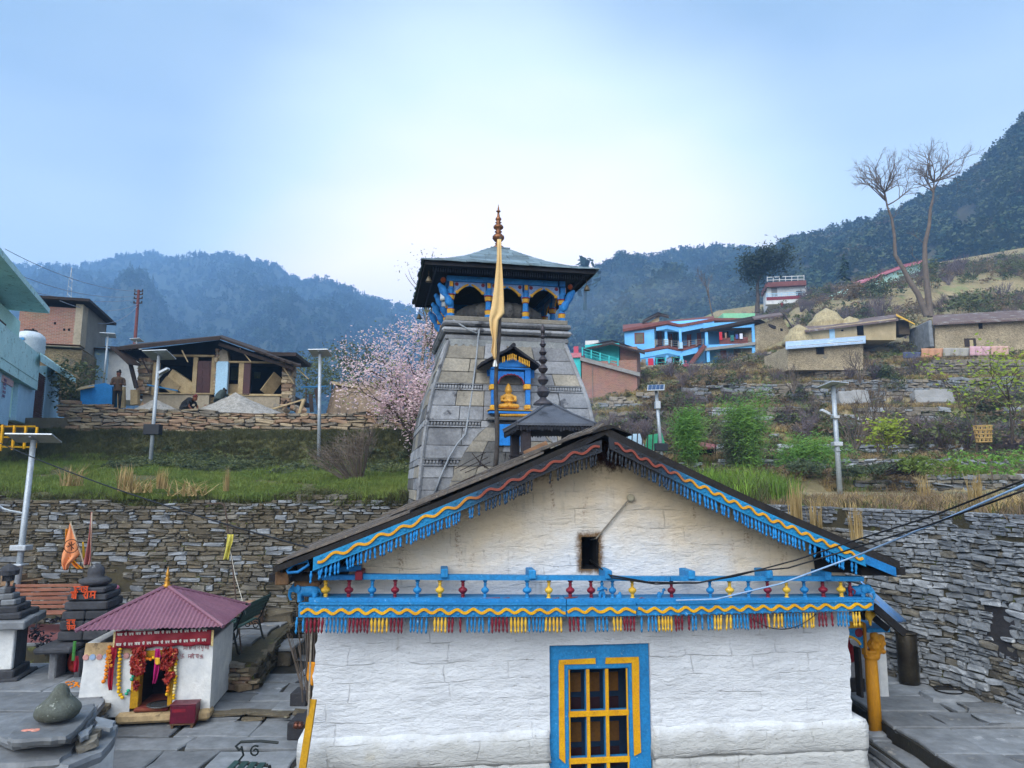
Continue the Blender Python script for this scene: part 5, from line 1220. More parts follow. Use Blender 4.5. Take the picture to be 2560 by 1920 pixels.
def conifer(seed,m):
 r=random.Random(seed);mb=MB();mb.tube([(0,0,0),(0,0,1)],[.02,.004],4)
 for i in range(60):
  z=.12+.86*(i/60);rad=.22*(1-z)**.8*r.uniform(.5,1.15)+.02;a=r.uniform(0,6.283);d=Vector((math.cos(a),math.sin(a),0));s_=d.cross(Vector((0,0,1)))*rad*.45
  mb.add([Vector((0,0,z+.03)),d*rad*.7+s_+Vector((0,0,z-.02)),d*rad+Vector((0,0,z-.05)),d*rad*.7-s_+Vector((0,0,z-.02))],[(0,1,2,3)])
 return mb.mesh('conifer',[m])
def broad(seed,m,n=90,wd=.36,leaf=.075):
 r=random.Random(seed);mb=MB();mb.tube([(0,0,0),(r.uniform(-.03,.03),0,.45)],[.03,.015],4);cs=[Vector((r.gauss(0,.5),r.gauss(0,.5),r.uniform(-.8,.8)))for _ in range(9)]
 for i in range(n):
  c_=cs[i%9]*.7+Vector((r.gauss(0,.3),r.gauss(0,.3),r.gauss(0,.25)));q=Vector((c_.x*wd,c_.y*wd,.6+c_.z*.32));l=leaf*r.uniform(.6,1.4)
  a=Vector((r.gauss(0,1),r.gauss(0,1),r.gauss(0,.5))).normalized()*l;b=a.orthogonal().normalized()*l*.8;mb.add([q-a,q+b,q+a,q-b],[(0,1,2,3)])
 return mb.mesh('broadleaf',[m])
CON=[conifer(s_,M_pine)for s_ in range(3)];BRD=[broad(s_+9,M_broad)for s_ in range(3)];BPI=[broad(s_+19,M_pine,80,.28)for s_ in range(3)]
M_hfar=mat('far_wooded_slope','26332a','323a2c',scale=.01,bump=0,rough=1);M_hnear=mat('near_wooded_slope','4a4638','3a3c2c','625a4c',scale=.02,bump=.5,bscale=.1,rough=1,spot=(.03,.6))
hl=hill('left_hill',[(-700,640),(-300,690),(23,674),(93,672),(174,674),(231,668),(289,651),(336,643),(382,639),(428,656),(520,665),(625,663),(694,680),(740,708),(810,719),(880,742),(960,766),(1040,789),(1100,792),(1250,800),(1450,830)],lambda px:1150+150*math.sin(px*.004),330,-20,M_hfar,4,.05,'long blue hazy wooded ridge across the valley on the left')
wood('left_hill_forest',hl,9000,15,CON+BPI+BPI,'far hazy forest covering the left ridge',edge=700)
hr=hill('right_hill',[(1250,830),(1420,788),(1470,745),(1505,703),(1560,668),(1680,645),(1790,634),(1910,651),(1990,680),(2120,720),(2300,760)],lambda px:720-.12*(px-1420),210,5,M_hfar,9,.05,'hazy dark wooded hill behind the blue house')
wood('right_hill_forest',hr,5200,13,BRD+BPI+CON[:1],'dark mixed forest covering the hazy hill behind the blue house',edge=300)
hn=hill('near_hill',[(1800,780),(1900,690),(1970,633),(2060,592),(2140,575),(2200,557),(2290,523),(2370,488),(2440,447),(2490,402),(2545,343),(2600,290),(2800,170),(3100,60)],lambda px:520-.28*(px-1800),178,30,M_hnear,14,.05,'steep rocky wooded hillside rising at the right edge')
wood('near_hill_forest',hn,4600,8.5,BRD+BRD+BPI,'grey green open woodland on the steep right hillside',keep=lambda u,f:fbm(u*16,f*7,4)>-.22-.0,edge=260)
# === the small whitewashed shrine with the maroon roof
GL={'shri':[[(0,1),(1.1,1)],[(.25,1),(.2,.8),(.45,.7),(.2,.5),(.45,.3)],[(.55,1),(.55,.1)],[(.2,.25),(.5,.4)],[(.85,1),(.85,.1)],[(.85,1),(.95,1.3),(.7,1.35),(.55,1.05)]],'ra':[[(0,1),(1,1)],[(.2,1),(.5,.85),(.45,.65),(.2,.6),(.6,.1)],[(.85,1),(.85,.1)]],'ma':[[(0,1),(1,1)],[(.2,1),(.2,.45),(.1,.3),(.25,.3),(.3,.5),(.85,.5)],[(.85,1),(.85,.1)]],'ja':[[(0,1),(1,1)],[(.8,1),(.8,.1)],[(.8,.6),(.5,.6),(.2,.4),(.35,.2),(.6,.3)]],'ya':[[(0,1),(1,1)],[(.2,.95),(.45,.8),(.25,.55),(.5,.35),(.8,.5)],[(.8,1),(.8,.1)]],'taa':[[(0,1),(1.1,1)],[(.55,1),(.55,.1)],[(.55,.65),(.25,.55),(.2,.3)],[(.9,1),(.9,.1)]],'dii':[[(0,1),(1.1,1)],[(.4,1),(.4,.8),(.15,.65),(.3,.4),(.5,.55),(.35,.35),(.55,.1)],[(.9,1),(.9,.1)],[(.9,1),(.85,1.3),(.5,1.25)]],'maa':[[(0,1),(1.3,1)],[(.2,1),(.2,.45),(.1,.3),(.25,.3),(.3,.5),(.8,.5)],[(.8,1),(.8,.1)],[(1.15,1),(1.15,.1)]],'a':[[(0,1),(1,1)],[(.15,.9),(.4,.8),(.25,.6),(.45,.4),(.15,.2)],[(.35,.58),(.75,.58)],[(.75,1),(.75,.1)]],'na':[[(0,1),(1,1)],[(.8,1),(.8,.1)],[(.8,.55),(.3,.55),(.2,.45)]],'pu':[[(0,1),(1,1)],[(.25,1),(.25,.5),(.5,.4),(.75,.55)],[(.75,1),(.75,.1)],[(.75,.1),(.5,-.2),(.8,-.2)]],'nna':[[(0,1),(1.3,1)],[(.2,1),(.2,.4),(.5,.4),(.5,1)],[(.85,1),(.85,.1)],[(1.15,1),(1.15,.1)]],'nd':[[(0,1),(1,1)],[(.15,.75),(.5,.75)],[(.5,1),(.3,.5),(.55,.35),(.4,.2),(.6,0)],[(-.1,1),(-.1,.1)],[(-.1,1),(.2,1.3),(.5,1.1)]],'sw':[[(.5,0),(.5,1)],[(0,.5),(1,.5)],[(.5,1),(1,1)],[(1,.5),(1,0)],[(.5,0),(0,0)],[(0,.5),(0,1)]],'ha':[[(0,1),(.9,1)],[(.5,1),(.5,.8),(.2,.65),(.5,.55),(.7,.4),(.35,.3),(.6,.0)]]}
def letters(mb,seq,x0,z0,h,y,wd,mi=0,thick=.003,sp=1.12,slant=0.):
 x=x0
 for k_ in seq:
  if k_==' ':x+=h*.5;continue
  g=GL[k_];wmax=max(p[0]for s_ in g for p in s_)
  for s_ in g:
   pts=[(x+(p[0]+slant*p[1])*h*.8,z0+p[1]*h)for p in s_]
   for a,b in zip(pts[:-1],pts[1:]):
    d=Vector((b[0]-a[0],b[1]-a[1]));L_=d.length or 1;n=Vector((-d.y,d.x))/L_*wd/2;e=d/L_*wd*.3
    q=[(a[0]-e.x+n.x,a[1]-e.y+n.y),(b[0]+e.x+n.x,b[1]+e.y+n.y),(b[0]+e.x-n.x,b[1]+e.y-n.y),(a[0]-e.x-n.x,a[1]-e.y-n.y)]
    mb.prism(q,y-thick,y,mi)
  x+=wmax*h*.8*sp+h*.06
 return x
_s=onz(372,1792,.12);SF=Frame((_s.x,_s.y),9.0);S_=SF.T
shrine=thing('small_shrine','small whitewashed shrine with a maroon corrugated pyramid roof and garlanded doorway','shrine',(_s.x,_s.y,0),R(9))
M_sw=mat('shrine_whitewash','d6d6d2','b8bbbd','8f8c84',scale=2.2,rough=.9,bump=.5,bscale=14,spot=(2.0,.68),fine=.1);M_cream=mat('old_cream_plaster','b79f78','8d7656','6e5c46',scale=3,bump=.5,bscale=14,spot=(4,.6))
M_mar=mat('maroon_tin','7d5764','704a5a','957280',scale=1.2,rough=.5,bump=.08,spot=(5,.70),stretch=(1,1,1));M_ylo=mat('ochre_door_paint','b8890f','9a7416','6e5a20',scale=4,bump=.3,spot=(6,.64))
wl0=S_(214,1616);wr0=S_(533,1613);wr1=S_(524,1781);wl1=S_(207,1722)
xl,xr=wl0.x,wr0.x;zt=wl0.z+.05;WD=1.45
d0=S_(354,1640);d1=S_(418,1764);j0=S_(333,1640).x;j1=S_(438,1640).x;zl0=S_(380,1626).z
def wall_patch(xa,xb,za,zb_,nm='shrine_wall',m=M_sw):
 mb=MB();nx=max(2,int((xb-xa)/.08));nz=max(2,int((zb_-za)/.08))
 for j in range(nz+1):
  for i in range(nx+1):
   x=xa+(xb-xa)*i/nx;z=za+(zb_-za)*j/nz;mb.v.append((x-(.05*(zt-z)if(i==0 and xa==xl)else 0)+(.02*(zt-z)*0),.02*fbm(x*3,z*3,4),z))
 for j in range(nz):
  for i in range(nx):a=j*(nx+1)+i;mb.f.append((a,a+1,a+nx+2,a+nx+1));mb.m.append(0)
 return mb.build(nm,[m],shrine,smooth=True)
zb0=.14
wall_patch(xl,j0,zb0,zt-.20);wall_patch(j1,xr,zb0,zt-.05);wall_patch(j0,j1,zl0,zt-.05);wall_patch(xl,j0,zt-.20,zt+.0,'cornice_band',M_cream)
mb=MB();mb.bbox(xr-.22,xr,.03,WD,zb0,zt,.015);mb.bbox(xl,xl+.2,.03,WD,.3,zt,.015);mb.bbox(xl+.2,xr-.22,WD-.2,WD,.3,zt,.01);mb.build('side_wall',[M_sw],shrine)
mb=MB();mb.box(j0,j1,.035,WD-.2,zt-.1,zt-.02);mb.box(d0.x-.35,d1.x+.35,.75,.8,zb0,zt-.1);mb.box(d0.x-.3,d0.x-.02,.2,.8,zb0,zt-.1);mb.box(d1.x+.02,d1.x+.3,.2,.8,zb0,zt-.1);mb.build('sanctum',[mat('dark_sanctum','2a1418','1a1012',bump=.2)],shrine)
mb=MB();mb.bbox(j0+.002,d0.x,-.02,.16,d1.z-.02,zl0,.008);mb.bbox(d1.x,j1-.002,-.02,.16,d1.z-.12,zl0,.008);mb.bbox(j0+.002,j1-.002,-.022,.16,zl0-.10,zl0-.001,.008);mb.build('door_frame',[M_ylo],shrine)
mb=MB();mb.bbox(d0.x-.04,d1.x+.04,-.10,.75,d1.z-.06,d1.z+.0,.02);mb.build('door_sill',[mat('red_sill_cloth','6a1c24','7c4a30',scale=5,bump=.2)],shrine)
mb=MB();mb.bbox(xl+.55,xr+.03,-.12,.2,.05,d1.z-.07,.04);mb.build('shrine_base',[M_cream],shrine)
mb=MB()
for i in range(7):
 x=xl+.02+(j0-xl-.12)*i/6;mb.lathe([(.05,-.02),(.045,.01)],10,(x,-.012,zt-.215),i%2,Matrix.Rotation(R(90),4,'X'))
mb.build('scallop_trim',[mat('pink_paint','b98a84','9c7470'),mat('pale_blue_paint','8ea4c0')],shrine,kind='stuff')
pa=S_(417,1466,.75);e0=S_(189,1570,-.28);e1=S_(558,1573,-.28);ez=(e0.z+e1.z)/2;ex0,ex1=e0.x,e1.x;ey0,ey1=-.28,WD+.35;ay=(ey0+ey1)/2;ax=pa.x;az=pa.z
cs=[Vector((ex0,ey0,ez)),Vector((ex1,ey0,ez)),Vector((ex1,ey1,ez)),Vector((ex0,ey1,ez))];apx_=Vector((ax,ay,az))
for q in range(4):
 p,r_=cs[q],cs[(q+1)%4];mb=MB();n=132;nv=6;d=(r_-p);nrm=d.cross(apx_-p).normalized()
 if nrm.z<0:nrm=-nrm
 rows_=[]
 for j in range(nv+1):
  f=j/nv;row=[]
  for i in range(n+1):
   g=i/n;c0=(p+(apx_-p)*f*0);lo=p+d*g
   mx=(apx_-p).dot(d)/d.dot(d);up=apx_-(p+d*mx);fm=min(g/mx,(1-g)/(1-mx));h_=fm*f
   P_=lo+up*h_+nrm*(.013*math.sin(g*n/4*2*math.pi)+.022*fbm((lo.x+up.x*h_)*2.2,(lo.y+up.y*h_)*2.2,q*3.1)*min(1,3*(fm-h_+.1)));row.append(P_)
  rows_.append(row)
 for row in rows_:mb.v+=[tuple(x)for x in row]
 for j in range(nv):
  for i in range(n):a=j*(n+1)+i;mb.f.append((a,a+1,a+n+2,a+n+1));mb.m.append(0)
 mb.build('roof_sheet',[M_mar],shrine,smooth=True)
mb=MB()
for q in range(4):mb.tube([cs[q]+Vector((0,0,.0)),cs[q].lerp(apx_,.5)+Vector((0,0,.012)),apx_+Vector((0,0,.01))],.035,6)
mb.build('hip_cap',[M_mar],shrine)
mb=MB();mb.lathe([(.07,az-.02),(.075,az+.02),(.04,az+.05),(.055,az+.075),(.03,az+.10),(.05,az+.125),(.025,az+.15),(.035,az+.18),(.03,az+.22),(.008,az+.30),(.003,az+.33)],12,(ax,ay,0));mb.build('roof_finial',[mat('brass_finial','c08a35','94682a',rough=.35,metal=.5,bump=0)],shrine,smooth=True)
mb=MB();zz_=S_(430,1632).z;xx=S_(468,1630).x
letters(mb,['maa','a','na','na','pu','nna'],S_(458,1630).x,S_(460,1626).z,.065,.005-.012,.009,0);letters(mb,['sw'],S_(452,1645).x,S_(452,1645).z,.06,-.007,.009);letters(mb,['ma','nd','ra'],S_(470,1645).x,S_(470,1646).z,.06,-.007,.009);letters(mb,['sw'],S_(500,1645).x,S_(500,1645).z,.05,-.007,.009)
mb.build('painted_lettering',[mat('faded_red_lettering','9a6a6a','8a5f66',bump=0)],shrine)
def SW(p):return SF.W(p)
ban=thing('banner','red cloth banner with two rows of white Hindi words under the shrine roof','banner',SF.W((0,0,0)),R(9))
ba,bb=S_(289,1584,-.06),S_(529,1580,-.06);zb_=S_(300,1621,-.06).z;zc_=S_(520,1612,-.06).z;mb=MB();n=40
for j in range(6):
 for i in range(n+1):
  f=i/n;zt_=ba.z+(bb.z-ba.z)*f+.035;zbm=zb_+(zc_-zb_)*f+.008*math.sin(f*31);mb.v.append((ba.x+(bb.x-ba.x)*f,-.06+.01*math.sin(f*23+j)-.015*(j/5),zt_+(zbm-zt_)*j/5))
for j in range(5):
 for i in range(n):a=j*(n+1)+i;mb.f.append((a,a+n+1,a+n+2,a+1));mb.m.append(0)
o=mb.build('banner_cloth',[mat('red_banner','8c1a28','761522',scale=3,bump=.1,rough=.6)],ban,smooth=True);o.modifiers.new('t','SOLIDIFY').thickness=.004
mb=MB();x=ba.x+.02;
for row,zr in((0,zb_+.045),(1,ba.z-.032)):
 x=ba.x+.03
 while x<bb.x-.14:
  f=(x-ba.x)/(bb.x-ba.x);x=letters(mb,['maa','taa'],x,zr+f*.035,.036,-.089 if row==0 else-.078,.010,0,.004);x+=.03;x=letters(mb,['dii'],x,zr+f*.035,.036,-.089 if row==0 else-.078,.010,0,.004)+.03;x=letters(mb,['ja','ya'],x,zr+f*.035,.036,-.089 if row==0 else-.078,.010,0,.004)+.03
mb.build('lettering',[mat('white_print','d8d4cc',bump=0)],ban,kind='stuff')
mb=MB();mb.box(ba.x-.03,ba.x,-.065,-.055,zb_-.02,ba.z+.03);mb.box(bb.x,bb.x+.035,-.065,-.055,zc_-.02,bb.z+.03);mb.build('banner_border',[mat('gold_lace','b79a5c','d8c89a',scale=40)],ban)
def garland(pts,r,mats_,label,seed=0,step=.85,name='garland',grp=None):
 rr=random.Random(seed);P=[Vector(p)for p in pts];L=[0.]
 for a,b in zip(P[:-1],P[1:]):L.append(L[-1]+(b-a).length)
 mb=MB();s=0.;k_=0
 while s<L[-1]:
  i=max(q for q in range(len(P)-1)if L[q]<=s);p=P[i].lerp(P[i+1],(s-L[i])/(L[i+1]-L[i]));ball(mb,SW(p+Vector((rr.gauss(0,.004),rr.gauss(0,.004),0))),(r*rr.uniform(.9,1.1),r,r*.8),(rr.random(),rr.random(),0),4);
  mb.m[-1]=mb.m[-1];c_=(k_//3)%len(mats_)
  for q in range(len(mb.f)):pass
  s+=r*2*step;k_+=1
 nf=len(mb.f)//max(1,k_);mb.m=[((q//nf)//3)%len(mats_)for q in range(len(mb.f))]
 return tag(mb.build(name,mats_,smooth=True),label,'garland',grp)
M_mari=mat('marigold_orange','d9821c','c46a12',scale=60,bump=.4,bscale=120);M_mary=mat('marigold_yellow','e0b41a','cc9a14',scale=60,bump=.4,bscale=120);M_marw=mat('marigold_pale','d8cc9a','c4b070',scale=60)
sp=lambda px,py,ly=-.05:S_(px,py,ly)
garland([sp(273,1618),sp(268,1660),sp(262,1700),sp(258,1706)],.034,[M_mari],'orange marigold garland hanging left of the red scarf on the shrine wall',1)
garland([sp(300,1622),sp(297,1680),sp(297,1730),sp(302,1743),sp(312,1745)],.032,[M_mary],'long yellow marigold garland curling at its lower end on the shrine wall',2)
garland([sp(363,1640,-.06),sp(368,1647,-.06),sp(376,1648,-.06),sp(386,1643,-.06)],.03,[M_mari,M_mary],'short swag of orange and yellow marigolds across the shrine lintel',3)
garland([sp(425,1636,-.07),sp(424,1680,-.07),sp(420,1720,-.07),sp(417,1742,-.07)],.03,[M_mari,M_mary,M_mary],'marigold garland of mixed orange and yellow down the right door jamb',4)
garland([sp(440,1645,-.05),sp(438,1700,-.05),sp(434,1748,-.05)],.028,[M_mary,M_marw],'pale yellow and white garland along the outer right edge of the door frame',5)
garland([sp(333,1690,-.05),sp(328,1704,-.05)],.03,[mat('green_pompom','2f9a7a','2a7a66'),M_mary],'short green and yellow pompom string left of the door, upper',6);garland([sp(321,1727,-.05),sp(316,1735,-.05)],.03,[mat('green_pompom','2f9a7a'),M_mary],'short green and yellow pompom string left of the door, lower',7)
M_scarf=two_sided_leaf(mat('crimson_cloth','a8142e','8c1026',scale=6,bump=.15,rough=.6),.15);M_chun=mat('tinsel_red_cloth','9a2a1e','7c1e1c','d8a860',scale=14,rough=.45,bump=.6,bscale=40,spot=(26,.60));M_mag=two_sided_leaf(mat('magenta_cloth','b8186e','98125a',scale=8,bump=.1),.15)
sc_=cloth([(277,291,1618),(274,293,1632),(272,288,1650),(270,285,1680),(269,282,1710),(273,280,1725)],-.08,3,SF,'scarf',M_scarf,.02);tag(sc_,'crimson scarf with orange lettering hanging on the white shrine wall','scarf')
mb=MB();p=S_(283,1668,-.115);letters(mb,['ja','ya','maa','taa'],0,0,.07,0,.014);
Mx=Matrix.Translation(SF.W((p.x,-.115,p.z)))@Matrix.Rotation(R(9),4,'Z')@Matrix.Rotation(R(-100),4,'Y');mb.v=[Mx@Vector(v)for v in mb.v];o=mb.build('lettering',[mat('orange_print','d88a2a',bump=0)]);o.parent=sc_
def bunch(poly,ly,n,m,name,label,seed):
 rr=random.Random(seed);mb=MB()
 for i in range(n):
  f=rr.random();k_=f*(len(poly)-1);a=int(k_);q=poly[a];w_=poly[min(a+1,len(poly)-1)];l=[q[j]+(w_[j]-q[j])*(k_-a)for j in range(3)]
  p=S_(l[0]+(l[1]-l[0])*rr.random(),l[2],ly-rr.uniform(0,.06));c_=SW(p);a_=Vector((rr.gauss(0,1),rr.gauss(0,.4),rr.gauss(-.7,.8))).normalized()*rr.uniform(.03,.07);b=a_.orthogonal().normalized();b.rotate(Matrix.Rotation(rr.uniform(0,6),3,a_));b*=.028
  mb.add([c_-a_,c_+b,c_+a_,c_-b,c_+Vector((0,-.012,0))],[(0,1,4),(1,2,4),(2,3,4),(3,0,4)])
 return tag(mb.build(name,[m]),label,'cloth')
bunch([(333,362,1620),(328,361,1650),(325,361,1665),(329,358,1678),(336,350,1684)],-.05,360,M_chun,'offering_cloth','thick bunch of gold fringed red offering cloths left of the shrine door',1)
bunch([(410,446,1622),(408,440,1640),(400,436,1655),(402,418,1672)],-.05,260,M_chun,'offering_cloth','bunch of gold fringed red offering cloths right of the shrine door',2)
bunch([(414,440,1682),(416,430,1694),(412,420,1705)],-.06,90,M_chun,'offering_cloth','small torn red offering cloth lower on the right door jamb',3);bunch([(336,345,1704),(335,343,1722)],-.05,50,M_chun,'offering_cloth','little red and white tassel cloth on the left door jamb',4)
dc=cloth([(388,400,1622),(386,402,1640),(385,399,1662),(383,398,1680),(383,394,1695),(382,389,1708)],-.1,3,SF,'door_cloth',M_mag,.025);tag(dc,'magenta cloth with a yellow patch hanging in the shrine doorway','cloth')
pt=cloth([(387,399,1644),(387,400,1658),(388,399,1661)],-.14,2,SF,'yellow_patch',mat('yellow_cloth','d0a030',bump=.1),.01);pt.parent=dc
mb=MB();p=S_(397,1754,-.12);mb.lathe([(.02,0),(.17,.0),(.215,.022),(.22,.026),(.165,.012),(.02,.012)],28);tag(mb.build('steel_plate',[mat('steel','b8bcc0','a4a8ae',metal=.9,rough=.25,bump=0)],smooth=True,loc=SF.W((p.x,.02,d1.z+.002))),'round steel plate lying on the shrine door sill','plate')
bxp=onz(452,1822,.0);box=thing('donation_box','maroon metal donation box with a slotted lid in front of the small shrine','box',(bxp.x,bxp.y+.12,0),R(7));box.scale=(.64,.64,.82)
M_bx=mat('maroon_box_paint','5c1428','4a1020',scale=4,rough=.4,bump=.06)
mb=MB();mb.bbox(-.30,.30,-.19,.19,.09,.42,.012);mb.build('box_body',[M_bx],box);mb=MB();mb.bbox(-.315,.315,-.205,.205,.425,.445,.006);mb.build('lid',[M_bx],box);mb=MB();mb.box(-.06,.06,-.012,.012,.4455,.447);mb.build('slot',[M_void],box);mb=MB();mb.box(-.25,.06,-.193,-.1905,.30,.36);mb.build('red_label',[mat('worn_red_label','8a1a2a','701a2a',scale=10)],box)
mb=MB();mb.bbox(-.29,.27,-.18,.18,.06,.088,.006);[mb.bbox(x-.03,x+.03,-.17,.17,0,.059,.006)for x in(-.24,.22)];mb.build('wooden_stand',[mat('raw_timber','6b5138')],box)
# === dark stone shrine with flags
_d=onz(205,1690,.45);DF=Frame((_d.x,_d.y),8);D_=DF.T
dk=thing('dark_stone_shrine','dark carved stone shrine with orange painted Hindi words and flags on its top','shrine',(_d.x,_d.y,0),R(8))
M_dst=mat('black_temple_stone','45464a','303135','6c6e70',scale=3,bump=.6,bscale=16,var=.15,spot=(5,.64));M_opaint=mat('orange_paint','d2542a','b8441e',scale=9,bump=.1)
def dz(py):return D_(205,py).z
def dw(a,b):return(D_(b,1500).x-D_(a,1500).x)/2
cx=D_(221,1540).x
prof=[(1600,158,272),(1560,160,274),(1535,160,272),(1525,165,270),(1500,168,268),(1494,172,266),(1476,175,262),(1472,178,258)]
lev=[(1602,1578,150,276),(1576,1552,153,275),(1550,1528,157,273),(1526,1504,161,270),(1502,1486,166,266),(1484,1470,172,260)]
for y0,y1,a,b in lev:
 h_=dw(a,b);mb=MB();z0,z1=dz(y0),dz(y1);x0=D_((a+b)/2,1500).x
 n=2 if y0>1540 else 1
 for q in range(n):mb=MB();mb.bbox(x0-h_+q*2*h_/n+.004,x0-h_+(q+1)*2*h_/n-.004,.0,2*h_,z0+.003,z1-.003,.02);mb.build('stone_course',[M_dst],dk)
h0=dw(180,252);x0=D_(218,1500).x
mb=MB();mb.lathe([(h0*.8,dz(1468)),(h0*1.08,dz(1462)),(h0*1.12,dz(1455)),(h0*.8,dz(1449)),(h0*.55,dz(1446)),(h0*.60,dz(1438)),(h0*.56,dz(1425)),(h0*.35,dz(1417)),(h0*.1,dz(1413))],20,(x0,h0*1.2,0),0,None,0);mb.build('stone_crown',[M_dst],dk,smooth=True)
mb=MB();letters(mb,['shri',' ','ra','ma'],D_(178,1500).x,dz(1497),.125,-.012,.022,0,.006);letters(mb,['ha','na','ma'],D_(186,1480).x,dz(1479),.09,-.008,.018,0,.02);letters(mb,['ja','ya'],D_(168,1560).x,dz(1560),.08,-.012,.016,0,.006);letters(mb,['ra','ma'],D_(168,1575).x,dz(1574),.08,-.012,.016,0,.006)
mb.v=[(x,y-.02,z)for x,y,z in mb.v];mb.build('painted_words',[M_opaint],dk)
for a,b in((133,152),(197,214)):
 mb=MB();xa,xb=D_(a,1640).x,D_(b,1640).x;mb.bbox(xa,xb,-.15,.25,dz(1693),dz(1622),.02);mb.build('porch_post',[M_stone if a<150 else M_dst],dk)
mb=MB();mb.bbox(D_(113,1610).x,D_(205,1610).x,-.42,.5,dz(1621),dz(1606),.03);mb.build('porch_slab',[M_dst],dk);mb=MB();mb.box(D_(152,1640).x,D_(197,1640).x,.55,.6,dz(1693),dz(1615));mb.box(D_(140,1640).x,D_(150,1640).x,.26,.6,dz(1693),dz(1622));mb.build('sanctum',[M_void],dk)
mb=MB();mb.bbox(D_(133,1640).x-.05,D_(214,1640).x+.05,-.25,.6,.42,dz(1690),.02);mb.build('threshold',[M_dst],dk)
mb=MB();ball(mb,(D_(172,1660).x,.25,dz(1660)),(.13,.10,.2));ball(mb,(D_(170,1660).x,.22,dz(1642)),(.08,.08,.09));ball(mb,(D_(180,1660).x,.2,dz(1672)),(.14,.12,.1))
vi=fuse(mb,'vermilion_idol',[mat('vermilion','b03420','8a2a1c',scale=6,bump=.3)],.02,loc=(_d.x,_d.y,0),rot=(0,0,R(8)));tag(vi,'vermilion coated idol inside the dark stone shrine','statue')
gp=[D_(187,1605,-.44),D_(186,1625,-.44),D_(183,1650,-.42)];mb=MB()
for i in range(14):p=gp[0].lerp(gp[2],i/13);ball(mb,DF.W(p),(.032,.02,.014),None,4)
tag(mb.build('leaf_garland',[mat('green_leaf_string','3f7a34','2f6430')]),'string of green leaves hanging from the dark shrine porch','garland')
rc=cloth([(186,196,1640),(184,198,1660),(182,196,1680)],-.3,3,DF,'red_cloth',M_scarf,.02);tag(rc,'dark red cloth hanging at the right post of the dark shrine','cloth')
mb=MB()
for i in range(26):p=onz(random.gauss(185,12),random.gauss(1712,5),.47);ball(mb,p,(.02,.02,.012),None,4)
tag(mb.build('fallen_marigolds',[M_mari]),'orange marigold petals scattered before the dark shrine','petals',None,'stuff')
fdep=h0*1.2
M_of=two_sided_leaf(mat('orange_flag','eba070','e08e58',scale=3,bump=.1,fine=.08),.25);M_pf=two_sided_leaf(mat('dusty_pink_flag','c07a72','a8645e',scale=3,bump=.1),.25);M_yf=two_sided_leaf(mat('yellow_red_flag','e0a81c','c02a20',scale=7,bump=.1),.2)
def pole(a,b,r,m,nm,lab):mb=MB();mb.tube([DF.W(D_(*a)),DF.W(D_(*b))],r,6);return tag(mb.build(nm,[m]),lab,'pole')
M_pl=mat('pale_stick','b8a894','9a8a76')
f1=cloth([(175,178,1306),(170,184,1325),(163,190,1350),(160,196,1372),(155,200,1385),(154,186,1400),(156,172,1412),(162,168,1425)],fdep,3.3,DF,'triangular_flag',M_of,.03);tag(f1,'orange triangular flag with a dark emblem at the left of the stone shrine','flag')
mb=MB();pc=D_(180,1365,fdep-.1)
for i in range(20):
 t_=i/19*6.0;mb.beam(DF.W((pc.x+.12*math.cos(t_),fdep-.13,pc.z+.12*math.sin(t_))),DF.W((pc.x+.12*math.cos(t_+.25),fdep-.13,pc.z+.12*math.sin(t_+.25))),.014,.014)
for a,b,c_,d in((-.05,.06,.05,-.05),(-.06,-.02,.06,.05),(0,.08,.01,-.08),(-.08,.0,.04,.02)):mb.beam(DF.W((pc.x+a,fdep-.135,pc.z+b)),DF.W((pc.x+c_,fdep-.135,pc.z+d)),.014,.014)
o=mb.build('flag_emblem',[mat('brown_print','5a3420',bump=0)]);o.parent=f1
f2=cloth([(228,230,1280),(226,231,1300),(222,231,1335),(216,230,1370),(210,229,1400),(212,226,1412)],fdep,3,DF,'furled_flag',M_pf,.05);tag(f2,'dusty pink flag furled on its pole above the stone shrine','flag')
f3=cloth([(164,169,1322),(162,170,1340),(163,172,1372),(170,182,1395),(182,200,1412),(196,211,1422)],fdep+.06,3,DF,'festival_flag',M_yf,.05);tag(f3,'yellow and red flag looped behind the orange flag','flag')
f4=cloth([(205,209,1355),(205,211,1380),(204,212,1400)],fdep+.1,2,DF,'thin_flag',mat('yellow_flag','d8b020','c49a18'),.03);tag(f4,'narrow yellow flag between the orange and the pink flags','flag')
pole((176,1306,fdep-.02),(213,1418,fdep-.02),.014,M_pl,'flag_stick','pale slanting stick of the orange triangular flag');pole((230,1282,fdep-.02),(226,1418,fdep-.02),.012,M_pl,'flag_stick','thin upright stick of the dusty pink flag');pole((208,1352,fdep+.1),(210,1420,fdep+.1),.01,M_pl,'flag_stick','short thin stick of the narrow yellow flag')
# === left edge shrine with tiered slate roof
_e=onz(70,1690,.45);EF=Frame((_e.x,_e.y-.25),14);E_=EF.T
es=thing('slate_roofed_shrine','grey shrine with a tiered slate roof and stepped base at the left edge','shrine',(_e.x,_e.y-.25,0),R(14))
ez_=lambda py:E_(70,py).z;x0=E_(-60,1600).x;x1=E_(36,1600).x;w2=x1-x0
for y0,y1,a in((1715,1690,.16),(1690,1672,.06)):mb=MB();mb.bbox(x0-a,x1+a,-a,w2+a,ez_(y0)-.05,ez_(y1),.02);mb.build('stone_step',[M_dst],es)
mb=MB();mb.bbox(x0,x1-.003,.0,.1,ez_(1672),ez_(1565),.015);mb.build('white_face',[M_sw],es);mb=MB();mb.bbox(x0,x1,.101,w2,ez_(1672),ez_(1560),.02);mb.build('stone_body',[M_dst],es)
hh_=[(1566,1545,.20),(1546,1530,.10),(1531,1514,-.0),(1515,1500,-.07),(1501,1486,-.14),(1487,1470,-.2),(1471,1452,-.27),(1453,1436,-.36)]
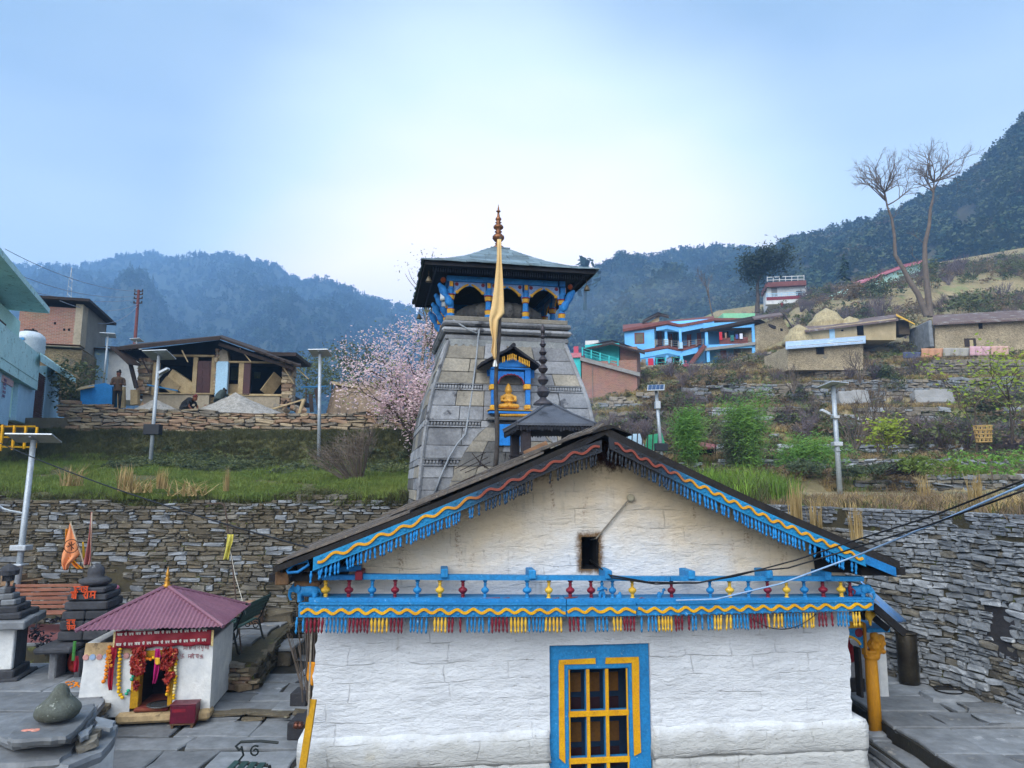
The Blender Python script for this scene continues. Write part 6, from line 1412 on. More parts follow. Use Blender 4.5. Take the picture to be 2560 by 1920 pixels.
for y0,y1,a in hh_:
 for q in range(2 if a>-.3 else 1):
  for r_ in range(2 if a>-.1 else 1):
   nq=2 if a>-.3 else 1;nr_=2 if a>-.1 else 1;xa=x0-a+(w2+2*a)*q/nq;xb=x0-a+(w2+2*a)*(q+1)/nq;ya=-a+(w2+2*a)*r_/nr_;yb=-a+(w2+2*a)*(r_+1)/nr_
   mb=MB();M=Matrix.Translation(((xa+xb)/2,(ya+yb)/2,(ez_(y0)+ez_(y1))/2))@Euler((random.gauss(0,.04),random.gauss(0,.04),random.gauss(0,.05))).to_matrix().to_4x4();mb.bbox(-(xb-xa)/2-.01,(xb-xa)/2+.01,-(yb-ya)/2-.01,(yb-ya)/2+.01,-(ez_(y1)-ez_(y0))/2,(ez_(y1)-ez_(y0))/2,.02,0,M);mb.build('slate_slab',[random.choice([M_dst,M_pave[1]])],es)
mb=MB();mb.lathe([(.16,ez_(1440)),(.17,ez_(1428)),(.10,ez_(1418)),(.02,ez_(1412))],10,((x0+x1)/2,w2/2,0));mb.build('cap_stone',[M_dst],es)
# === foreground shrine top with slates and a round stone
ZT=1.52
p0=onz(296,1835,ZT-.12);fs_=thing('low_shrine','low white walled shrine capped with big rough slate slabs in the near corner','shrine',(0,0,0))
mb=MB();poly=[(p0.x-.02,p0.y-.02),(p0.x-.32,p0.y-1.5),(p0.x-2.6,p0.y-1.5),(p0.x-2.6,p0.y+.0),(p0.x-.3,p0.y+.0)]
mb.prism(poly,-.05,ZT-.13);mb.v=[(x,z,y)for x,y,z in mb.v];mb.build('shrine_wall',[M_sw],fs_)
def slab_px(pts,z,th,m,nm='slate_slab',tx=0,ty=0):
 P=[onz(a,b,z)for a,b in pts];c_=sum(P,Vector())/len(P);n=len(P);mb=MB();Q=[]
 for i in range(n):
  a,b=P[i],P[(i+1)%n]
  for f in(0,.34,.67):q=a.lerp(b,f);d=(q-c_).normalized();q=q+d*(random.uniform(-.02,.02)if f else 0);Q.append(q+Vector((0,0,tx*(q.x-c_.x)+ty*(q.y-c_.y))))
 k_=len(Q);mb.add([q+(c_-q)*.03+Vector((0,0,0))for q in Q]+[q-Vector((0,0,th*.4))for q in Q]+[q+(c_-q)*.04-Vector((0,0,th))for q in Q],[tuple(range(k_))]+[(r*k_+i,(r+1)*k_+i,(r+1)*k_+(i+1)%k_,r*k_+(i+1)%k_)for r in range(2)for i in range(k_)]+[tuple(range(3*k_-1,2*k_-1,-1))])
 me=mb.mesh(nm,[m]);fixn(me);return link(nm,me,fs_)
slab_px([(-40,1825),(60,1800),(120,1780),(205,1835),(180,1880),(150,1900),(60,1908),(-40,1910)],ZT,.09,M_pave[1]);slab_px([(150,1845),(205,1835),(255,1800),(296,1812),(290,1838),(255,1880),(170,1915),(130,1910)],ZT-.03,.09,M_pave[0])
slab_px([(-30,1830),(20,1815),(60,1790),(130,1770),(200,1770),(240,1760),(245,1775),(215,1820),(180,1840),(140,1847),(90,1848),(30,1857)],ZT+.10,.07,M_pave[1]);slab_px([(30,1850),(20,1840),(60,1795),(110,1773),(170,1768),(238,1757),(236,1770),(190,1825),(165,1842),(110,1845)],ZT+.17,.06,M_pave[1])
for i,q in enumerate(([(215,1800),(245,1788),(232,1808),(200,1820)],[(205,1818),(236,1800),(225,1822),(195,1836)],[(240,1795),(290,1800),(275,1818),(238,1816)],[(195,1832),(232,1812),(222,1836),(200,1846)])):slab_px(q,ZT+.03+.025*i,.035,M_pave[0],'broken_slate',random.gauss(0,.06),random.gauss(0,.06))
for px,py,s_ in((222,1838,.11),(218,1860,.10),(100,1850,.1),(130,1852,.07),(140,1916,.14),(40,1918,.12),(90,1918,.12),(190,1915,.1)):
 p=onz(px,py,ZT+.02 if py<1900 else ZT-.12);vs,fs=random.choice(SH);mb=MB();M=Matrix.LocRotScale(p,Euler((random.gauss(0,.1),random.gauss(0,.2),random.random()*3)),Vector((s_*1.7,s_*1.3,s_*.7)));mb.add([M@Vector(v)for v in vs],fs);me=mb.mesh('loose_stone',[random.choice(M_wst)]);fixn(me);link('loose_stone',me,fs_)
rs_=onz(142,1805,ZT+.17);mb=MB()
bm=bmesh.new();bmesh.ops.create_icosphere(bm,subdivisions=4,radius=1)
for v in bm.verts:
 c_=v.co;k_=1+.07*fbm(c_.x*1.4,c_.y*1.4,c_.z*1.4+3);wz=.98 if c_.z>0 else .72;tp_=1-.42*smoothstep(.05,.62,c_.z)+.12*smoothstep(.75,.95,c_.z);v.co=Vector((c_.x*.185*k_*tp_+.015*max(0,c_.z),c_.y*.17*k_*tp_,max(-.62,c_.z)*.185*wz*k_+.115+.03*max(0,c_.z)**3))
mb.bm(bm);o=mb.build('round_stone',[mat('speckled_boulder','5c605a','44483f','8a8f88',scale=8,bump=.6,bscale=50,spot=(16,.6))],smooth=True,loc=rs_);tag(o,'rounded speckled grey stone sitting on the slate slab of the near shrine','stone')
mb=MB();pv=onz(86,1826,ZT+.172)
for i in range(10):
 q=pv+Vector((random.gauss(0,.045),random.gauss(0,.02),0));mb.lathe([(random.uniform(.015,.035),0),(.01,.003)],7,q)
tag(mb.build('vermilion_powder',[mat('pink_powder','c2705c','d8a090',scale=30,bump=0)]),'smear of pink vermilion powder on the top slate slab','powder',None,'stuff')
# === benches and courtyard clutter
M_iron=mat('green_black_iron','1b2422','141a1a',rough=.5,bump=.1);M_gsl=mat('dark_green_slat','2c4a44','223a36','6f8078',scale=6,rough=.5,bump=.15,spot=(14,.68));M_bsl=mat('brown_slat','8a5c48','74493a',scale=5,rough=.6,bump=.15,stretch=(.3,1,1))
def scroll(mb,c,r,turns,M,a0=0,s_=1,rad=.011):
 pts=[]
 for i in range(int(10*turns)+1):t_=i/10;a=a0+s_*t_*6.283;rr=r*(1-.75*t_/turns);pts.append(M@Vector((0,c[0]+rr*math.cos(a),c[1]+rr*math.sin(a))))
 mb.tube(pts,rad,5)
def iron_bench(name,loc,rz,L,lab,slat,back=True):
 b=thing(name,lab,'bench',loc,rz)
 for i in range(4):mb=MB();mb.bbox(-L/2,L/2,-.42+i*.105,-.34+i*.105,.425-.008*i,.45-.008*i,.006);mb.build('seat_slat',[slat],b)
 for i in range(5 if back else 0):mb=MB();y=.03+.05*i;z=.50+.085*i;mb.bbox(-L/2,L/2,y-.012,y+.012,z,z+.062,.006,0);mb.build('back_slat',[slat],b)
 for s_ in(-1,1):
  I=Matrix.Translation((s_*(L/2-.03),0,0));mb=MB();mb.tube([I@Vector(p)for p in((0,-.47,0),(0,-.42,.04),(0,-.40,.2),(0,-.41,.38),(0,-.36,.43),(0,.0,.40))+(((0,.06,.48),(0,.14,.68),(0,.24,.93))if back else())],.02,6);mb.tube([I@Vector(p)for p in((0,.16,0),(0,.12,.04),(0,.07,.2),(0,.02,.4))],.02,6)
  mb.tube([I@Vector(p)for p in((0,-.47,0),(0,-.52,.01))],.018,5);mb.tube([I@Vector(p)for p in((0,.12,.66),(0,-.1,.68),(0,-.34,.67),(0,-.40,.62),(0,-.36,.58),(0,-.32,.6))],.016,6);mb.tube([I@Vector(p)for p in((0,-.38,.42),(0,-.3,.52),(0,-.33,.62))],.013,5)
  scroll(mb,(-.2,.30),.09,1.3,I,0,1);scroll(mb,(-.05,.28),.08,1.2,I,2,-1);scroll(mb,(-.16,.56),.07,1.3,I,1,1);mb.tube([I@Vector(p)for p in((0,-.38,.2),(0,-.15,.21),(0,.05,.2))],.012,5)
  mb.build('iron_side',[M_iron],b)
 return b
iron_bench('iron_bench',(-5.22,14.45,.65),R(-90),1.4,'dark green slatted park bench with iron scroll sides on the raised platform',M_gsl)
iron_bench('iron_bench',(-2.98,8.5,0),R(-90),1.5,'weathered backless iron bench with scroll arms at the foot of the temple wall',M_gsl,False)
wb=thing('wooden_bench','brown slatted wooden bench in front of the retaining wall, partly behind the dark shrine','bench',at(110,1555,16.0),R(4));wb.location.z=.65
for i in range(6):mb=MB();z=.46+.085*i;mb.bbox(-.95,.95,.02+.03*i,.05+.03*i,z,z+.066,.006);mb.build('back_slat',[M_bsl],wb)
for i in range(4):mb=MB();mb.bbox(-.95,.95,-.45+.11*i,-.36+.11*i,.40,.43,.006);mb.build('seat_slat',[M_bsl],wb)
for s_ in(-1,1):mb=MB();mb.tube([(s_*.8,-.4,0),(s_*.8,-.38,.40),(s_*.8,.0,.38),(s_*.8,.2,.98)],.03,6);mb.tube([(s_*.8,.12,0),(s_*.8,.0,.4)],.03,6);mb.build('bench_leg',[M_iron],wb)
mb=MB();mb.bbox(-11.6,-7.7,14.8,16.6,.648,.665,.004);tag(mb.build('red_floor_patch',[mat('red_oxide_floor','7a4a48','684040',scale=2)]),'worn red oxide floor under the wooden bench','floor',None,'structure')
q=[(613,1705,14.0),(600,1600,14.3),(592,1520,14.5),(580,1400,14.6),(570,1330,14.6),(565,1280,14.6),(560,1262,14.6),(552,1258,14.6),(517,1259,14.6)]
mb=MB();mb.tube([at(*p)for p in q],.016,6);tag(mb.build('bent_pipe',[mat('rusty_pipe','5a4a40','443830','8a8078',scale=6,spot=(5,.6))]),'tall thin rusty pipe with a bent top beside the small shrine','pipe')
PFm=Frame((at(575,1400,14.6).x,14.6),0);yc=cloth([(568,584,1336),(566,583,1352),(563,578,1370),(559,575,1388),(558,573,1399)],-.06,3,PFm,'yellow_rag',two_sided_leaf(mat('pale_yellow_rag','d8d06a','c4b84e',scale=5,bump=.1),.3),.04);tag(yc,'pale yellow rag tied to the bent pipe','cloth')
mb=MB();mb.tube([at(575,1372,14.55),at(588,1440,14.3),at(607,1505,14.0),at(614,1535,13.6)],.006,4);tag(mb.build('white_string',[mat('string','c8c4b8',bump=0)]),'thin white string from the bent pipe down to the shrine roof','string')
lg=at(622,1528,15.8);mb=MB();mb.lathe([(.2,.0),(.24,.02),(.21,.2),(.25,.42),(.24,.45)],12);tag(mb.build('tree_stump',[mat('pale_cut_wood','9a7c64','7a5e4a',scale=4,bump=.4)],smooth=True,loc=(-5.95,16.9,.65),rot=None),'pale wooden stump standing behind the iron bench','stump').rotation_euler=(.1,.12,0)
vs,fs=SH[3];mb=MB();M=Matrix.LocRotScale(at(697,1539,17.2),Euler((0,.1,.3)),Vector((.62,.4,.26)));mb.add([M@Vector(v)for v in vs],fs);tag(mb.build('fallen_boulder',[M_wst[1]]),'brownish fallen boulder at the foot of the retaining wall beside the bench','boulder')
for i,(px,py,z)in enumerate(((588,1710,.12),(586,1700,.26),(612,1722,.12))):
 p=onz(px,py,z);mb=MB();mb.bbox(-.2,.2,-.16,.16,0,.13,.015,0,Matrix.Translation(p)@Matrix.Rotation(.4+.2*i,4,'Z'));tag(mb.build('cut_stone',[mat('tan_cut_stone','9a8568','84705a',scale=5,bump=.3,var=.15)]),('tan cut stone block beside the shrine, lower of the two stacked','tan cut stone block stacked on another beside the shrine','single tan cut stone lying nearest the steps')[i],'stone')
fb=thing('stone_hearth','two dark square stone blocks of a hearth against the temple corner','hearth')
a=onz(742,1782,.0);b=onz(755,1850,0)
M_hst=mat('charred_stone','36363a','28282c','4c4a48',scale=4,bump=.4)
mb=MB();mb.bbox(a.x-.10,a.x+.18,a.y-.1,a.y+.3,0,.34,.02);mb.build('back_block',[M_hst],fb);mb=MB();mb.bbox(a.x+.2,a.x+.42,a.y-.1,a.y+.3,0,.36,.02);mb.build('back_block',[M_hst],fb);mb=MB();mb.bbox(b.x-.22,b.x+.3,b.y-.05,b.y+.42,0,.26,.02);mb.build('front_block',[M_hst],fb);mb=MB();mb.bbox(b.x-.18,b.x+.35,b.y+.421,a.y-.11,0,.2,.02);mb.build('ash_slab',[M_hst],fb)
for i,px in enumerate((741,751)):
 p=onz(px,1822,.26);mb=MB();mb.lathe([(.025,0),(.045,.012),(.052,.04),(.045,.07),(.03,.082),(.038,.092),(.036,.096)],14);tag(mb.build('copper_pot',[mat('copper','6a4436','54342a',metal=.7,rough=.4,bump=0)],smooth=True,loc=(p.x,p.y,.261)),('small round copper pot on the hearth, the one farther from the temple','small round copper pot on the hearth, the one next to the leaning yellow beam')[i],'pot','copper pots on the hearth')
mb=MB();mb.beam(TF.W(T(756,1925,-.5)),TF.W(T(783,1748,-.3)),.08,.05,0,(0,-1,0));tag(mb.build('leaning_beam',[M_ylo]),'yellow painted beam leaning against the left corner of the temple','beam')
mb=MB();stz=TF.W(T(788,1640,.25))
for i in range(60):dx,dy=random.gauss(0,.05),random.gauss(0,.05);mb.tube([stz+Vector((dx,dy,-.55)),stz+Vector((dx*1.4,dy*1.4,.1)),stz+Vector((dx*2+random.gauss(0,.03),dy*2,.75+random.random()*.2))],[.010,.009,.005],4,0,False)
for i in range(14):dx=random.uniform(-.4,0);mb.tube([stz+Vector((dx*.4,-.05,-.4)),stz+Vector((dx,-.05,random.uniform(.1,.4)))],[.005,.003],3,0,False)
tag(mb.build('stick_bundle',[mat('stick_bark','6a6058','4e463e',scale=6,var=.1)]),'upright bundle of thin grey sticks at the left corner of the temple','sticks')
oc=cloth([(770,800,1655),(768,800,1675),(765,799,1690),(767,797,1700),(776,793,1712)],.05,2,TF,'orange_wrap',two_sided_leaf(mat('amber_cloth','d08a1e','b87414',scale=5,bump=.2),.1),.03);tag(oc,'amber cloth wrapped round the bundle of sticks','cloth')
mb=MB();mb.tube([TF.W(T(780,1570,-.3)),TF.W(T(776,1650,-.3)),TF.W(T(772,1760,-.35)),TF.W(T(762,1880,-.4)),TF.W(T(757,1915,-.4))],.011,5);tag(mb.build('hanging_rope',[mat('rope','9a9284','7e766a',scale=30)]),'pale rope hanging from the beam down the temple corner','rope')
dr_=onz(2274,1708,.4);dm=thing('metal_drum','tall tarnished brass drum against the right retaining wall','drum',(dr_.x,dr_.y,.4));M_br=mat('tarnished_brass','4a4336','332f2a','6b6048',scale=3,metal=.6,rough=.4,bump=.05,spot=(2,.6))
mb=MB();mb.lathe([(.155,0),(.165,.01),(.165,.80),(.16,.82)],28);mb.build('drum_body',[M_br],dm,smooth=True);mb=MB();mb.lathe([(.16,.821),(.18,.825),(.18,.85),(.158,.855)],28);mb.build('drum_rim',[M_br],dm,smooth=True)
pn=onz(2372,1735,.42);mb=MB();mb.lathe([(.05,0),(.18,.0),(.22,.05),(.225,.055),(.17,.015),(.05,.012)],20);tag(mb.build('ash_pan',[mat('blackened_pan','2a2826','1e1d1c')],smooth=True,loc=(pn.x,pn.y,.44)),'blackened round pan with ashes by the right wall','pan')
for i,(px,py,w_,d)in enumerate(((2375,1742,.75,.5),(2470,1770,.7,.35),(2520,1800,.8,.4))):
 p=onz(px,py,.43);mb=MB();vs,fs=SH[i];M=Matrix.LocRotScale(p,Euler((R(-90),0,random.uniform(-.3,.3))),Vector((w_,.07,d)));mb.add([M@Vector(v)for v in vs],fs);me=mb.mesh('loose_slab',[M_pave[i%2]]);fixn(me);tag(link('loose_slab',me),('loose slate slab under the blackened pan','dark loose slate slab along the foot of the right wall','pale loose slate slab nearest the right edge')[i],'slab')
for i,(px,py)in enumerate(((35,1450),(64,1462),(50,1475))):
 p=at(px,py,16.4+.1*i);cb_=thing('cardboard_carton',('brown cardboard carton behind the slate roofed shrine, the uppermost','torn open cardboard carton leaning by the grey lamp post','crushed cardboard carton under the two others')[i],'carton',p,R(20*i));mb=MB();mb.bbox(-.2,.2,-.15,.15,-.12,.12,.008);mb.build('carton_body',[mat('cardboard','8a6e52','76604a',var=.15)],cb_)
 if i==1:mb=MB();mb.box(-.2,.2,-.32,-.16,.115,.125);mb.box(.2,.32,-.15,.15,.11,.12);mb.build('flap',[mat('cardboard','8a6e52')],cb_)
vg=thing('dark_potted_shrub','dark leafed potted shrub beside the slate roofed shrine','shrub',onz(112,1640,.45));link('foliage',clump(200,.32,.35,.05,mat('purple_black_leaf','2a2630','1e2026',bump=0),77),vg,loc=(0,0,.1));mb=MB();mb.tube([(0,0,0),(.02,0,.3)],.02,5);mb.build('stem',[M_bark],vg)
for i,(px,py,c_)in enumerate(((291,1468,'b06a8a'),(286,1470,'6a7ab0'))):
 p=at(px,py,17.36);mb=MB();ball(mb,p,(.07,.05,.05),(.3,.2,.5),5);tag(mb.build('crumpled_wrapper',[mat('wrapper_'+c_,c_,c_,bump=.5)]),('pink crumpled wrapper in the wall niche','blue crumpled wrapper in the wall niche')[i],'wrapper')
# === side porch of the hall
def pbox(mb,Tf,x0,y0,x1,y1,ly,d,mi=0,b=0,off=(0,0)):
 p,q=Tf(x0,y0,ly),Tf(x1,y1,ly);a=(min(p.x,q.x)-off[0],max(p.x,q.x)-off[0],ly-off[1],ly-off[1]+d,min(p.z,q.z),max(p.z,q.z))
 return mb.bbox(*a,b,mi)if b else mb.box(*a,mi)
porch=thing('temple_porch','open porch with a yellow carved pillar at the right end of the white hall','porch',(1.173,9.6,0),R(6))
PY=.96
b_=T(2192,1866,PY);pt_=T(2173,1648,PY);M_pil=mat('ochre_pillar','c2871a','a8701a','6b5226',scale=3,rough=.6,bump=.2,stretch=(3,3,.5),spot=(4,.66))
mb=MB();mb.lathe([(.094,.2),(.092,.8),(.086,pt_.z-.02),(.082,pt_.z),(.095,pt_.z+.015),(.10,pt_.z+.04),(.084,pt_.z+.07),(.10,pt_.z+.10),(.105,pt_.z+.13)],16,(b_.x,PY,0));mb.build('porch_pillar',[M_pil],porch,smooth=True)
vs,fs=SH[5];mb=MB();M=Matrix.LocRotScale(Vector((b_.x,PY-.02,.10)),None,Vector((.36,.34,.26)));mb.add([M@Vector(v)for v in vs],fs);me=mb.mesh('pillar_base',[M_pave[0]]);fixn(me);link('pillar_base',me,porch)
mb=MB();pbox(mb,T,2160,1558,2171,1640,PY-.05,.12,0,.01);mb.build('square_post',[M_pil],porch)
mb=MB();c0=T(2183,1610,PY)
for dx,dz,r in((0,-.16,.07),(.01,-.08,.09),(-.03,-.0,.09),(.05,.04,.08),(.09,-.02,.05),(.10,.09,.06),(.0,.12,.07),(.13,.02,.04),(.12,-.1,.04)):ball(mb,(c0.x+dx,PY-.04,c0.z+dz),(r,.06,r),None,6)
for t_ in range(6):ball(mb,(c0.x-.02+.06*math.cos(t_*1.05),PY-.10,c0.z+.02+.06*math.sin(t_*1.05)),(.03,.03,.03),None,5)
fuse(mb,'carved_capital',[M_pil],.014,porch)
mb=MB();c1=T(2173,1538,.3);ball(mb,c1,(.06,.05,.08));ball(mb,c1+Vector((.05,0,.02)),(.05,.05,.05));mb.tube([c1,c1+Vector((.01,0,-.15))],[.04,.015],7);fuse(mb,'carved_pendant',[M_yelp],.012,porch)
mb=MB();pbox(mb,T,2096,1557,2163,1570,PY-.03,.1,0,.008);mb.build('porch_lintel',[M_yel],porch)
mb=MB();pbox(mb,T,2168,1571,2226,1581,PY-.06,1.0,0,.008);mb.build('porch_beam',[M_blue],porch)
mb=MB();a,b2=T(2096,1571,PY),T(2160,1620,PY);n=20;top=[];bot=[]
for i in range(n+1):f=i/n;x=a.x+(b2.x-a.x)*f;top.append((x,a.z));q=max(0,(f-.1)/.78);bot.append((x,b2.z if f>.88 else(b2.z+(T(2112,1588,PY).z-b2.z)*math.sqrt(max(0,1-q**2)))))
mb.strip(top,bot,PY,PY+.05);mb.build('arch_panel',[M_blue],porch);mb=MB();ribbon(bot[:18],.035,PY-.02,PY,mb);mb.build('arch_edge',[M_yel],porch)
mb=MB();c2=T(2147,1582,PY);mb.lathe([(.02,-.03),(.055,-.02),(.065,.0),(.05,.005)],12,(c2.x,PY-.005,c2.z),0,Matrix.Rotation(R(90),4,'X'));mb.build('rosette',[M_red],porch)
mb=MB();pbox(mb,T,2146,1620,2161,1745,PY+.05,.14,0,.008);mb.build('dark_post',[M_dark],porch)
mb=MB();pbox(mb,T,2190,1574,2226,1755,1.9,.4,0,.02);mb.build('white_pier',[M_sw],porch)
mb=MB();pbox(mb,T,2090,1600,2190,1705,2.6,.1);mb.build('inner_wall',[mat('grey_inner_wall','8c8f96','767980',scale=2)],porch);mb=MB();pbox(mb,T,2080,1700,2165,1750,2.2,.1);mb.build('dark_bench',[M_dark],porch)
q4=[T(2183,1507,.15),T(2232,1554,.15),T(2266,1553,1.5),T(2151,1452,1.5)];mb=MB();n=46
for s_ in range(2):
 for i in range(n+1):
  f=i/n;p=q4[0].lerp(q4[3],f)if s_==0 else q4[1].lerp(q4[2],f);mb.v.append((p.x,p.y,p.z+.014*math.sin(f*46)))
for i in range(n):mb.f.append((i,n+1+i,n+2+i,i+1));mb.m.append(0)
o=mb.build('porch_roof',[mat('blue_worn_tin','4f86c4','7f94a4','8a8274',scale=5,rough=.5,bump=.1,stretch=(.6,.6,.6),spot=(4,.56))],porch,smooth=True);o.modifiers.new('t','SOLIDIFY').thickness=.006
mb=MB();a,b2=T(2183,1516,.12),T(2262,1584,.12);mb.beam(a,b2,.05,.10);mb.beam(a+Vector((0,.3,-.05)),b2+Vector((-.05,.3,-.0)),.05,.08);mb.beam(a+Vector((0,.8,.0)),b2+Vector((-.02,.9,.05)),.05,.08);mb.build('roof_rafter',[M_dark],porch,kind='stuff')
rp=T(2122,1627,1.5);mb=MB();mb.lathe([(.07,-.16),(.10,-.12),(.10,.02),(.07,.08),(.03,.12),(.01,.25)],14);tag(mb.build('red_bell',[mat('red_enamel','a01426','84101e',rough=.4,bump=0)],smooth=True,loc=TF.W(rp)),'red bell hanging inside the porch behind the yellow pillar','bell')
# === village on the left: ruin, brick house, teal house
M_tealw=mat('teal_wash','c8ece0','b6ded2','9cc0b6',scale=1.2,bump=.1,spot=(2,.66));M_tealb=mat('weathered_teal','bcdede','a8cfd0','7c9a96',scale=1.5,bump=.3,spot=(4,.58));M_pblue=mat('pale_blue_wash','a9cbe0','98bcd4',scale=1.5,bump=.1);M_shut=mat('brown_shutter','6b3a30','58302a',scale=3,rough=.5,bump=0)
M_conc=mat('stained_cement','a39783','8c816e','6f6452',scale=1.2,bump=.4,bscale=9,spot=(1.4,.6));M_timb=mat('pale_timber','b09c78','94805e',scale=4,bump=.3,var=.2);M_dtim=mat('dark_old_timber','3a2f2a','2a2320',scale=4,bump=.3,var=.2);M_door=mat('maroon_door','4a2a2c','3c2224',rough=.5,bump=.1)
def brickmat(name,a,b,mo,w_=.23,h_=.075):
 m=bpy.data.materials.new(name);m.use_nodes=True;t=m.node_tree;B=t.nodes['Principled BSDF'];B.inputs['Roughness'].default_value=.9
 tc=N(t,'ShaderNodeTexCoord');sp=N(t,'ShaderNodeSeparateXYZ');cb=N(t,'ShaderNodeCombineXYZ');ad=N(t,'ShaderNodeMath',operation='ADD');br=N(t,'ShaderNodeTexBrick');L=t.links.new
 L(tc.outputs['Object'],sp.inputs[0]);L(sp.outputs['X'],ad.inputs[0]);L(sp.outputs['Y'],ad.inputs[1]);L(ad.outputs[0],cb.inputs[0]);L(sp.outputs['Z'],cb.inputs[1]);L(cb.outputs[0],br.inputs['Vector'])
 for k_,c_ in(('Color1',a),('Color2',b),('Mortar',mo)):br.inputs[k_].default_value=(*C(c_),1)
 br.inputs['Scale'].default_value=1;br.inputs['Brick Width'].default_value=w_;br.inputs['Row Height'].default_value=h_;br.inputs['Mortar Size'].default_value=.012;br.inputs['Bias'].default_value=-.1
 nz=N(t,'ShaderNodeTexNoise');nz.inputs['Scale'].default_value=1.3;mx_=N(t,'ShaderNodeMix',data_type='RGBA');mx_.inputs[0].default_value=.3;L(tc.outputs['Object'],nz.inputs['Vector']);mx_.blend_type='MULTIPLY';L(br.outputs['Color'],mx_.inputs[6]);L(nz.outputs['Color'],mx_.inputs[7]);L(mx_.outputs[2],B.inputs['Base Color'])
 bp=N(t,'ShaderNodeBump');bp.inputs['Strength'].default_value=.6;bp.inputs['Distance'].default_value=.02;bp.invert=True;L(br.outputs['Fac'],bp.inputs['Height']);L(bp.outputs[0],B.inputs['Normal']);return m
def rubblemat(name,a,b,c_,mo,sc):
 m=mat(name,a,b,c_,scale=.9,bump=0,spot=(1.2,.6));t=m.node_tree;B=t.nodes['Principled BSDF'];L=t.links.new;src=B.inputs['Base Color'].links[0].from_socket
 tc=N(t,'ShaderNodeTexCoord');mp=N(t,'ShaderNodeMapping');mp.inputs['Scale'].default_value=(sc,sc,sc*2.6);L(tc.outputs['Object'],mp.inputs[0])
 v1=N(t,'ShaderNodeTexVoronoi',feature='DISTANCE_TO_EDGE');v2=N(t,'ShaderNodeTexVoronoi');[L(mp.outputs[0],v.inputs['Vector'])for v in(v1,v2)]
 r=N(t,'ShaderNodeMapRange');r.inputs['From Max'].default_value=.05;L(v1.outputs['Distance'],r.inputs['Value'])
 h=N(t,'ShaderNodeHueSaturation');sx_=N(t,'ShaderNodeSeparateColor');L(v2.outputs['Color'],sx_.inputs[0]);q=N(t,'ShaderNodeMapRange');q.inputs['To Min'].default_value=.6;q.inputs['To Max'].default_value=1.3;L(sx_.outputs[0],q.inputs['Value']);L(q.outputs[0],h.inputs['Value']);L(src,h.inputs['Color'])
 mx_=N(t,'ShaderNodeMix',data_type='RGBA');L(r.outputs[0],mx_.inputs[0]);mx_.inputs[6].default_value=(*C(mo),1);L(h.outputs[0],mx_.inputs[7]);L(mx_.outputs[2],B.inputs['Base Color'])
 bp=N(t,'ShaderNodeBump');bp.inputs['Strength'].default_value=.8;bp.inputs['Distance'].default_value=.05;L(r.outputs[0],bp.inputs['Height']);L(bp.outputs[0],B.inputs['Normal']);return m
M_brick=brickmat('red_brick','a5705c','8a5a4a','9a8a80');M_rub=rubblemat('rubble_masonry','9a8868','7a6a50','6a6458','3a342a',3.2);M_hrub=rubblemat('tan_rubble_masonry','bfae90','a3957a','908a7c','5a5040',2.4)
class House:
 def __init__(s,name,label,cat,px,py,Y,ang):
  o=at(px,py,Y);s.F=Frame((o.x,o.y),ang);s.z=o.z;s.root=thing(name,label,cat,(o.x,o.y,0),R(ang))
 def box(s,name,m,x0,y0,x1,y1,ly=0.,d=.2,b=0):mb=MB();pbox(mb,s.F.T,x0,y0,x1,y1,ly,d,0,b);return mb.build(name,[m],s.root)
 def bar(s,name,m,p,q,wd=.1,ht=.1,ly=0.,up=(0,0,1)):mb=MB();mb.beam(s.F.T(*p,p[2]if len(p)>2 else ly)if False else s.F.T(p[0],p[1],p[2]if len(p)>2 else ly),s.F.T(q[0],q[1],q[2]if len(q)>2 else ly),wd,ht,0,up);return mb.build(name,[m],s.root)
 def sheet(s,name,m,pts,th=.06,kind=None):
  P=[s.F.T(*p)for p in pts];k_=len(P);mb=MB();mb.add(P+[p-Vector((0,0,th))for p in P],[tuple(range(k_)),tuple(range(2*k_-1,k_-1,-1))]+[(i,i+k_,(i+1)%k_+k_,(i+1)%k_)for i in range(k_)]);me=mb.mesh(name,[m]);fixn(me);return link(name,me,s.root,kind)
 def poly(s,name,m,pts,ly,d):P=[s.F.T(a,b,ly)for a,b in pts];mb=MB();mb.prism([(p.x,p.z)for p in P],ly,ly+d);return mb.build(name,[m],s.root)
 def slats(s,name,m,x0,y0,x1,y1,n,ly,d=.03):
  for i in range(n):s.box(name,m,x0,y0+(y1-y0)*i/n,x1,y0+(y1-y0)*(i+.86)/n,ly,d)
 def clone_window(s,x0,y0,x1,y1,ly,fm,pm,nb=0):
  o=s.box('window',fm,x0,y0,x1,y1,ly-.03,.06);w_=(x1-x0)*.12;h_=(y1-y0)*.1
  q=s.box('pane',pm,x0+w_,y0+h_,x1-w_,y1-h_,ly-.045,.012);q.parent=o;q.matrix_parent_inverse.identity()
  for i in range(nb):xx=x0+(x1-x0)*(i+1)/(nb+1);q=s.box('bar',fm,xx-.7,y0+h_,xx+.7,y1-h_,ly-.06,.012);q.parent=o
h=House('ruined_house','half demolished house with a sagging dark roof, bare door frame and heaps of timber','house',545,1035,31.5,4)
h.box('plinth_wall',M_conc,357,986,520,1042,0,.4);h.box('plinth_wall',M_conc,591,990,697,1045,0,.4);h.box('plinth_rubble',M_rub,521,992,590,1042,.12,.3);h.box('floor_ledge',M_timb,357,981,535,986,-.05,.5);h.box('floor_ledge',M_timb,560,984,705,990,-.05,.5)
hp_=thing
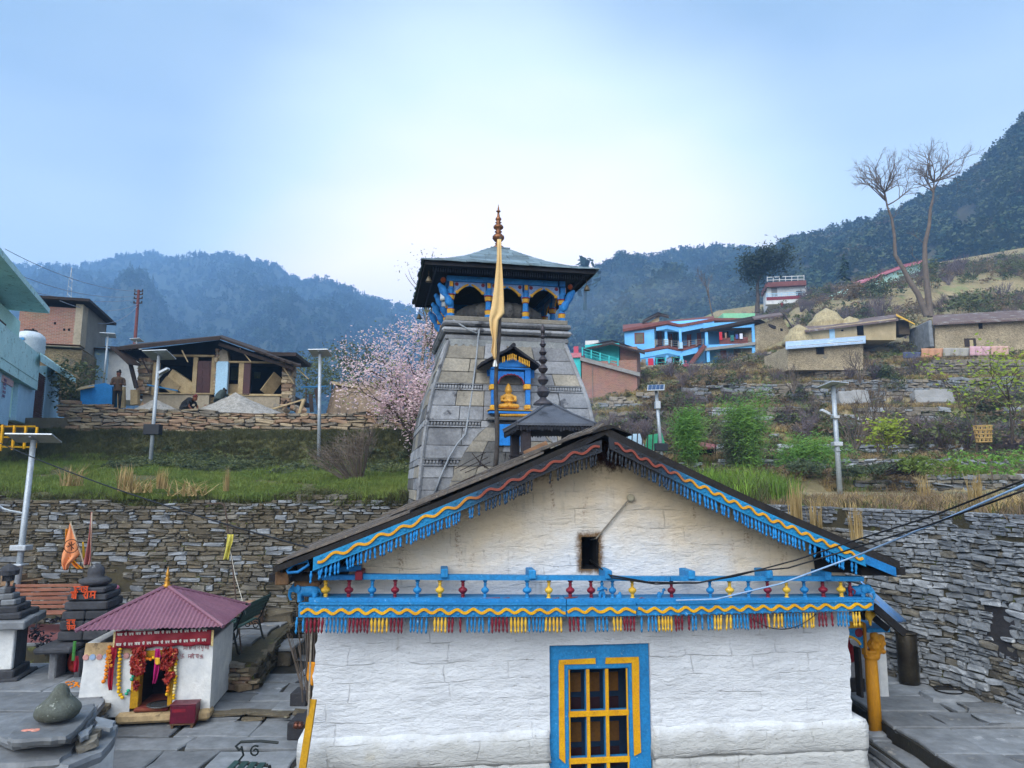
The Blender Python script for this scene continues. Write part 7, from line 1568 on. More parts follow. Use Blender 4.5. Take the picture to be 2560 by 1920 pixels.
def pier(px0,py0,px1,py1,ly=0.,mats_=None):
 p,q=h.F.T(px0,py1,ly),h.F.T(px1,py0,ly);z=p.z
 while z<q.z:
  hh=random.uniform(.11,.2);x=p.x
  while x<q.x-.08:
   wd=min(random.uniform(.25,.6),q.x-x);vs,fs=random.choice(SH);mb=MB();M=Matrix.LocRotScale(Vector((x+wd/2,ly+random.uniform(-.06,.06),z+hh/2)),Euler((0,random.gauss(0,.05),0)),Vector((wd,.5,hh)));mb.add([M@Vector(v)for v in vs],fs);mb.build('stone',[random.choice(M_tan)],h.root);x+=wd
  z+=hh*.95
pier(345,905,384,986,.0);pier(537,876,552,985,.1);pier(704,922,738,1012,.0);h.box('plaster_face',M_pblue,541,903,566,992,-.18,.2,.02);h.poly('broken_head',M_tan[1],[(536,905),(540,885),(556,872),(568,878),(572,905)],-.1,.4)
h.box('lintel',M_timb,423,886,536,892,-.1,.2);h.box('lintel',M_timb,566,902,712,908,-.1,.2)
for x in(484,530):h.box('door_post',M_timb,x,893,x+5,982,-.06,.14)
d=h.box('door',M_door,490,902,529,982,.0,.06)
for i in range(2):
 for j in range(4):q=h.box('door_panel',M_door,493+18*i,906+19*j,505+18*i,920+19*j,-.02,.02);q.parent=d
for x,m,w_ in((561,M_timb,7),(598,M_timb,8),(610,M_door,13),(383,M_timb,10),(348,M_pblue,8)):h.box('window_post',m,x,906,x+w_,988,-.05,.14)
h.box('back_wall',M_void,350,880,735,1000,3.6,.1);h.box('back_window',M_leafm,578,918,594,950,3.5,.05);h.box('back_window',M_leafm,636,930,650,946,3.5,.05);h.box('ceiling_boards',M_dtim,345,876,740,890,.3,3.2)
h.box('room_floor',M_dtim,352,986,735,1000,.4,3.3)
for p,q,w_,lab in(((428,934),(484,972),.42,'plank'),((412,952),(446,978),.5,'crate'),((440,955),(478,985),.4,'plank')):o=h.bar('timber_'+lab,M_timb,(*p,.35),(*q,.3),.3,w_)
h.bar('tilted_panel',M_timb,(663,985,.1),(697,940,.3),.06,.62,up=(0,-.4,1));h.box('crate',M_timb,566,960,598,986,.3,.5)
h.sheet('roof_slope',M_dtim,[(289,868,-.9),(550,841,-.9),(556,838,4),(330,860,4)],.12);h.sheet('roof_slope',M_dtim,[(550,842,-.9),(752,914,-.9),(752,905,4),(556,838,4)],.1);h.sheet('porch_roof',M_dtim,[(275,866,-1.2),(300,868,-.6),(352,912,-.6),(320,908,-1.2)],.06)
h.poly('painted_gable_shade',M_void,[(300,880),(550,850),(740,918),(712,908),(566,900),(536,886),(420,884),(352,908)],.25,.05)  # black sheet painting in the unlit space under the roof
h.bar('barge_board',M_dtim,(289,872,-.95),(550,845,-.95),.05,.16);h.bar('tie_beam',M_dtim,(548,860,-.6),(735,922,-.6),.14,.14)
for i in range(12):f=i/11;h.bar('rafter',M_dtim,(556+190*f,848+66*f,-1.0),(557+190*f,844+66*f,2),.07,.07)
for i in range(6):h.bar('rafter',M_dtim,(300+8*i,876-i,-.9),(306+8*i,880-i,1.5),.07,.07)
h.bar('prop_post',M_dtim,(325,905,-.7),(341,970,-.7),.14,.14);h.bar('prop_post',M_timb,(304,968,-.6),(304,1020,-.6),.3,.12);h.bar('prop_post',M_timb,(338,975,-.5),(338,1012,-.5),.3,.25)
h.bar('blue_board',mat('blue_board','3a78a4','2e648c',bump=.2),(368,962,-.5),(445,977,-.3),.1,.06)
for i in range(22):vs,fs=random.choice(SH);p=h.F.T(random.choice([random.uniform(520,600),random.uniform(690,760),random.uniform(345,400)]),random.uniform(1012,1042),-.3-random.random()*.5);mb=MB();s_=random.uniform(.18,.5);M=Matrix.LocRotScale(p,Euler((random.random(),random.random()*.5,random.random())),Vector((s_,s_*.7,s_*.5)));mb.add([M@Vector(v)for v in vs],fs);mb.build('fallen_stone',[random.choice(M_tan)],h.root)
for p,q in(((352,892),(372,932)),((700,905),(735,960)),((600,872),(628,905)),((735,915),(772,948)),((318,885),(352,905)),((455,876),(470,905)),((716,1000),(690,1035))):h.bar('hanging_plank',random.choice([M_dtim,M_timb]),(*p,-.5),(*q,-.45),.13,.04)
def loose(name,m,pts,r,label,cat,n=5,sm=False):mb=MB();mb.tube([at(*p)for p in pts],r,n);return tag(mb.build(name,[m],smooth=sm),label,cat)
for i,(px,py,Y,w_,h_)in enumerate(((385,1045,29.6,1.5,.72),(585,1055,29.4,2.1,.95))):
 mb=MB();c_=at(px,py,Y);c_.z=6.62;n=26;k_=9
 for j in range(k_+1):
  for q in range(n):a=q/n*6.283;r=w_*j/k_;mb.v.append((c_.x+r*math.cos(a)*(1+.1*math.sin(a*3)),c_.y+.55*r*math.sin(a),c_.z+h_*max(0,1-(j/k_)**.9)+.05*fbm(j*.9,q*.9,i)+(.0 if j else 0)))
 for j in range(k_):
  for q in range(n):mb.f.append((j*n+q,j*n+(q+1)%n,(j+1)*n+(q+1)%n,(j+1)*n+q));mb.m.append(0)
 tag(mb.build('gravel_heap',[mat('grey_gravel','a39f98','7f7b75','5e5b56',scale=6,bump=1.,bscale=26,spot=(14,.6),fine=.45)],smooth=True),('smaller grey gravel heap behind the tall lamp post','larger grey gravel heap in front of the ruined doorway')[i],'gravel',None,'stuff')
shd=House('blue_shed','small bright blue tin shed with peeling paint beside the standing man','shed',238,1028,30.3,8)
M_bsh=mat('peeling_blue_tin','2f86c8','2474b4','b8a898',scale=3,rough=.6,bump=.1,spot=(3.2,.66));shd.poly('shed_wall',M_bsh,[(201,1030),(201,975),(225,964),(262,957),(280,966),(280,1030)],0,1.2);shd.sheet('shed_roof',M_timb,[(190,974,-.2),(236,966,-.2),(236,960,.3),(200,968,.3)],.04)
sc1=thing('stacked_stone_pile','low pile of stacked tan stones in front of the blue shed','stones');stone_wall(sc1,[(at(150,1000,29).x,29.2),(at(270,1000,29).x,29.2)],lambda s:6.4,lambda s:7.25-.28*s*.3,(.1,.17),(.3,.7),M_tan,200,.4)
wh=House('whitewashed_hut','white and pale blue walled hut partly hidden behind the man and the ruin','house',270,1000,40,0);wh.box('white_wall',M_sw,262,872,345,1000,.0,3);wh.box('blue_wall',M_pblue,228,868,261,1000,-.1,3);wh.sheet('hut_roof',M_dtim,[(222,868,-.4),(350,876,-.4),(350,870,3),(226,862,3)],.1)
loose('steel_pipes',mat('blue_steel_pipe','8fa4c8','6f84ac',metal=.4,rough=.4,bump=0,var=.1),[(645,1052,28.9),(1000,1062,28.6)],.06,'steel pipe lying on the stone wall, uppermost of the pile','pipe',7)
for i,(a,b,y0,y1,lab)in enumerate(((645,1000,1060,1066,'second steel pipe of the pile on the stone wall'),(700,1015,1066,1071,'third steel pipe of the pile, reaching farthest right'),(650,900,1046,1052,'shortest steel pipe at the back of the pile'))):loose('steel_pipes',MATS['blue_steel_pipe'],[(a,y0,28.8-.1*i),(b,y1,28.6)],.06,lab,'pipe',7)
loose('red_pipe',mat('red_pipe','9a3038','84262e',bump=0),[(820,1072,28.4),(1015,1073,28.3)],.04,'thin red pipe along the top of the stone wall','pipe')
tr=thing('barrier_stand','dark painted angle iron stand with a white notice strip on the stone wall','stand',at(766,1085,28.2));mb=MB();mb.beam((0,0,0),(0,0,.65),.22,.1);mb.build('stand_leg',[M_black],tr);mb=MB();mb.beam((-.05,-.06,.62),(.72,-.06,.62),.08,.16);mb.build('stand_board',[M_black],tr);mb=MB();mb.box(.16,.58,-.108,-.101,.56,.68);mb.build('notice_strip',[mat('white_notice','d4d4d2',bump=0)],tr)
for i,(p,q,lab)in enumerate((((676,1024,30.5),(756,1000,30.8),'long pale plank leaning low among the debris right of the ruin'),((748,1034,30.2),(760,998,30.4),'short pale plank standing slanted in the debris'),((776,985,31),(780,1030,31),'dark post upright in the debris'),((790,972,31),(798,1025,31),'brown post upright near the lamp post'),((752,968,31),(815,966,31.5),'blue painted board lying across the debris'))):
 mb=MB();mb.beam(at(*p),at(*q),.16,.06);tag(mb.build('debris_plank',[(M_timb,M_timb,M_dtim,M_dtim,MATS['blue_board'])[i]]),lab,'plank')
rb_=thing('rubble_bank','bank of brown rubble beside the cherry tree with a tin sheet on top','rubble');rb_['kind']='structure';mb=MB();n=22
for j in range(9):
 for i in range(n+1):p=at(800+160*i/n,1065,31+.5*j);f=smoothstep(0,.25,i/n);mb.v.append((p.x,p.y,6.4+f*2.3*smoothstep(-.5,6,j)+.2*fbm(i*.5,j*.5,3)))
for j in range(8):
 for i in range(n):a=j*(n+1)+i;mb.f.append((a,a+1,a+n+2,a+n+1));mb.m.append(0)
mb.build('rubble_slope',[mat('brown_rubble','7f6c58','5f5244','a0907a',scale=3,bump=1.,bscale=8,spot=(5,.6),fine=.4)],rb_);mb=MB();P=[at(830,958,33),at(925,972,33),at(925,966,34.5),at(830,953,34.5)];mb.add(P+[p-Vector((0,0,.05))for p in P],[(0,1,2,3),(7,6,5,4),(0,4,5,1)]);mb.build('tin_sheet',[M_timb],rb_)
h=House('brick_house','tall square brick house over a stone ground floor with a thin dark flat roof','house',196,960,37,17)
h.box('brick_wall',M_brick,51,762,190,862,0,5);h.box('corner_pillar',M_conc,190.5,760,200,862,-.04,1.0);h.box('stone_storey',M_rub,60,868,196,985,.05,5);h.box('side_plaster',mat('grey_cement','7f7c74','6c6963',scale=1,bump=.2),199,764,201,985,.97,4.2);h.box('belt_slab',M_conc,60,860,199,868,-.25,5.6)
p=h.F.T(51,752,0);q=h.F.T(203,757,0);mb=MB();mb.box(p.x,q.x+.5,-.5,5.6,q.z,q.z+.14);mb.build('roof_slab',[M_dtim],h.root)
for x in(80,170,135,158):h.box('wall_hole',M_void,x,805+8*(x%3),x+5,811+8*(x%3),-.012,.02)
A0=at(0,1068,26);A1=at(105,1060,33);an=math.degrees(math.atan2(A1.y-A0.y,A1.x-A0.x));h=House('teal_house','pale teal two storey shop house with brown roller shutters at the left edge','house',0,1068,26,an)
h.box('lower_wall',M_tealw,-60,900,112,1075,-.12,5);h.box('upper_wall',M_tealw,-60,700,46,856,.7,5);h.box('balcony_band',M_tealb,-60,852,101,888,-.5,.12);h.box('balcony_slab',M_tealb,-60,884,101,892,-.48,1.2)
a=h.F.T(-60,690,-.55);mb=MB();mb.box(a.x,h.F.T(124,782,-.55).x,-.55,6,h.F.T(124,784,-.55).z,h.F.T(124,770,-.55).z);mb.build('roof_slab',[M_tealb],h.root)
for x0,x1 in((0,20),(53,80),(119,140)):h.box('column',M_pblue,x0,915,x1,1066,-.3,.35,.02)
def shutter(x0,y0,x1,y1):
 o=h.box('roller_shutter',M_shut,x0,y0,x1,y1,-.22,.1);n=24
 p,q=h.F.T(x0,y1,-.24),h.F.T(x1,y0,-.24);mb=MB()
 for i in range(n):z=p.z+(q.z-p.z)*(i+.5)/n;mb.tube([(p.x,-.23,z),(q.x,-.23,z)],(q.z-p.z)/n*.42,6)
 c_=mb.build('shutter_slat',[M_shut],h.root,kind='stuff');c_.parent=o;h.box('shutter_box',M_shut,x0-3,y0-26,x1+6,y0,.1,.5,.03)
h.box('rooftop_drum',M_conc,-30,585,14,642,1,1.5,.1);h.box('rooftop_slab',M_conc,-30,640,26,662,.8,2)
shutter(81,945,118,1060);shutter(-40,945,-1,1070)
h.sheet('end_canopy',M_tealb,[(103,886,-.7),(190,944,-.7),(186,938,1),(100,880,1)],.3);o=h.box('window',mat('brown_window','5a3a2a','4a3024'),-30,772,13,838,.62,.08);q=h.box('pane',M_void,-26,778,9,832,.6,.03);q.parent=o
sg=h.box('shop_sign',mat('pink_sign','c8a8a8','b89898',bump=0),8,938,33,968,-.34,.04);p=h.F.T(10,945,-.36);q=h.F.T(31,945,-.36);mb=MB()
for r_ in range(5):letters(mb,[random.choice(list(GL))for _ in range(5)],p.x+.05,p.z-.1-.14*r_,.09,-.345,.016)
o=mb.build('sign_lettering',[mat('sign_red','9a4a4a','5a5a8a',bump=0)],h.root,kind='stuff');o.parent=sg
tk=h.F.W(h.F.T(82,882,.7));tk=thing('water_tank','white ribbed plastic water tank on the teal house roof','tank',(tk.x-.2,tk.y,h.F.T(82,884,.7).z));mb=MB();mb.lathe([(.62,0),(.66,.08),(.64,.2),(.67,.25),(.64,.4),(.67,.45),(.64,.62),(.66,.68),(.6,.85),(.42,1.0),(.3,1.04)],24);mb.build('tank_body',[mat('white_plastic','c4ccd2','b0bac2',rough=.4,bump=0)],tk,smooth=True);mb=MB();mb.lathe([(.28,1.03),(.28,1.12),(.1,1.14)],16);mb.build('tank_lid',[M_black],tk);mb=MB();mb.box(-.2,.2,-.69,-.66,.52,.64);mb.build('tank_label',[mat('blue_label','4a8ab8',bump=0)],tk)
yf=thing('yellow_railing','orange yellow painted iron railing at the far left above the wall','railing');P0,P1=at(-30,1130,18.2),at(88,1120,19.2)
for f in(0,.25,.5,.75,1):p=P0.lerp(P1,f);mb=MB();mb.beam((p.x,p.y,p.z),(p.x,p.y,at(88,1066,19).z),.05,.05);mb.build('rail_post',[M_yel],yf)
for py in(1066,1092,1116):mb=MB();a,b=at(-30,py,18.2),at(88,py+(2 if py>1070 else 0),19.2);mb.beam(a,b,.04,.045);mb.build('rail_bar',[M_yel],yf)
M_skin=mat('brown_skin','7a4e38','6a4230',bump=0);M_vest=mat('brown_vest','5a4838','4c3c30',bump=.2);M_trou=mat('dark_trousers','1f2024','18191c',bump=.1);M_hat=mat('dark_cap','2a2624','1f1c1c',bump=.2)
def limb(mb,pts,rs):mb.tube(pts,rs,8)
def person(loc,rz,label,pose,top,legs,hat):
 t_=thing('person',label,'person',loc,rz);mb=MB()
 if pose=='stand':
  for s_ in(-1,1):limb(mb,[(s_*.09,0,.90),(s_*.11,-.02,.5),(s_*.12,.02,.08)],[.095,.07,.05]);ball(mb,(s_*.13,-.06,.05),(.05,.13,.05));limb(mb,[(s_*.21,0,1.38),(s_*.27,-.04,1.12),(s_*.12,-.24,1.14)],[.06,.05,.04]);ball(mb,(s_*.09,-.28,1.15),(.04,.06,.03));ball(mb,(s_*.12,0,1.40),(.12,.09,.07))
  limb(mb,[(0,0,.86),(0,.01,1.1),(0,0,1.38),(0,0,1.5)],[.17,.17,.18,.06]);ball(mb,(0,-.02,1.60),(.085,.10,.12));ball(mb,(0,-.12,1.585),(.016,.022,.025));[ball(mb,(s_*.085,-.01,1.6),(.015,.03,.035))for s_ in(-1,1)];hd=(0,-.01,1.68)
 else:
  for s_ in(-1,1):limb(mb,[(s_*.12,.12,.30),(s_*.16,-.28,.42),(s_*.14,-.12,.06)],[.11,.08,.05]);ball(mb,(s_*.14,-.18,.04),(.05,.12,.04));limb(mb,[(s_*.2,-.30,.66),(s_*.24,-.42,.42),(s_*.12,-.55,.22)],[.06,.05,.04]);ball(mb,(s_*.1,-.6,.2),(.04,.06,.03))
  limb(mb,[(0,.14,.30),(0,.0,.52),(0,-.28,.70),(0,-.38,.74)],[.18,.19,.18,.07]);ball(mb,(0,-.5,.76),(.085,.11,.11));ball(mb,(0,-.6,.73),(.016,.02,.02));hd=(0,-.5,.85)
 b_=fuse(mb,'body',[top],.03,t_);me=b_.data;me.materials.append(legs);me.materials.append(M_skin);hz_=.86 if pose=='stand' else .26
 for f in me.polygons:
  c_=f.center;f.material_index=1 if(c_.z<hz_ and(pose=='stand' or c_.y>-.4))else(2 if(c_.z>1.49 if pose=='stand' else(c_.y<-.42))or(pose=='stand' and c_.y<-.23)else 0)
 mb=MB();ball(mb,hd,(.105,.115,.06));ball(mb,(hd[0]+.03,hd[1],hd[2]+.07),(.05,.06,.05));mb.build('cap',[hat],t_,smooth=True);return t_
g_=at(290,1028,30.0);person((g_.x,g_.y,g_.z),R(25),'man in a brown vest and dark cap standing by the blue shed, turned away','stand',M_vest,M_trou,M_hat)
g_=at(462,1042,30.2);person((g_.x,g_.y,g_.z),R(70),'man in dark clothes and red cap crouching over the rubble','crouch',M_trou,M_trou,mat('red_cap','6a2a28','582420'));g_=at(547,1026,30.8);person((g_.x,g_.y,g_.z+.1),R(180),'person in a grey green jacket bent over at the ruined wall','crouch',mat('grey_green_jacket','3f4a48','343e3c'),M_trou,M_hat)
# === village on the right slope
M_aqua=mat('aqua_wash','3fb8b8','35a4a8',scale=1.5,bump=.1);M_sky=mat('sky_blue_wash','72b8ee','62a8e2','92c4e6',scale=.8,bump=.1,spot=(1,.66));M_pinkb=mat('pink_band','c07a84','a86a74',bump=.1);M_rbr=mat('red_brown_trim','7a4a44','663c38',scale=2,bump=.1)
M_odoor=mat('orange_door','9a4a28','82401f',bump=.1);M_grey=mat('grey_concrete','8d8c8a','787774',scale=1.5,bump=.2);M_tarp=mat('blue_white_tarp','a8bcd0','8aa4c0','d0d8e0',scale=1.4,rough=.5,bump=.2,spot=(1.4,.56));M_rust2=mat('rusty_tin_roof','6e605c','5c4a46','8a8684',scale=1.2,bump=.2,spot=(1.4,.56));M_mud=mat('mud_plaster','b8a684','9f9070',scale=1,bump=.3);M_hay=mat('hay','a89a78','8c8062',scale=3,bump=1.,bscale=9,stretch=(1,1,.4),fine=.4)
def rail(h,name,m,x0,y0,x1,y1,n,ly,posts=3,th=.04):
 for i in range(n):f=(i+.2)/n;h.bar(name,m,(x0,y0[0]+(y0[1]-y0[0])*f),(x1,y1[0]+(y1[1]-y1[0])*f),th,th,ly)
 for i in range(posts+1):f=i/posts;x=x0+(x1-x0)*f;a=y0[0]+(y1[0]-y0[0])*f;b=y0[1]+(y1[1]-y0[1])*f;h.bar('rail_post',m,(x,a),(x,b),.1,.1,ly)
h=House('turquoise_brick_house','turquoise and bare brick house with a flat terrace right of the tower','house',1453,985,58,-14)
h.box('brick_wall',M_brick,1454,905,1594,1000,0,6);h.box('side_wall',M_aqua,1400,893,1453,1000,.3,5);h.box('pink_parapet',M_pinkb,1398,884,1453,893,.1,5);h.sheet('terrace_slab',M_grey,[(1450,892,-.3),(1600,932,-.3),(1600,930,6),(1450,889,6)],.3)
h.box('upper_room',M_aqua,1462,862,1549,920,3,4);h.box('upper_brick',M_brick,1550,868,1594,925,2.9,4);h.sheet('upper_roof',M_dtim,[(1460,872,1.5),(1530,857,1.5),(1612,882,1.5),(1612,876,8),(1530,850,8),(1460,864,8)],.15)
rail(h,'rail_bar',M_aqua,1456,(868,890),1545,(896,915),3,0,4);h.box('drain_pipe',M_grey,1480,908,1482,990,-.1,.1)
for x,c_ in((1412,'3a5878'),(1420,'2a4a6a'),(1434,'a84a5a')):o=h.box('hung_clothes',mat('washing_'+c_,c_,c_,bump=.2),x,866,x+(6 if x<1430 else 12),886,1,.1)
h.box('rooftop_box',M_sw,1463,852,1496,868,8,3)
h=House('blue_house','bright blue two storey house with verandas, pillars and an outside stair','house',1600,915,76,-10)
h.box('end_wall',M_sky,1561,825,1638,917,0,6);h.box('upper_floor_back',M_sky,1640,815,1765,870,3.2,3);h.box('lower_floor_back',M_sky,1640,872,1765,917,3.2,3)
h.sheet('roof_slab',M_rbr,[(1557,823,-.4),(1668,803,-.4),(1702,811,.4),(1785,796,1.2),(1785,790,7),(1557,812,7)],.28);h.sheet('upper_fascia',M_sky,[(1640,811,-.2),(1668,806,-.2),(1702,815,.5),(1785,799,1.3),(1785,796,2),(1640,807,2)],.7)
h.sheet('balcony_slab',M_rbr,[(1600,876,-.2),(1668,864,-.2),(1705,872,.3),(1745,862,.6),(1745,858,4),(1600,870,4)],.22);h.sheet('balcony_fascia',M_sky,[(1600,882,-.1),(1668,869,-.1),(1705,877,.4),(1745,868,.6),(1745,864,4),(1600,876,4)],.6)
for x,a,b in((1661,812,862),(1697,822,870),(1664,876,915),(1700,886,913)):h.box('pillar',M_sky,x,a,x+8,b,.1,.4);h.box('pillar_foot',M_pblue,x-2,b-14,x+10,b+1,.0,.55)
rail(h,'rail_bar',M_grey,1642,(849,863),1697,(852,869),3,.0,3,.03);rail(h,'rail_bar',M_grey,1705,(853,869),1758,(847,862),3,.4,3,.03);rail(h,'rail_bar',M_aqua,1600,(897,915),1705,(891,912),2,-.3,5,.04)
h.clone_window(1586,832,1611,859,0,M_rbr,mat('dull_pane','6a6a4a','4a5a5a',scale=2,bump=0),5)
for x,y0,y1 in((1643,828,864),(1670,835,866),(1717,836,867),(1742,832,863),(1647,891,915)):h.box('door',M_odoor,x,y0,x+12,y1,3.1,.1)
h.box('doorway',M_void,1683,832,1694,866,3.08,.1);h.box('lower_dark',M_void,1672,884,1698,915,3.05,.1)
for i in range(11):f=i/10;h.box('stair_step',M_grey,1727+32*f,905-40*f,1735+32*f,909-40*f,-.6-.1*i*0,1.2)
h.bar('stair_side',M_rbr,(1726,909),(1762,863),.15,.4,-.65)
h.box('right_upper',M_sky,1768,808,1880,858,2.4,4);h.box('right_lower',M_sky,1768,862,1885,908,2.4,4);h.sheet('right_roof',M_dtim,[(1750,823,-.6),(1885,797,-.6),(1940,815,.5),(1920,808,5),(1884,790,7),(1750,814,7)],.3);h.box('right_eave',M_sky,1758,808,1884,818,-.4,.2)
h.sheet('right_slab',M_grey,[(1762,870,-.6),(1888,855,-.6),(1888,850,4),(1762,866,4)],.3);h.box('right_fascia',M_sky,1766,862,1888,869,-.4,.2)
for x,a,b in((1762,822,866),(1879,805,857),(1766,872,905),(1880,862,893)):h.box('pillar',M_sky,x,a,x+9,b,-.4,.5)
h.clone_window(1797,830,1822,856,2.4,M_rbr,M_void,1);h.clone_window(1847,820,1866,846,2.4,M_rbr,mat('curtain','8a5a40','7a6a50',bump=0),3)
h.slats('balcony_board',M_rbr,1799,845,1870,865,4,-.35,.08);h.box('lower_door',M_odoor,1801,876,1817,903,2.3,.1);h.box('lower_window',M_void,1848,870,1868,890,2.35,.1)
for x,y,w_,d_,c_ in((1798,830,8,20,'b02a38'),(1826,838,9,14,'2f6a68'),(1839,836,7,11,'3a4a88'),(1849,834,8,13,'c8ccd8'),(1812,832,5,14,'8a6a5a'),(1620,896,14,20,'b02a44'),(1603,898,12,16,'7a7068'),(1666,894,14,14,'7a8aa8')):q=h.box('washing',mat('washing_'+c_,c_,c_,bump=.2),x,y,x+w_,y+d_,-.5,.06)
h.sheet('attic_roof',M_dtim,[(1606,806,2),(1645,785,2),(1672,792,2),(1672,788,6),(1645,780,6),(1606,800,6)],.2);h.poly('attic_gable',M_mud,[(1622,806),(1648,789),(1648,803),(1640,806)],2.4,.2)
h=House('stone_gable_house','tan stone house with a steep tin roof joined to the right of the blue house','house',1935,885,74,24)
h.poly('gable_wall',M_hrub,[(1896,880),(1896,812),(1955,794),(1978,835),(1974,882)],0,7);h.sheet('tin_roof',M_rust2,[(1962,786,-.5),(1990,828,-.5),(1985,824,7),(1955,781,7)],.15);h.sheet('tin_roof',M_rust2,[(1885,797,-.5),(1957,786,-.5),(1950,781,7),(1880,791,7)],.15);h.box('air_hole',M_void,1951,821,1957,828,-.02,.05)
def hut(name,label,px,py,Y,ang,wall,x0,x1,yt0,yt1,yb,roof,rh0,rh1,over=6):
 h=House(name,label,'hut',px,py,Y,ang);h.poly('stone_wall',wall,[(x0,yb),(x0,yt0),(x1,yt1),(x1,yb)],0,5);h.sheet('hut_roof',roof,[(x0-over,yt0+3,-.5),(x1+over,yt1+3,-.5),(x1+over,yt1-rh1,4.5),(x0-over,yt0-rh0,4.5)],.14);return h
h=hut('tarp_roofed_hut','low rubble hut roofed with a pale blue tarpaulin',2060,920,57,2,M_hrub,1970,2158,866,851,925,M_tarp,12,12);h.clone_window(2040,868,2061,886,0,M_dtim,M_void,4)
h=hut('mud_hut','long low mud and stone hut with a patched grey roof and a blue door',2130,850,62,2,M_mud,2018,2240,824,795,850,M_rust2,9,10);h.box('blue_door',M_pblue,2073,821,2088,848,-.05,.1);h.box('doorway',M_void,2142,812,2160,838,-.04,.1);h.clone_window(2103,824,2109,828,0,M_dtim,M_void);h.sheet('yellow_tarp',mat('yellow_tarp','d0a43a','bc9030',bump=.1),[(2240,788,0),(2288,811,0),(2286,808,2.4),(2240,784,2.4)],.06);h.box('firewood',M_brown,2245,800,2275,836,1,1.5)
h=hut('stone_hut','long tan stone hut with a rusty tin roof at the right edge',2450,875,60,-6,M_hrub,2338,2640,806,790,885,M_rust2,18,20);h.clone_window(2446,808,2457,822,0,M_dtim,M_void);h.box('door_frame',M_dtim,2411,846,2441,866,-.06,.12);h.box('door_leaf',M_mud,2424,850,2434,866,-.09,.05);h.box('end_buttress',M_wst[2],2321,800,2337,868,-.2,4,.1)
for i,(x0,x1,y0,y1,c_,nm)in enumerate(((2257,2303,880,896,'4a5066','dark blue grey'),(2303,2358,871,894,'b08468','tan brown'),(2358,2424,870,891,'96938c','pale grey'),(2424,2477,866,889,'bc98a0','dusty pink'),(2477,2524,865,888,'b8968a','rose brown'))):
 FF=Frame((at(2400,880,57.3).x,57.3),-5);o=cloth([(x0,x1,y0),(x0+1,x1-1,(y0+y1)/2),(x0+2,x1-1,y1)],0,6,FF,'drying_cloth',mat('cloth_'+c_,c_,c_,bump=.3),.1,6,.02);tag(o,nm+' blanket hung to dry on the terrace wall before the stone hut','blanket','blankets drying in a row')
for i,(px,py,Y,r,hh,lab)in enumerate(((2068,822,66,1.9,2.4,'tall rounded haystack behind the mud hut'),(2125,820,65,1.5,1.5,'low haystack behind the middle of the mud hut'),(1998,852,63,1.5,1.9,'haystack between the stone gable house and the mud hut'))):
 mb=MB();n=20;c_=at(px,py,Y);mb.lathe([(r*(1+.08*math.sin(j*2.1)+random.uniform(-.06,.06))*max(.02,1-(j/9)**1.7)**.75,hh*j/9-.4)for j in range(10)],n,c_);o=tag(mb.build('haystack',[M_hay],smooth=True),lab,'haystack','haystacks')
 pts=[];
 for v in mb.v:pts+=[Vector(v)+Vector((random.gauss(0,.12),random.gauss(0,.12),-.12))for _ in range(2)]
 s_=scatter('loose_straw',pts,[1.6]*len(pts),[tuft(16,.22,.14,M_dry,.012,1.4,91)],rot=.9,parent=o)if False else None
h=House('white_house','small white house with red edged balconies and a roof railing up the slope','house',1960,755,128,-12)
h.box('wall',M_sw,1918,712,2018,760,0,6);h.box('roof_slab',M_rbr,1915,706,2016,712,-1,7);h.box('balcony_slab',M_sw,1914,745,2020,756,-1.2,1.2);h.box('red_edge',M_red,1916,743,2016,746,-1.25,.05);rail(h,'roof_rail',M_sw,1918,(692,706),2010,(688,704),2,-.9,6,.1);rail(h,'balcony_rail',M_pblue,1916,(734,745),2012,(729,743),3,-1.1,5,.1);h.box('door',M_grey,1928,720,1944,745,-.05,.1);h.box('window',M_void,1990,728,2006,742,-.05,.1)
h=House('green_house','pale green house front half hidden behind the blue house roof','house',1850,792,100,0);h.box('wall',mat('mint_wash','8acaa0','7ab890'),1808,783,1888,800,0,5);h.box('roof_edge',M_rbr,1770,795,1890,801,-1,5)
h=House('teal_roof_house','long teal house with a red roof edge among bushes high on the slope','house',2230,730,112,28);h.poly('wall',M_tealw,[(2138,735),(2140,722),(2262,668),(2300,660),(2300,700)],0,5);h.sheet('red_roof',M_pinkb,[(2132,712,-.6),(2262,664,-.6),(2310,652,-.6),(2310,650,5),(2262,660,5),(2132,707,5)],.3)
rt=House('red_tarp_shelter','red tarpaulin shelter over a frame of sticks below the bamboo','shelter',1740,1135,31,-6);rt.sheet('red_tarp',mat('red_tarp','a86a68','945856',scale=2,bump=.2),[(1694,1128,-.4),(1716,1098,.4),(1792,1112,.6),(1790,1120,-.2),(1735,1114,-.4)],.03)
for x in(1700,1735,1762,1788):rt.bar('stick',M_dtim,(x,1142),(x,1108),.04,.04,-.2)
rt.box('dark_inside',M_dark,1705,1116,1785,1140,.7,.1)
gt=House('net_shelter','pale blue and green net stretched over sticks beside the ridge of the hall roof','shelter',1610,1120,29,0);gt.sheet('pale_net',mat('pale_net','9ab0c0','86a0b0',bump=.2),[(1540,1120,0),(1560,1086,.3),(1600,1084,.3),(1612,1120,0)],.02);gt.sheet('green_net',mat('green_net','2f8a62','2a7656',bump=.2),[(1612,1122,0),(1618,1088,.3),(1655,1082,.4),(1668,1128,0)],.02)
for i in range(9):gt.bar('stick',M_dtim,(1540+13*i,1126),(1542+13*i,1078+5*(i%3)),.04,.04,-.15)
bk=at(2458,1085,26.5);bt=thing('wicker_basket','open woven cane basket hung on the slim tree at the right','basket',bk);mb=MB()
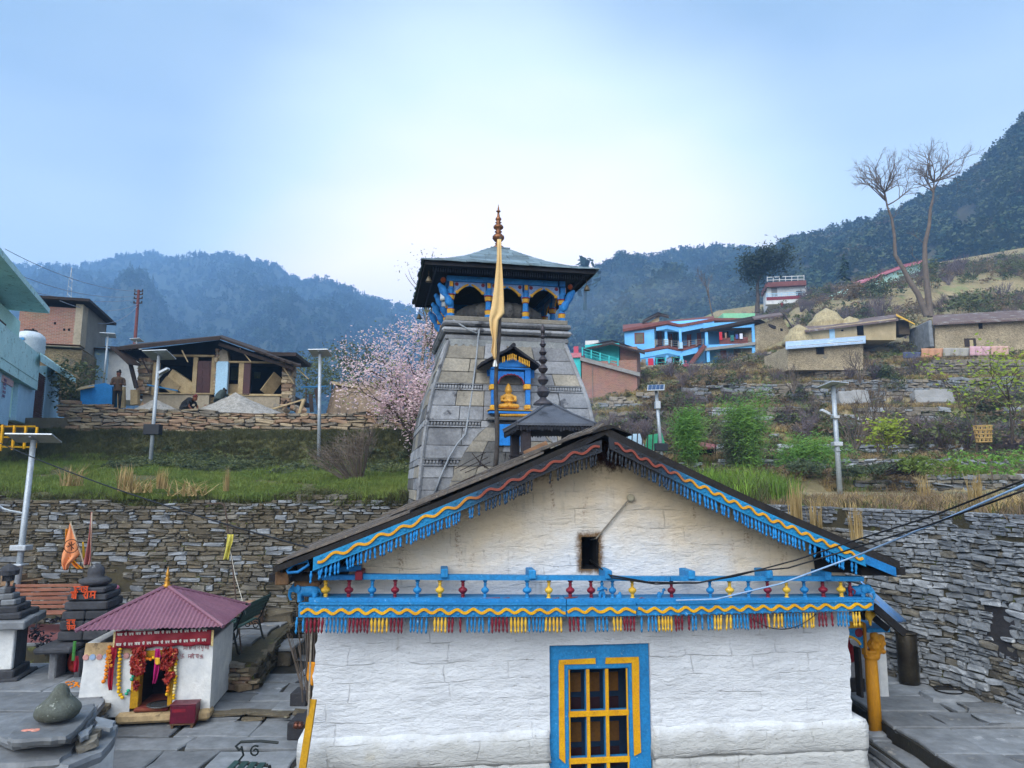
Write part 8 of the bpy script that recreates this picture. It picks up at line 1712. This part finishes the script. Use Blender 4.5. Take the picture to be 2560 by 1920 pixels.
for j in range(5):
 z=-.30+.15*j;r=.25+.03*j*(1-j/9);mb.tube([(r*math.cos(a),r*math.sin(a),z)for a in np.linspace(0,6.283,17)],.016,4)
for i in range(12):a=i*.5236;mb.tube([(.25*math.cos(a),.25*math.sin(a),-.3),(.3*math.cos(a+.5),.3*math.sin(a+.5),.3)],.014,4);mb.tube([(.25*math.cos(a),.25*math.sin(a),-.3),(.3*math.cos(a-.5),.3*math.sin(a-.5),.3)],.014,4)
mb.build('woven_cane',[mat('pale_cane','b89a64','9a7e4c')],bt)
g_=at(1716,944,72);p_=person((g_.x,g_.y,g_.z),R(150),'woman in pink walking below the blue house terrace wall','stand',mat('pink_shawl','b8486a','a03a5c'),mat('maroon_skirt','6a2a3a','5a2030'),mat('pink_scarf','c05a7a','b04a6a'));g_=at(1956,779,118);person((g_.x,g_.y,g_.z),R(20),'person in red standing below the white house','stand',mat('red_coat','9a2a2a','84201f'),M_trou,M_hat)
for px,py,Y,w_,lab in((2135,1003,49,1.5,'left'),(2335,1000,49,1.9,'right')):vs,fs=SH[7];mb=MB();M=Matrix.LocRotScale(at(px,py,Y),Euler((-.5,0,0)),Vector((w_*1.4,.8,1.3)));mb.add([M@Vector(v)for v in vs],fs);me=mb.mesh('grey_boulder',[M_grey]);fixn(me);tag(link('grey_boulder',me),'large smooth grey boulder in the terrace step, '+lab+' of the two','boulder')
# === trees, poles, cables
def grow(mb,p,d,L,r,lvl,rr,tips,bend=.25,fork=3,up=.15,ratio=.68,mi=0):
 n=4;pts=[p];q=Vector(p);dd=Vector(d)
 for i in range(n):dd=(dd+Vector((rr.gauss(0,bend),rr.gauss(0,bend),rr.gauss(0,bend)*.6+up))*.35).normalized();q=q+dd*L/n;pts.append(q.copy())
 mb.tube(pts,[r*(1-.45*i/n)for i in range(n+1)],6 if r>.05 else(4 if r>.02 else 3),mi,False)
 if lvl==0:tips.append((q,dd));return
 for k_ in range(fork):
  a=rr.uniform(.35,.85);ax=dd.orthogonal().normalized();ax.rotate(Matrix.Rotation(rr.uniform(0,6.283),3,dd));nd=(dd*math.cos(a)+ax*math.sin(a)).normalized();i=rr.choice((2,3,4))if k_ else 4;grow(mb,pts[i],nd,L*ratio*rr.uniform(.75,1.1),r*.55,lvl-1,rr,tips,bend,fork,up,ratio,mi)
  if lvl>1 and rr.random()<.5:tips.append((pts[i],nd))
def leaves(mb,tips,n,spread,size,rr,mi=0,wr=.55,dr=0.):
 for p,d in tips:
  for i in range(n):c_=p+Vector((rr.gauss(0,spread),rr.gauss(0,spread),rr.gauss(0,spread)));a=Vector((rr.gauss(0,1),rr.gauss(0,1),rr.gauss(-dr,.7))).normalized()*size*rr.uniform(.6,1.3);b=a.orthogonal().normalized()*a.length*wr;mb.add([c_-a,c_+b,c_+a,c_-b],[(0,1,2,3)],mi)
def tree(name,label,cat,base,stems,seed,lvl=3,fork=3,bark=None,leaf=None,nl=0,spread=.2,size=.06,bend=.3,up=.15,ratio=.68,group=None):
 """stems: (direction, length, radius)"""
 rr=random.Random(seed);t_=thing(name,label,cat,base,0,group);tips=[];tm=MB()
 for d,L,r in stems:grow(tm,Vector((0,0,0)),Vector(d).normalized(),L,r,lvl,rr,tips,bend,fork,up,ratio)
 tm.build('trunk',[bark or M_bark],t_,smooth=True)
 if leaf:
  lm=MB();leaves(lm,tips,nl,spread,size,rr);lm.m=[1 if isinstance(leaf,list)and len(leaf)>1 and rr.random()<.12 else 0 for _ in lm.m];lm.build('crown',leaf if isinstance(leaf,list)else[leaf],t_)
 return t_
M_blos=leafmat('pink_blossom','e2ced0','d2b2b8','f0e6e4',.4,.1,1.5);M_olive=leafmat('olive_leaf','7a8a4a','6a7844',trans=.3)
b=at(1074,1190,25.5);tree('cherry_tree','pink blossoming cherry tree against the left side of the tower','tree',b,[((-.06,0,1),2.4,.11),((-.42,0,.9),1.5,.09),((-.2,.2,1),1.8,.09),((.05,0,1),2.7,.09)],5,4,3,None,[M_blos,M_olive],30,.24,.05,.30,.16,.68)
b=at(1040,1040,32);tree('sparse_tree','tall sparse tree with small yellowish leaves behind the cherry blossom','tree',b,[((.0,0,1),3.2,.13),((.15,0,1),3.0,.11)],8,3,3,M_twig,M_olive,9,.3,.06,.2,.4,.7)
for i,(px,py,Y,rx,rz_,m,lab)in enumerate(((765,985,44,1.9,1.4,M_leafd,'dark green bush behind the ruined house, nearest its wall'),(830,975,47,2.3,1.5,M_leafm,'olive bush behind the debris and lamp post'),(890,965,46,1.8,1.7,M_leafd,'tall green bush just left of the cherry tree'),(175,1010,33,1.3,1.2,M_leafd,'dark climbing shrub between the brick house and the teal house'))):t_=thing('green_bush',lab,'bush',at(px,py,Y));link('foliage',clump(1100,rx,rz_,.11,m,60+i,.2,M_leafm),t_,loc=(0,0,-.2));mb=MB();mb.tube([(0,0,-.5),(0,0,.8)],.06,5);mb.build('stem',[M_bark],t_)
t_=thing('bare_shrub','large leafless grey brown shrub leaning over the grass terrace left of the tower','shrub',at(895,1215,21.5));link('branches',twigs(90,1.75,1.25,M_twig,.016,4,forks=5),t_,rot=(0,-.35,0))
for i,(px,py,Y,hh,rad,lean,lab)in enumerate(((1722,1170,30,2.3,.55,0,'slender bamboo clump rising over the red shelter'),(1880,1205,29,3.6,1.0,-.1,'tall bright bamboo clump in the middle of the field slope'),(1850,1175,29.4,1.7,.8,.0,'dark dense bamboo bush at the foot of the tall bamboo'),(1975,1200,28.6,1.5,1.2,.9,'fallen bamboo sprawling to the right of the tall clump'))):
 rr=random.Random(70+i);t_=thing('bamboo_clump',lab,'bamboo',at(px,py,Y),0,'bamboo clumps');st_=MB();lf=MB();cn=[]
 for k_ in range(16):
  a=rr.uniform(0,6.283);s_=rad*rr.random();b0=Vector((s_*.35*math.cos(a),s_*.3*math.sin(a),0));tp_=Vector((s_*math.cos(a)+lean*hh,s_*.7*math.sin(a),hh*rr.uniform(.65,1)));m_=b0.lerp(tp_,.6)+Vector((-lean*.2,0,hh*.12));st_.tube([b0,m_,tp_],[.02,.014,.006],4,0,False);cn+=[(b0.lerp(m_,f)if f<1 else m_.lerp(tp_,f-1),None)for f in(.45,.7,.9,1.1,1.3,1.5,1.7,1.9,2)]
 leaves(lf,cn,46,.26,.10,rr,0,.16,.8);st_.build('canes',[M_olive],t_);lf.build('foliage',[M_bamb if i!=2 else M_leafd],t_)
for i,(px,py,Y,hh,lab)in enumerate(((1695,1150,31,3.3,'bare purplish shrub behind the lamp post near the roof ridge'),(2135,1140,33,3.3,'bare grey shrub just right of the tall lamp post'),(2195,1130,33.5,3.8,'tallest bare grey shrub on the middle terraces'),(1985,985,50,2.6,'bare shrub hanging below the tarp roofed hut'),(2150,960,51,3.0,'bare bush above the grey boulders'))):tree('bare_bush',lab,'shrub',at(px,py,Y),[((random.gauss(0,.3),random.gauss(0,.2),1),hh*.42,.045)for _ in range(7)],80+i,3,3,M_twig,None,0,0,0,.25,.3,.62)
tree('yellow_leaf_shrub','shrub with large yellowing leaves on the right terraces','shrub',at(2225,1140,31.5),[((random.gauss(0,.4),0,1),.8,.03)for _ in range(6)],91,2,3,M_twig,[M_leafy],9,.16,.1);tree('slim_field_tree','slim dark tree with sparse yellow green leaves carrying the basket','tree',at(2442,1130,26.8),[((-.04,0,1),1.7,.05)],93,3,3,None,M_leafy,7,.25,.09,.3,.2,.7);tree('slim_field_tree','leafy pale green sapling at the right edge of the terraces','tree',at(2530,1110,29),[((0,0,1),1.8,.05),((.3,0,1),1.5,.04)],95,3,3,None,M_leafy,9,.25,.09,.3,.2,.7)
for i,(px,py,Y,rx,rz_,m)in enumerate(((2290,1175,25,.6,.30,M_grass),(2480,1185,23,1.3,.45,M_bamb),(2380,1185,24,1.0,.28,M_grass),(2200,1180,26.4,.7,.22,M_leafd),(2120,1185,26.4,.5,.2,M_leafd),(2010,1185,26.4,.6,.35,M_leafd))):t_=thing('field_shrub',('small pale green feathery plant by the heap of cut branches','large bright green feathery bush above the parapet at the right','low bright green feathery row beside the large one','dark low bush right of the tall lamp post foot','small dark bush just beside the tall lamp post','dark bush at the end of the fallen bamboo')[i],'shrub',at(px,py,Y));link('foliage',clump(700,rx,rz_,.07,m,100+i,.1),t_,loc=(0,0,-.1));mb=MB();mb.tube([(0,0,-.2),(0,0,.2)],.03,4);mb.build('stem',[M_twig],t_)
mb=MB();hb=at(2270,1190,25.5)
for i in range(40):a=hb+Vector((random.uniform(-1,.3),random.uniform(-.3,.3),random.uniform(0,.25)));mb.tube([a,a+Vector((random.uniform(.5,1.2),random.uniform(-.2,.2),random.uniform(.1,.6)))],[.02,.008],3)
tag(mb.build('cut_branches',[M_dtim]),'heap of dark cut branches on the terrace above the parapet','branches')
tg=[tuft(60,1.,.16,M_dry,.011,.22,200+q)for q in range(3)]+[tuft(60,1.,.3,M_dry,.011,.9,210)]
for px,py,Y,hh,w_,k_,lab in((182,1215,17.9,.62,1.1,3,'dry grass tuft nearest the left end of the retaining wall'),(312,1228,17.8,.78,1.2,0,'tallest dry grass tuft on the left retaining wall'),(345,1232,17.8,.5,1.2,3,'drooping dry tuft just right of the tallest one'),(405,1222,17.9,.6,.9,1,'upright dry tuft beside the tall lamp post foot'),(470,1240,17.8,.5,1.6,3,'broad low sprawling dry tuft on the wall top'),(565,1228,18.0,.75,.45,2,'thin single dry tuft standing alone on the wall top'),(1990,1310,14.6,1.0,.9,0,'tall dry grass clump behind the right end of the hall roof'),(2040,1325,14.2,.75,.9,1,'dry grass clump next to the tall one behind the hall roof'),(2143,1350,13.1,.8,.7,2,'dry grass tuft hanging before the brick parapet'),(2312,1258,16.5,.8,.8,0,'pale upright dry tuft on the parapet terrace'),(2442,1268,15.5,.9,1.1,1,'broad dry tuft on the parapet terrace, right of the pale one'),(2480,1300,13,.45,1.5,3,'low spreading dry tuft behind the cables'),(2550,1290,13,.5,1.2,3,'dry tuft at the right edge above the parapet')):
 o=link('dry_grass_tuft',tg[k_],loc=at(px,py,Y),rot=(0,0,random.random()*6),sc=(w_,w_,hh));tag(o,lab,'grass tuft','dry grass tufts on the retaining walls')
tl=[tuft(120,1.,.5,leafmat('long_green_grass','7f9a38','5f8030',trans=.3),.012,.9,220),tuft(100,.8,.5,M_leafm,.014,1.1,221)];P=[]
for i in range(160):x_=random.uniform(1740,1960);P.append(at(x_,random.uniform(1178,1195)+(x_-1740)*.16,random.uniform(17,24)))
P=[Vector((p.x,p.y,3.27+random.uniform(0,.1)))for p in P];scatter('long_grass',P,[random.uniform(.6,1.1)for _ in P],tl,'long green grass on the terrace behind the hall roof','grass',.2)
P=[];
for i in range(5200):
 x_=random.uniform(5,24);y_=random.uniform(9,26)
 if x_>5.4+max(0,(17.9-y_))*.33:P.append((x_,y_,3.26))
scatter('terrace_weeds',P,[random.uniform(.6,1.3)for _ in P],[BR[0],BR[1],GRD[0],GR[1],tuft(30,.3,.2,M_rust,.01,.9,231)],'brown and green weeds over the terrace behind the parapet','weeds',.3)
def bare(name,label,base,trunks,seed):
 rr=random.Random(seed);t_=thing(name,label,'tree',base);D=base.y
 for pts,r0,k0,L in trunks:
  P=[at(px,py,D)-base for px,py in pts];n=len(P);mb=MB();mb.tube(P,[r0*(1-.8*i/(n-1))for i in range(n)],9,0,False);tips=[]
  for i in range(k0,n):
   for q in range(8 if i<n-1 else 11):a=rr.uniform(0,6.283);e_=rr.uniform(-.1,.9);f=rr.random();o_=P[i]if i==n-1 else P[i].lerp(P[i+1],f);grow(mb,o_,Vector((math.cos(a)*.9,math.sin(a)*.6,e_+.25)).normalized(),L*rr.uniform(.8,1.5),r0*.22,4,rr,tips,.32,3,.12,.62)
  for q in range(5):i=rr.randrange(1,k0);a=rr.uniform(0,6.283);grow(mb,P[i],Vector((math.cos(a),math.sin(a)*.6,.7)).normalized(),L*.7,r0*.1,2,rr,tips,.3,3,.2,.6)
  mb.build('trunk',[M_twig],t_,smooth=True)
bare('tall_bare_tree','tall bare tree forking at its foot into two trunks above the stone huts',at(2322,792,77),[([(2317,790),(2295,735),(2274,704),(2258,672),(2238,638),(2236,590),(2230,549),(2218,515),(2212,480)],.34,7,1.9),([(2326,792),(2318,720),(2312,659),(2312,611),(2323,563),(2326,522),(2333,494),(2335,455)],.36,6,2.2)],301)
b=at(1893,782,112);tree('dark_ridge_tree','dark spreading evergreen tree on a bare trunk behind the blue house','tree',b,[((0,0,1),5.2,.4)],311,4,3,None,leafmat('ridge_tree_leaf','2c3826','38442e'),34,.85,.30,.45,.05,.62);b=at(1782,790,105);tree('bare_birch','small bare tree between the blue house roof and the dark evergreen','tree',b,[((0,0,1),3.6,.14)],313,4,3,M_twig,None,0,0,0,.3,.2,.66)
for px,py,Y,hh,lab in((2116,735,120,7.5,'dark conifer beside the teal roofed house'),(1462,775,300,26,'tall pine standing alone on the ridge right of the tower')):t_=thing('conifer_tree',lab,'tree',at(px,py,Y));link('crown',(CON if Y<200 else BPI)[1],t_,sc=(hh*1.1,hh*1.1,hh));mb=MB();mb.tube([(0,0,0),(0,0,hh*.9)],[hh*.02,hh*.004],5);mb.build('trunk',[M_bark],t_)
P=[]
for i in range(150):
 px=random.uniform(2020,2620);y=random.uniform(82,135);u=ray(px,700)[0];p=Vector((u*y*1.01,y,0));p.z=hill_z(p.x,p.y);P.append(p)
scatter('slope_bushes',P,[random.uniform(2,5)for _ in P],SB,'rounded bushes over the grassy slope above the huts','bushes',.15)
M_galv=mat('galvanised_steel','a8b0b6','939ba2',scale=4,rough=.45,metal=.3,bump=.03);M_pan=mat('solar_cells','2a4468','22385a',rough=.25,bump=0);M_pal=mat('aluminium_frame','b8bec4','a8aeb4',rough=.4,metal=.4,bump=0);M_bat=mat('black_battery_box','22262c','1a1d22',rough=.5,bump=0)
def lamp(label,base,top,r,pw,pd,tilt,rz,arm=None,boxes=()):
 t_=thing('solar_street_lamp',label,'street lamp',base,0,'solar street lamps');v=top-base;mb=MB();mb.tube([(0,0,-.2),v],[r,r*.8],10);mb.build('pole',[M_galv],t_,smooth=True);M=Matrix.Translation(v)@Matrix.Rotation(rz,4,'Z')@Matrix.Rotation(tilt,4,'X')
 mb=MB();mb.bbox(-pw/2,pw/2,-pd/2,pd/2,.03,.065,.006,0,M);mb.build('panel_frame',[M_pal],t_);n=4
 mb=MB()
 for i in range(n):
  for j in range(6):mb.box(-pw/2+.03+(pw-.06)*i/n+.006,-pw/2+.03+(pw-.06)*(i+1)/n-.006,-pd/2+.03+(pd-.06)*j/6+.006,-pd/2+.03+(pd-.06)*(j+1)/6-.006,.0655,.069,0,M)
 mb.build('solar_cell',[M_pan],t_,kind='stuff');mb=MB();mb.beam(M@Vector((0,-pd*.35,.015)),M@Vector((0,pd*.35,.015)),.06,.03);mb.build('panel_bracket',[M_galv],t_)
 for f,w_,h_,m in boxes:p=v*f;mb=MB();mb.bbox(p.x-w_/2,p.x+w_/2,-.14,.14,p.z-h_/2,p.z+h_/2,.015);mb.build('battery_box',[m],t_)
 if arm:f,dx,dz,sz=arm;p=v*f;q=p+Vector((dx,-.15,dz));mb=MB();mb.tube([p,p.lerp(q,.5)+Vector((0,0,-.02)),q],.028,6);mb.build('lamp_arm',[M_galv],t_);mb=MB();M2=Matrix.Translation(q)@Matrix.Rotation(.5 if dx<0 else-.5,4,'Y');mb.bbox(-sz,sz,-.1,.1,-.05,.05,.02,0,M2);mb.build('lamp_head',[M_pal],t_)
 return t_
def L3(px,py,Y):return at(px,py,Y)
b=L3(40,1470,16.2);b.z=.65;lamp('nearest solar street lamp with white boxes on its leaning pole at the left edge',b,L3(84,1100,16.2),.075,.95,.62,R(-14),R(12),(.60,-.62,.18,.18),((.42,.36,.12,M_pal),(.33,.26,.05,M_pal)))
lamp('solar street lamp with a black box on its pole, standing on the grass terrace',L3(372,1205,24.5),L3(397,890,24.5),.07,.95,.62,R(-22),R(-10),(.80,.30,.32,.18),((.41,.55,.36,M_bat),));lamp('solar street lamp beside the bare shrub, in front of the debris',L3(797,1165,26),L3(800,885,26),.07,.75,.6,R(-16),R(-4),None,());lamp('solar street lamp facing the camera with blue cells, just right of the hall ridge',L3(1656,1160,27.5),L3(1640,972,27.5),.075,.66,.6,R(28),R(-14),None,((.22,.48,.3,M_bat),(.78,.2,.3,M_pal)));lamp('tall solar street lamp with small boxes standing on the right terrace',L3(2101,1246,24),L3(2083,966,24),.09,.85,.65,R(-12),R(28),(.73,-.4,.12,.16),((.72,.2,.1,M_pal),(.48,.3,.14,M_pal),(.42,.14,.03,M_pal)))
lamp('small far solar street lamp in front of the whitewashed hut',L3(258,965,38),L3(270,840,38),.06,.75,.5,R(-20),R(20));lamp('small far solar street lamp behind the ruin, half hidden by its roof',L3(340,880,46),L3(342,852,46),.06,.8,.5,R(-20),R(-15));lamp('tiny distant solar street lamp on the slope right of the white house',L3(2104,740,115),L3(2104,706,115),.07,1.1,.7,R(-15),R(20))
up_=thing('utility_pole','rusty red steel electricity pole with insulators behind the ruined house','pole',L3(335,890,48));v=L3(347,725,48)-up_.location;mb=MB();mb.tube([(0,0,-1),v],[.13,.09],8);mb.build('pole',[mat('rusty_red_steel','7a4a48','643c3a',bump=.1)],up_)
for f in(.98,.93,.87,.80):mb=MB();p=v*f;mb.beam(p+Vector((-.3,0,0)),p+Vector((.3,0,0)),.07,.07);[mb.lathe([(.04,0),(.05,.05),(.03,.12)],7,p+Vector((q,0,.03)))for q in(-.27,.27)];mb.build('crossarm',[M_dtim],up_)
def cable(pts,r,label,m,n=16,sag=0.):P=[];[P.extend([a.lerp(b,i/n)-Vector((0,0,sag*4*(i/n)*(1-i/n)))for i in range(n)])for a,b in zip(pts[:-1],pts[1:])];P.append(pts[-1]);mb=MB();mb.tube(P,r,5);return tag(mb.build('cable',[m],smooth=True),label,'cable')
M_cab=mat('black_cable','15161a','101114',rough=.5,bump=0);M_cabb=mat('pale_blue_cable','8aa8c8','7a98bc',rough=.4,bump=0);M_wire=mat('overhead_wire','8a94a4','7a8494',bump=0)
for i,(y1,y0,x0,lab)in enumerate(((728,622,12,'uppermost overhead wire from the red pole to the left edge'),(740,680,30,'second overhead wire from the red pole to the left'),(748,705,0,'bright third overhead wire sagging left from the red pole'),(760,752,150,'lowest overhead wire from the red pole to the brick house'))):cable([L3(344,y1,48),L3(x0,y0,34)],.018,lab,M_wire,14,.5)
cable([L3(344,765,48),L3(245,808,38)],.018,'service wire from the red pole down to the brick house corner',M_wire,10,.4);W3=lambda px,py,ly:TF.W(T(px,py,ly))
cable([W3(1475,1400,.15),W3(1495,1415,-.1),W3(1525,1438,-.4),W3(1620,1455,-.42),W3(1740,1458,-.45),W3(1840,1440,-.6),W3(1990,1400,-.8),W3(2140,1350,-1.2),at(2330,1290,7.2),at(2570,1196,6.2)],.010,'upper black cable running from the smoke hole along the rail to the right edge',M_cab,5);cable([W3(1478,1404,.15),W3(1500,1420,-.1),W3(1530,1444,-.4),W3(1640,1460,-.42),W3(1750,1456,-.45),W3(1880,1428,-.7),W3(1970,1420,-.9),W3(2130,1372,-1.2),at(2330,1310,7.2),at(2570,1222,6.2)],.010,'lower black cable running from the smoke hole along the rail to the right edge',M_cab,5);cable([W3(1690,1501,-.45),W3(1790,1498,-.5),W3(1950,1460,-.9),W3(2140,1390,-1.3),at(2330,1312,7.3),at(2570,1208,6.3)],.011,'pale blue cable rising from the ledge to the right edge',M_cabb,5)
cable([at(0,1108,15.5),at(830,1385,9.5),W3(868,1392,-.55)],.012,'long black cable sagging from the left edge to the hall roof',M_cab,14,.12);cable([W3(1873,1542,-.46),W3(2040,1535,-.46)],.006,'thin loose wire loop hanging under the painted beam',M_cab,14,.17)
ms=thing('lattice_mast','thin steel lattice mast rising behind the brick house','mast',L3(172,750,70));mb=MB();hh=3.4
for a,b in((-.25,0),(.25,0),(0,.4)):mb.tube([(a,b,-1),(a*.6,b*.6,hh*.72)],.03,4)
for i in range(8):z=-1+i*.42;s_=-1 if i%2 else 1;mb.tube([(-.25*s_,0,z),(.22*s_,0,z+.42)],.02,3)
mb.tube([(0,0,hh*.7),(0,0,hh)],.05,5);mb.build('lattice',[M_galv],ms)
# === valley haze
mb=MB();mb.box(-1950,1950,-400,2000,-2.7,470)
hz=mb.build('haze',[]);tag(hz,'thin blue valley haze and woodsmoke filling the air','haze',None,'stuff');hz.display_type='WIRE'
m=bpy.data.materials.new('valley_haze');m.use_nodes=True;t=m.node_tree;t.nodes.clear()
vo=N(t,'ShaderNodeVolumePrincipled');vo.inputs['Color'].default_value=(.31,.58,1.0,1);vo.inputs['Density'].default_value=.00075;vo.inputs['Anisotropy'].default_value=.0
oo=N(t,'ShaderNodeOutputMaterial');t.links.new(vo.outputs[0],oo.inputs['Volume']);hz.data.materials.append(m)
m=bpy.data.materials.new('woodsmoke');m.use_nodes=True;t=m.node_tree;t.nodes.clear();L=t.links.new
vo=N(t,'ShaderNodeVolumePrincipled');vo.inputs['Color'].default_value=(.62,.78,1,1);oo=N(t,'ShaderNodeOutputMaterial');L(vo.outputs[0],oo.inputs['Volume'])
tc=N(t,'ShaderNodeTexCoord');ln=N(t,'ShaderNodeVectorMath',operation='LENGTH');L(tc.outputs['Object'],ln.inputs[0]);mr=N(t,'ShaderNodeMapRange',interpolation_type='SMOOTHSTEP');mr.inputs['From Min'].default_value=.1;mr.inputs['From Max'].default_value=.95;mr.inputs['To Min'].default_value=1;mr.inputs['To Max'].default_value=0;L(ln.outputs['Value'],mr.inputs['Value'])
nz=N(t,'ShaderNodeTexNoise');nz.inputs['Scale'].default_value=2.2;nz.inputs['Detail'].default_value=4;L(tc.outputs['Object'],nz.inputs['Vector']);r2=N(t,'ShaderNodeMapRange');r2.inputs['From Min'].default_value=.38;r2.inputs['From Max'].default_value=.72;L(nz.outputs['Fac'],r2.inputs['Value'])
mu=N(t,'ShaderNodeMath',operation='MULTIPLY');L(mr.outputs[0],mu.inputs[0]);L(r2.outputs[0],mu.inputs[1]);oi=N(t,'ShaderNodeObjectInfo');sx_=N(t,'ShaderNodeSeparateXYZ');L(oi.outputs['Color'],sx_.inputs[0]);m2=N(t,'ShaderNodeMath',operation='MULTIPLY');L(mu.outputs[0],m2.inputs[0]);L(sx_.outputs['X'],m2.inputs[1]);L(m2.outputs[0],vo.inputs['Density'])
def smoke(px,py,Y,r,dens,label):
 bm=bmesh.new();bmesh.ops.create_icosphere(bm,subdivisions=2,radius=1);mb=MB();mb.bm(bm);o=mb.build('woodsmoke',[m],loc=at(px,py,Y));o.scale=r;o.color=(dens,0,0,1);tag(o,label,'smoke',None,'stuff')
smoke(1620,745,135,(30,8,9),.035,'bluish woodsmoke drifting over the blue house roof');smoke(1430,1020,13.2,(1.5,.8,.9),.22,'thin grey smoke rising round the black roof pavilion')
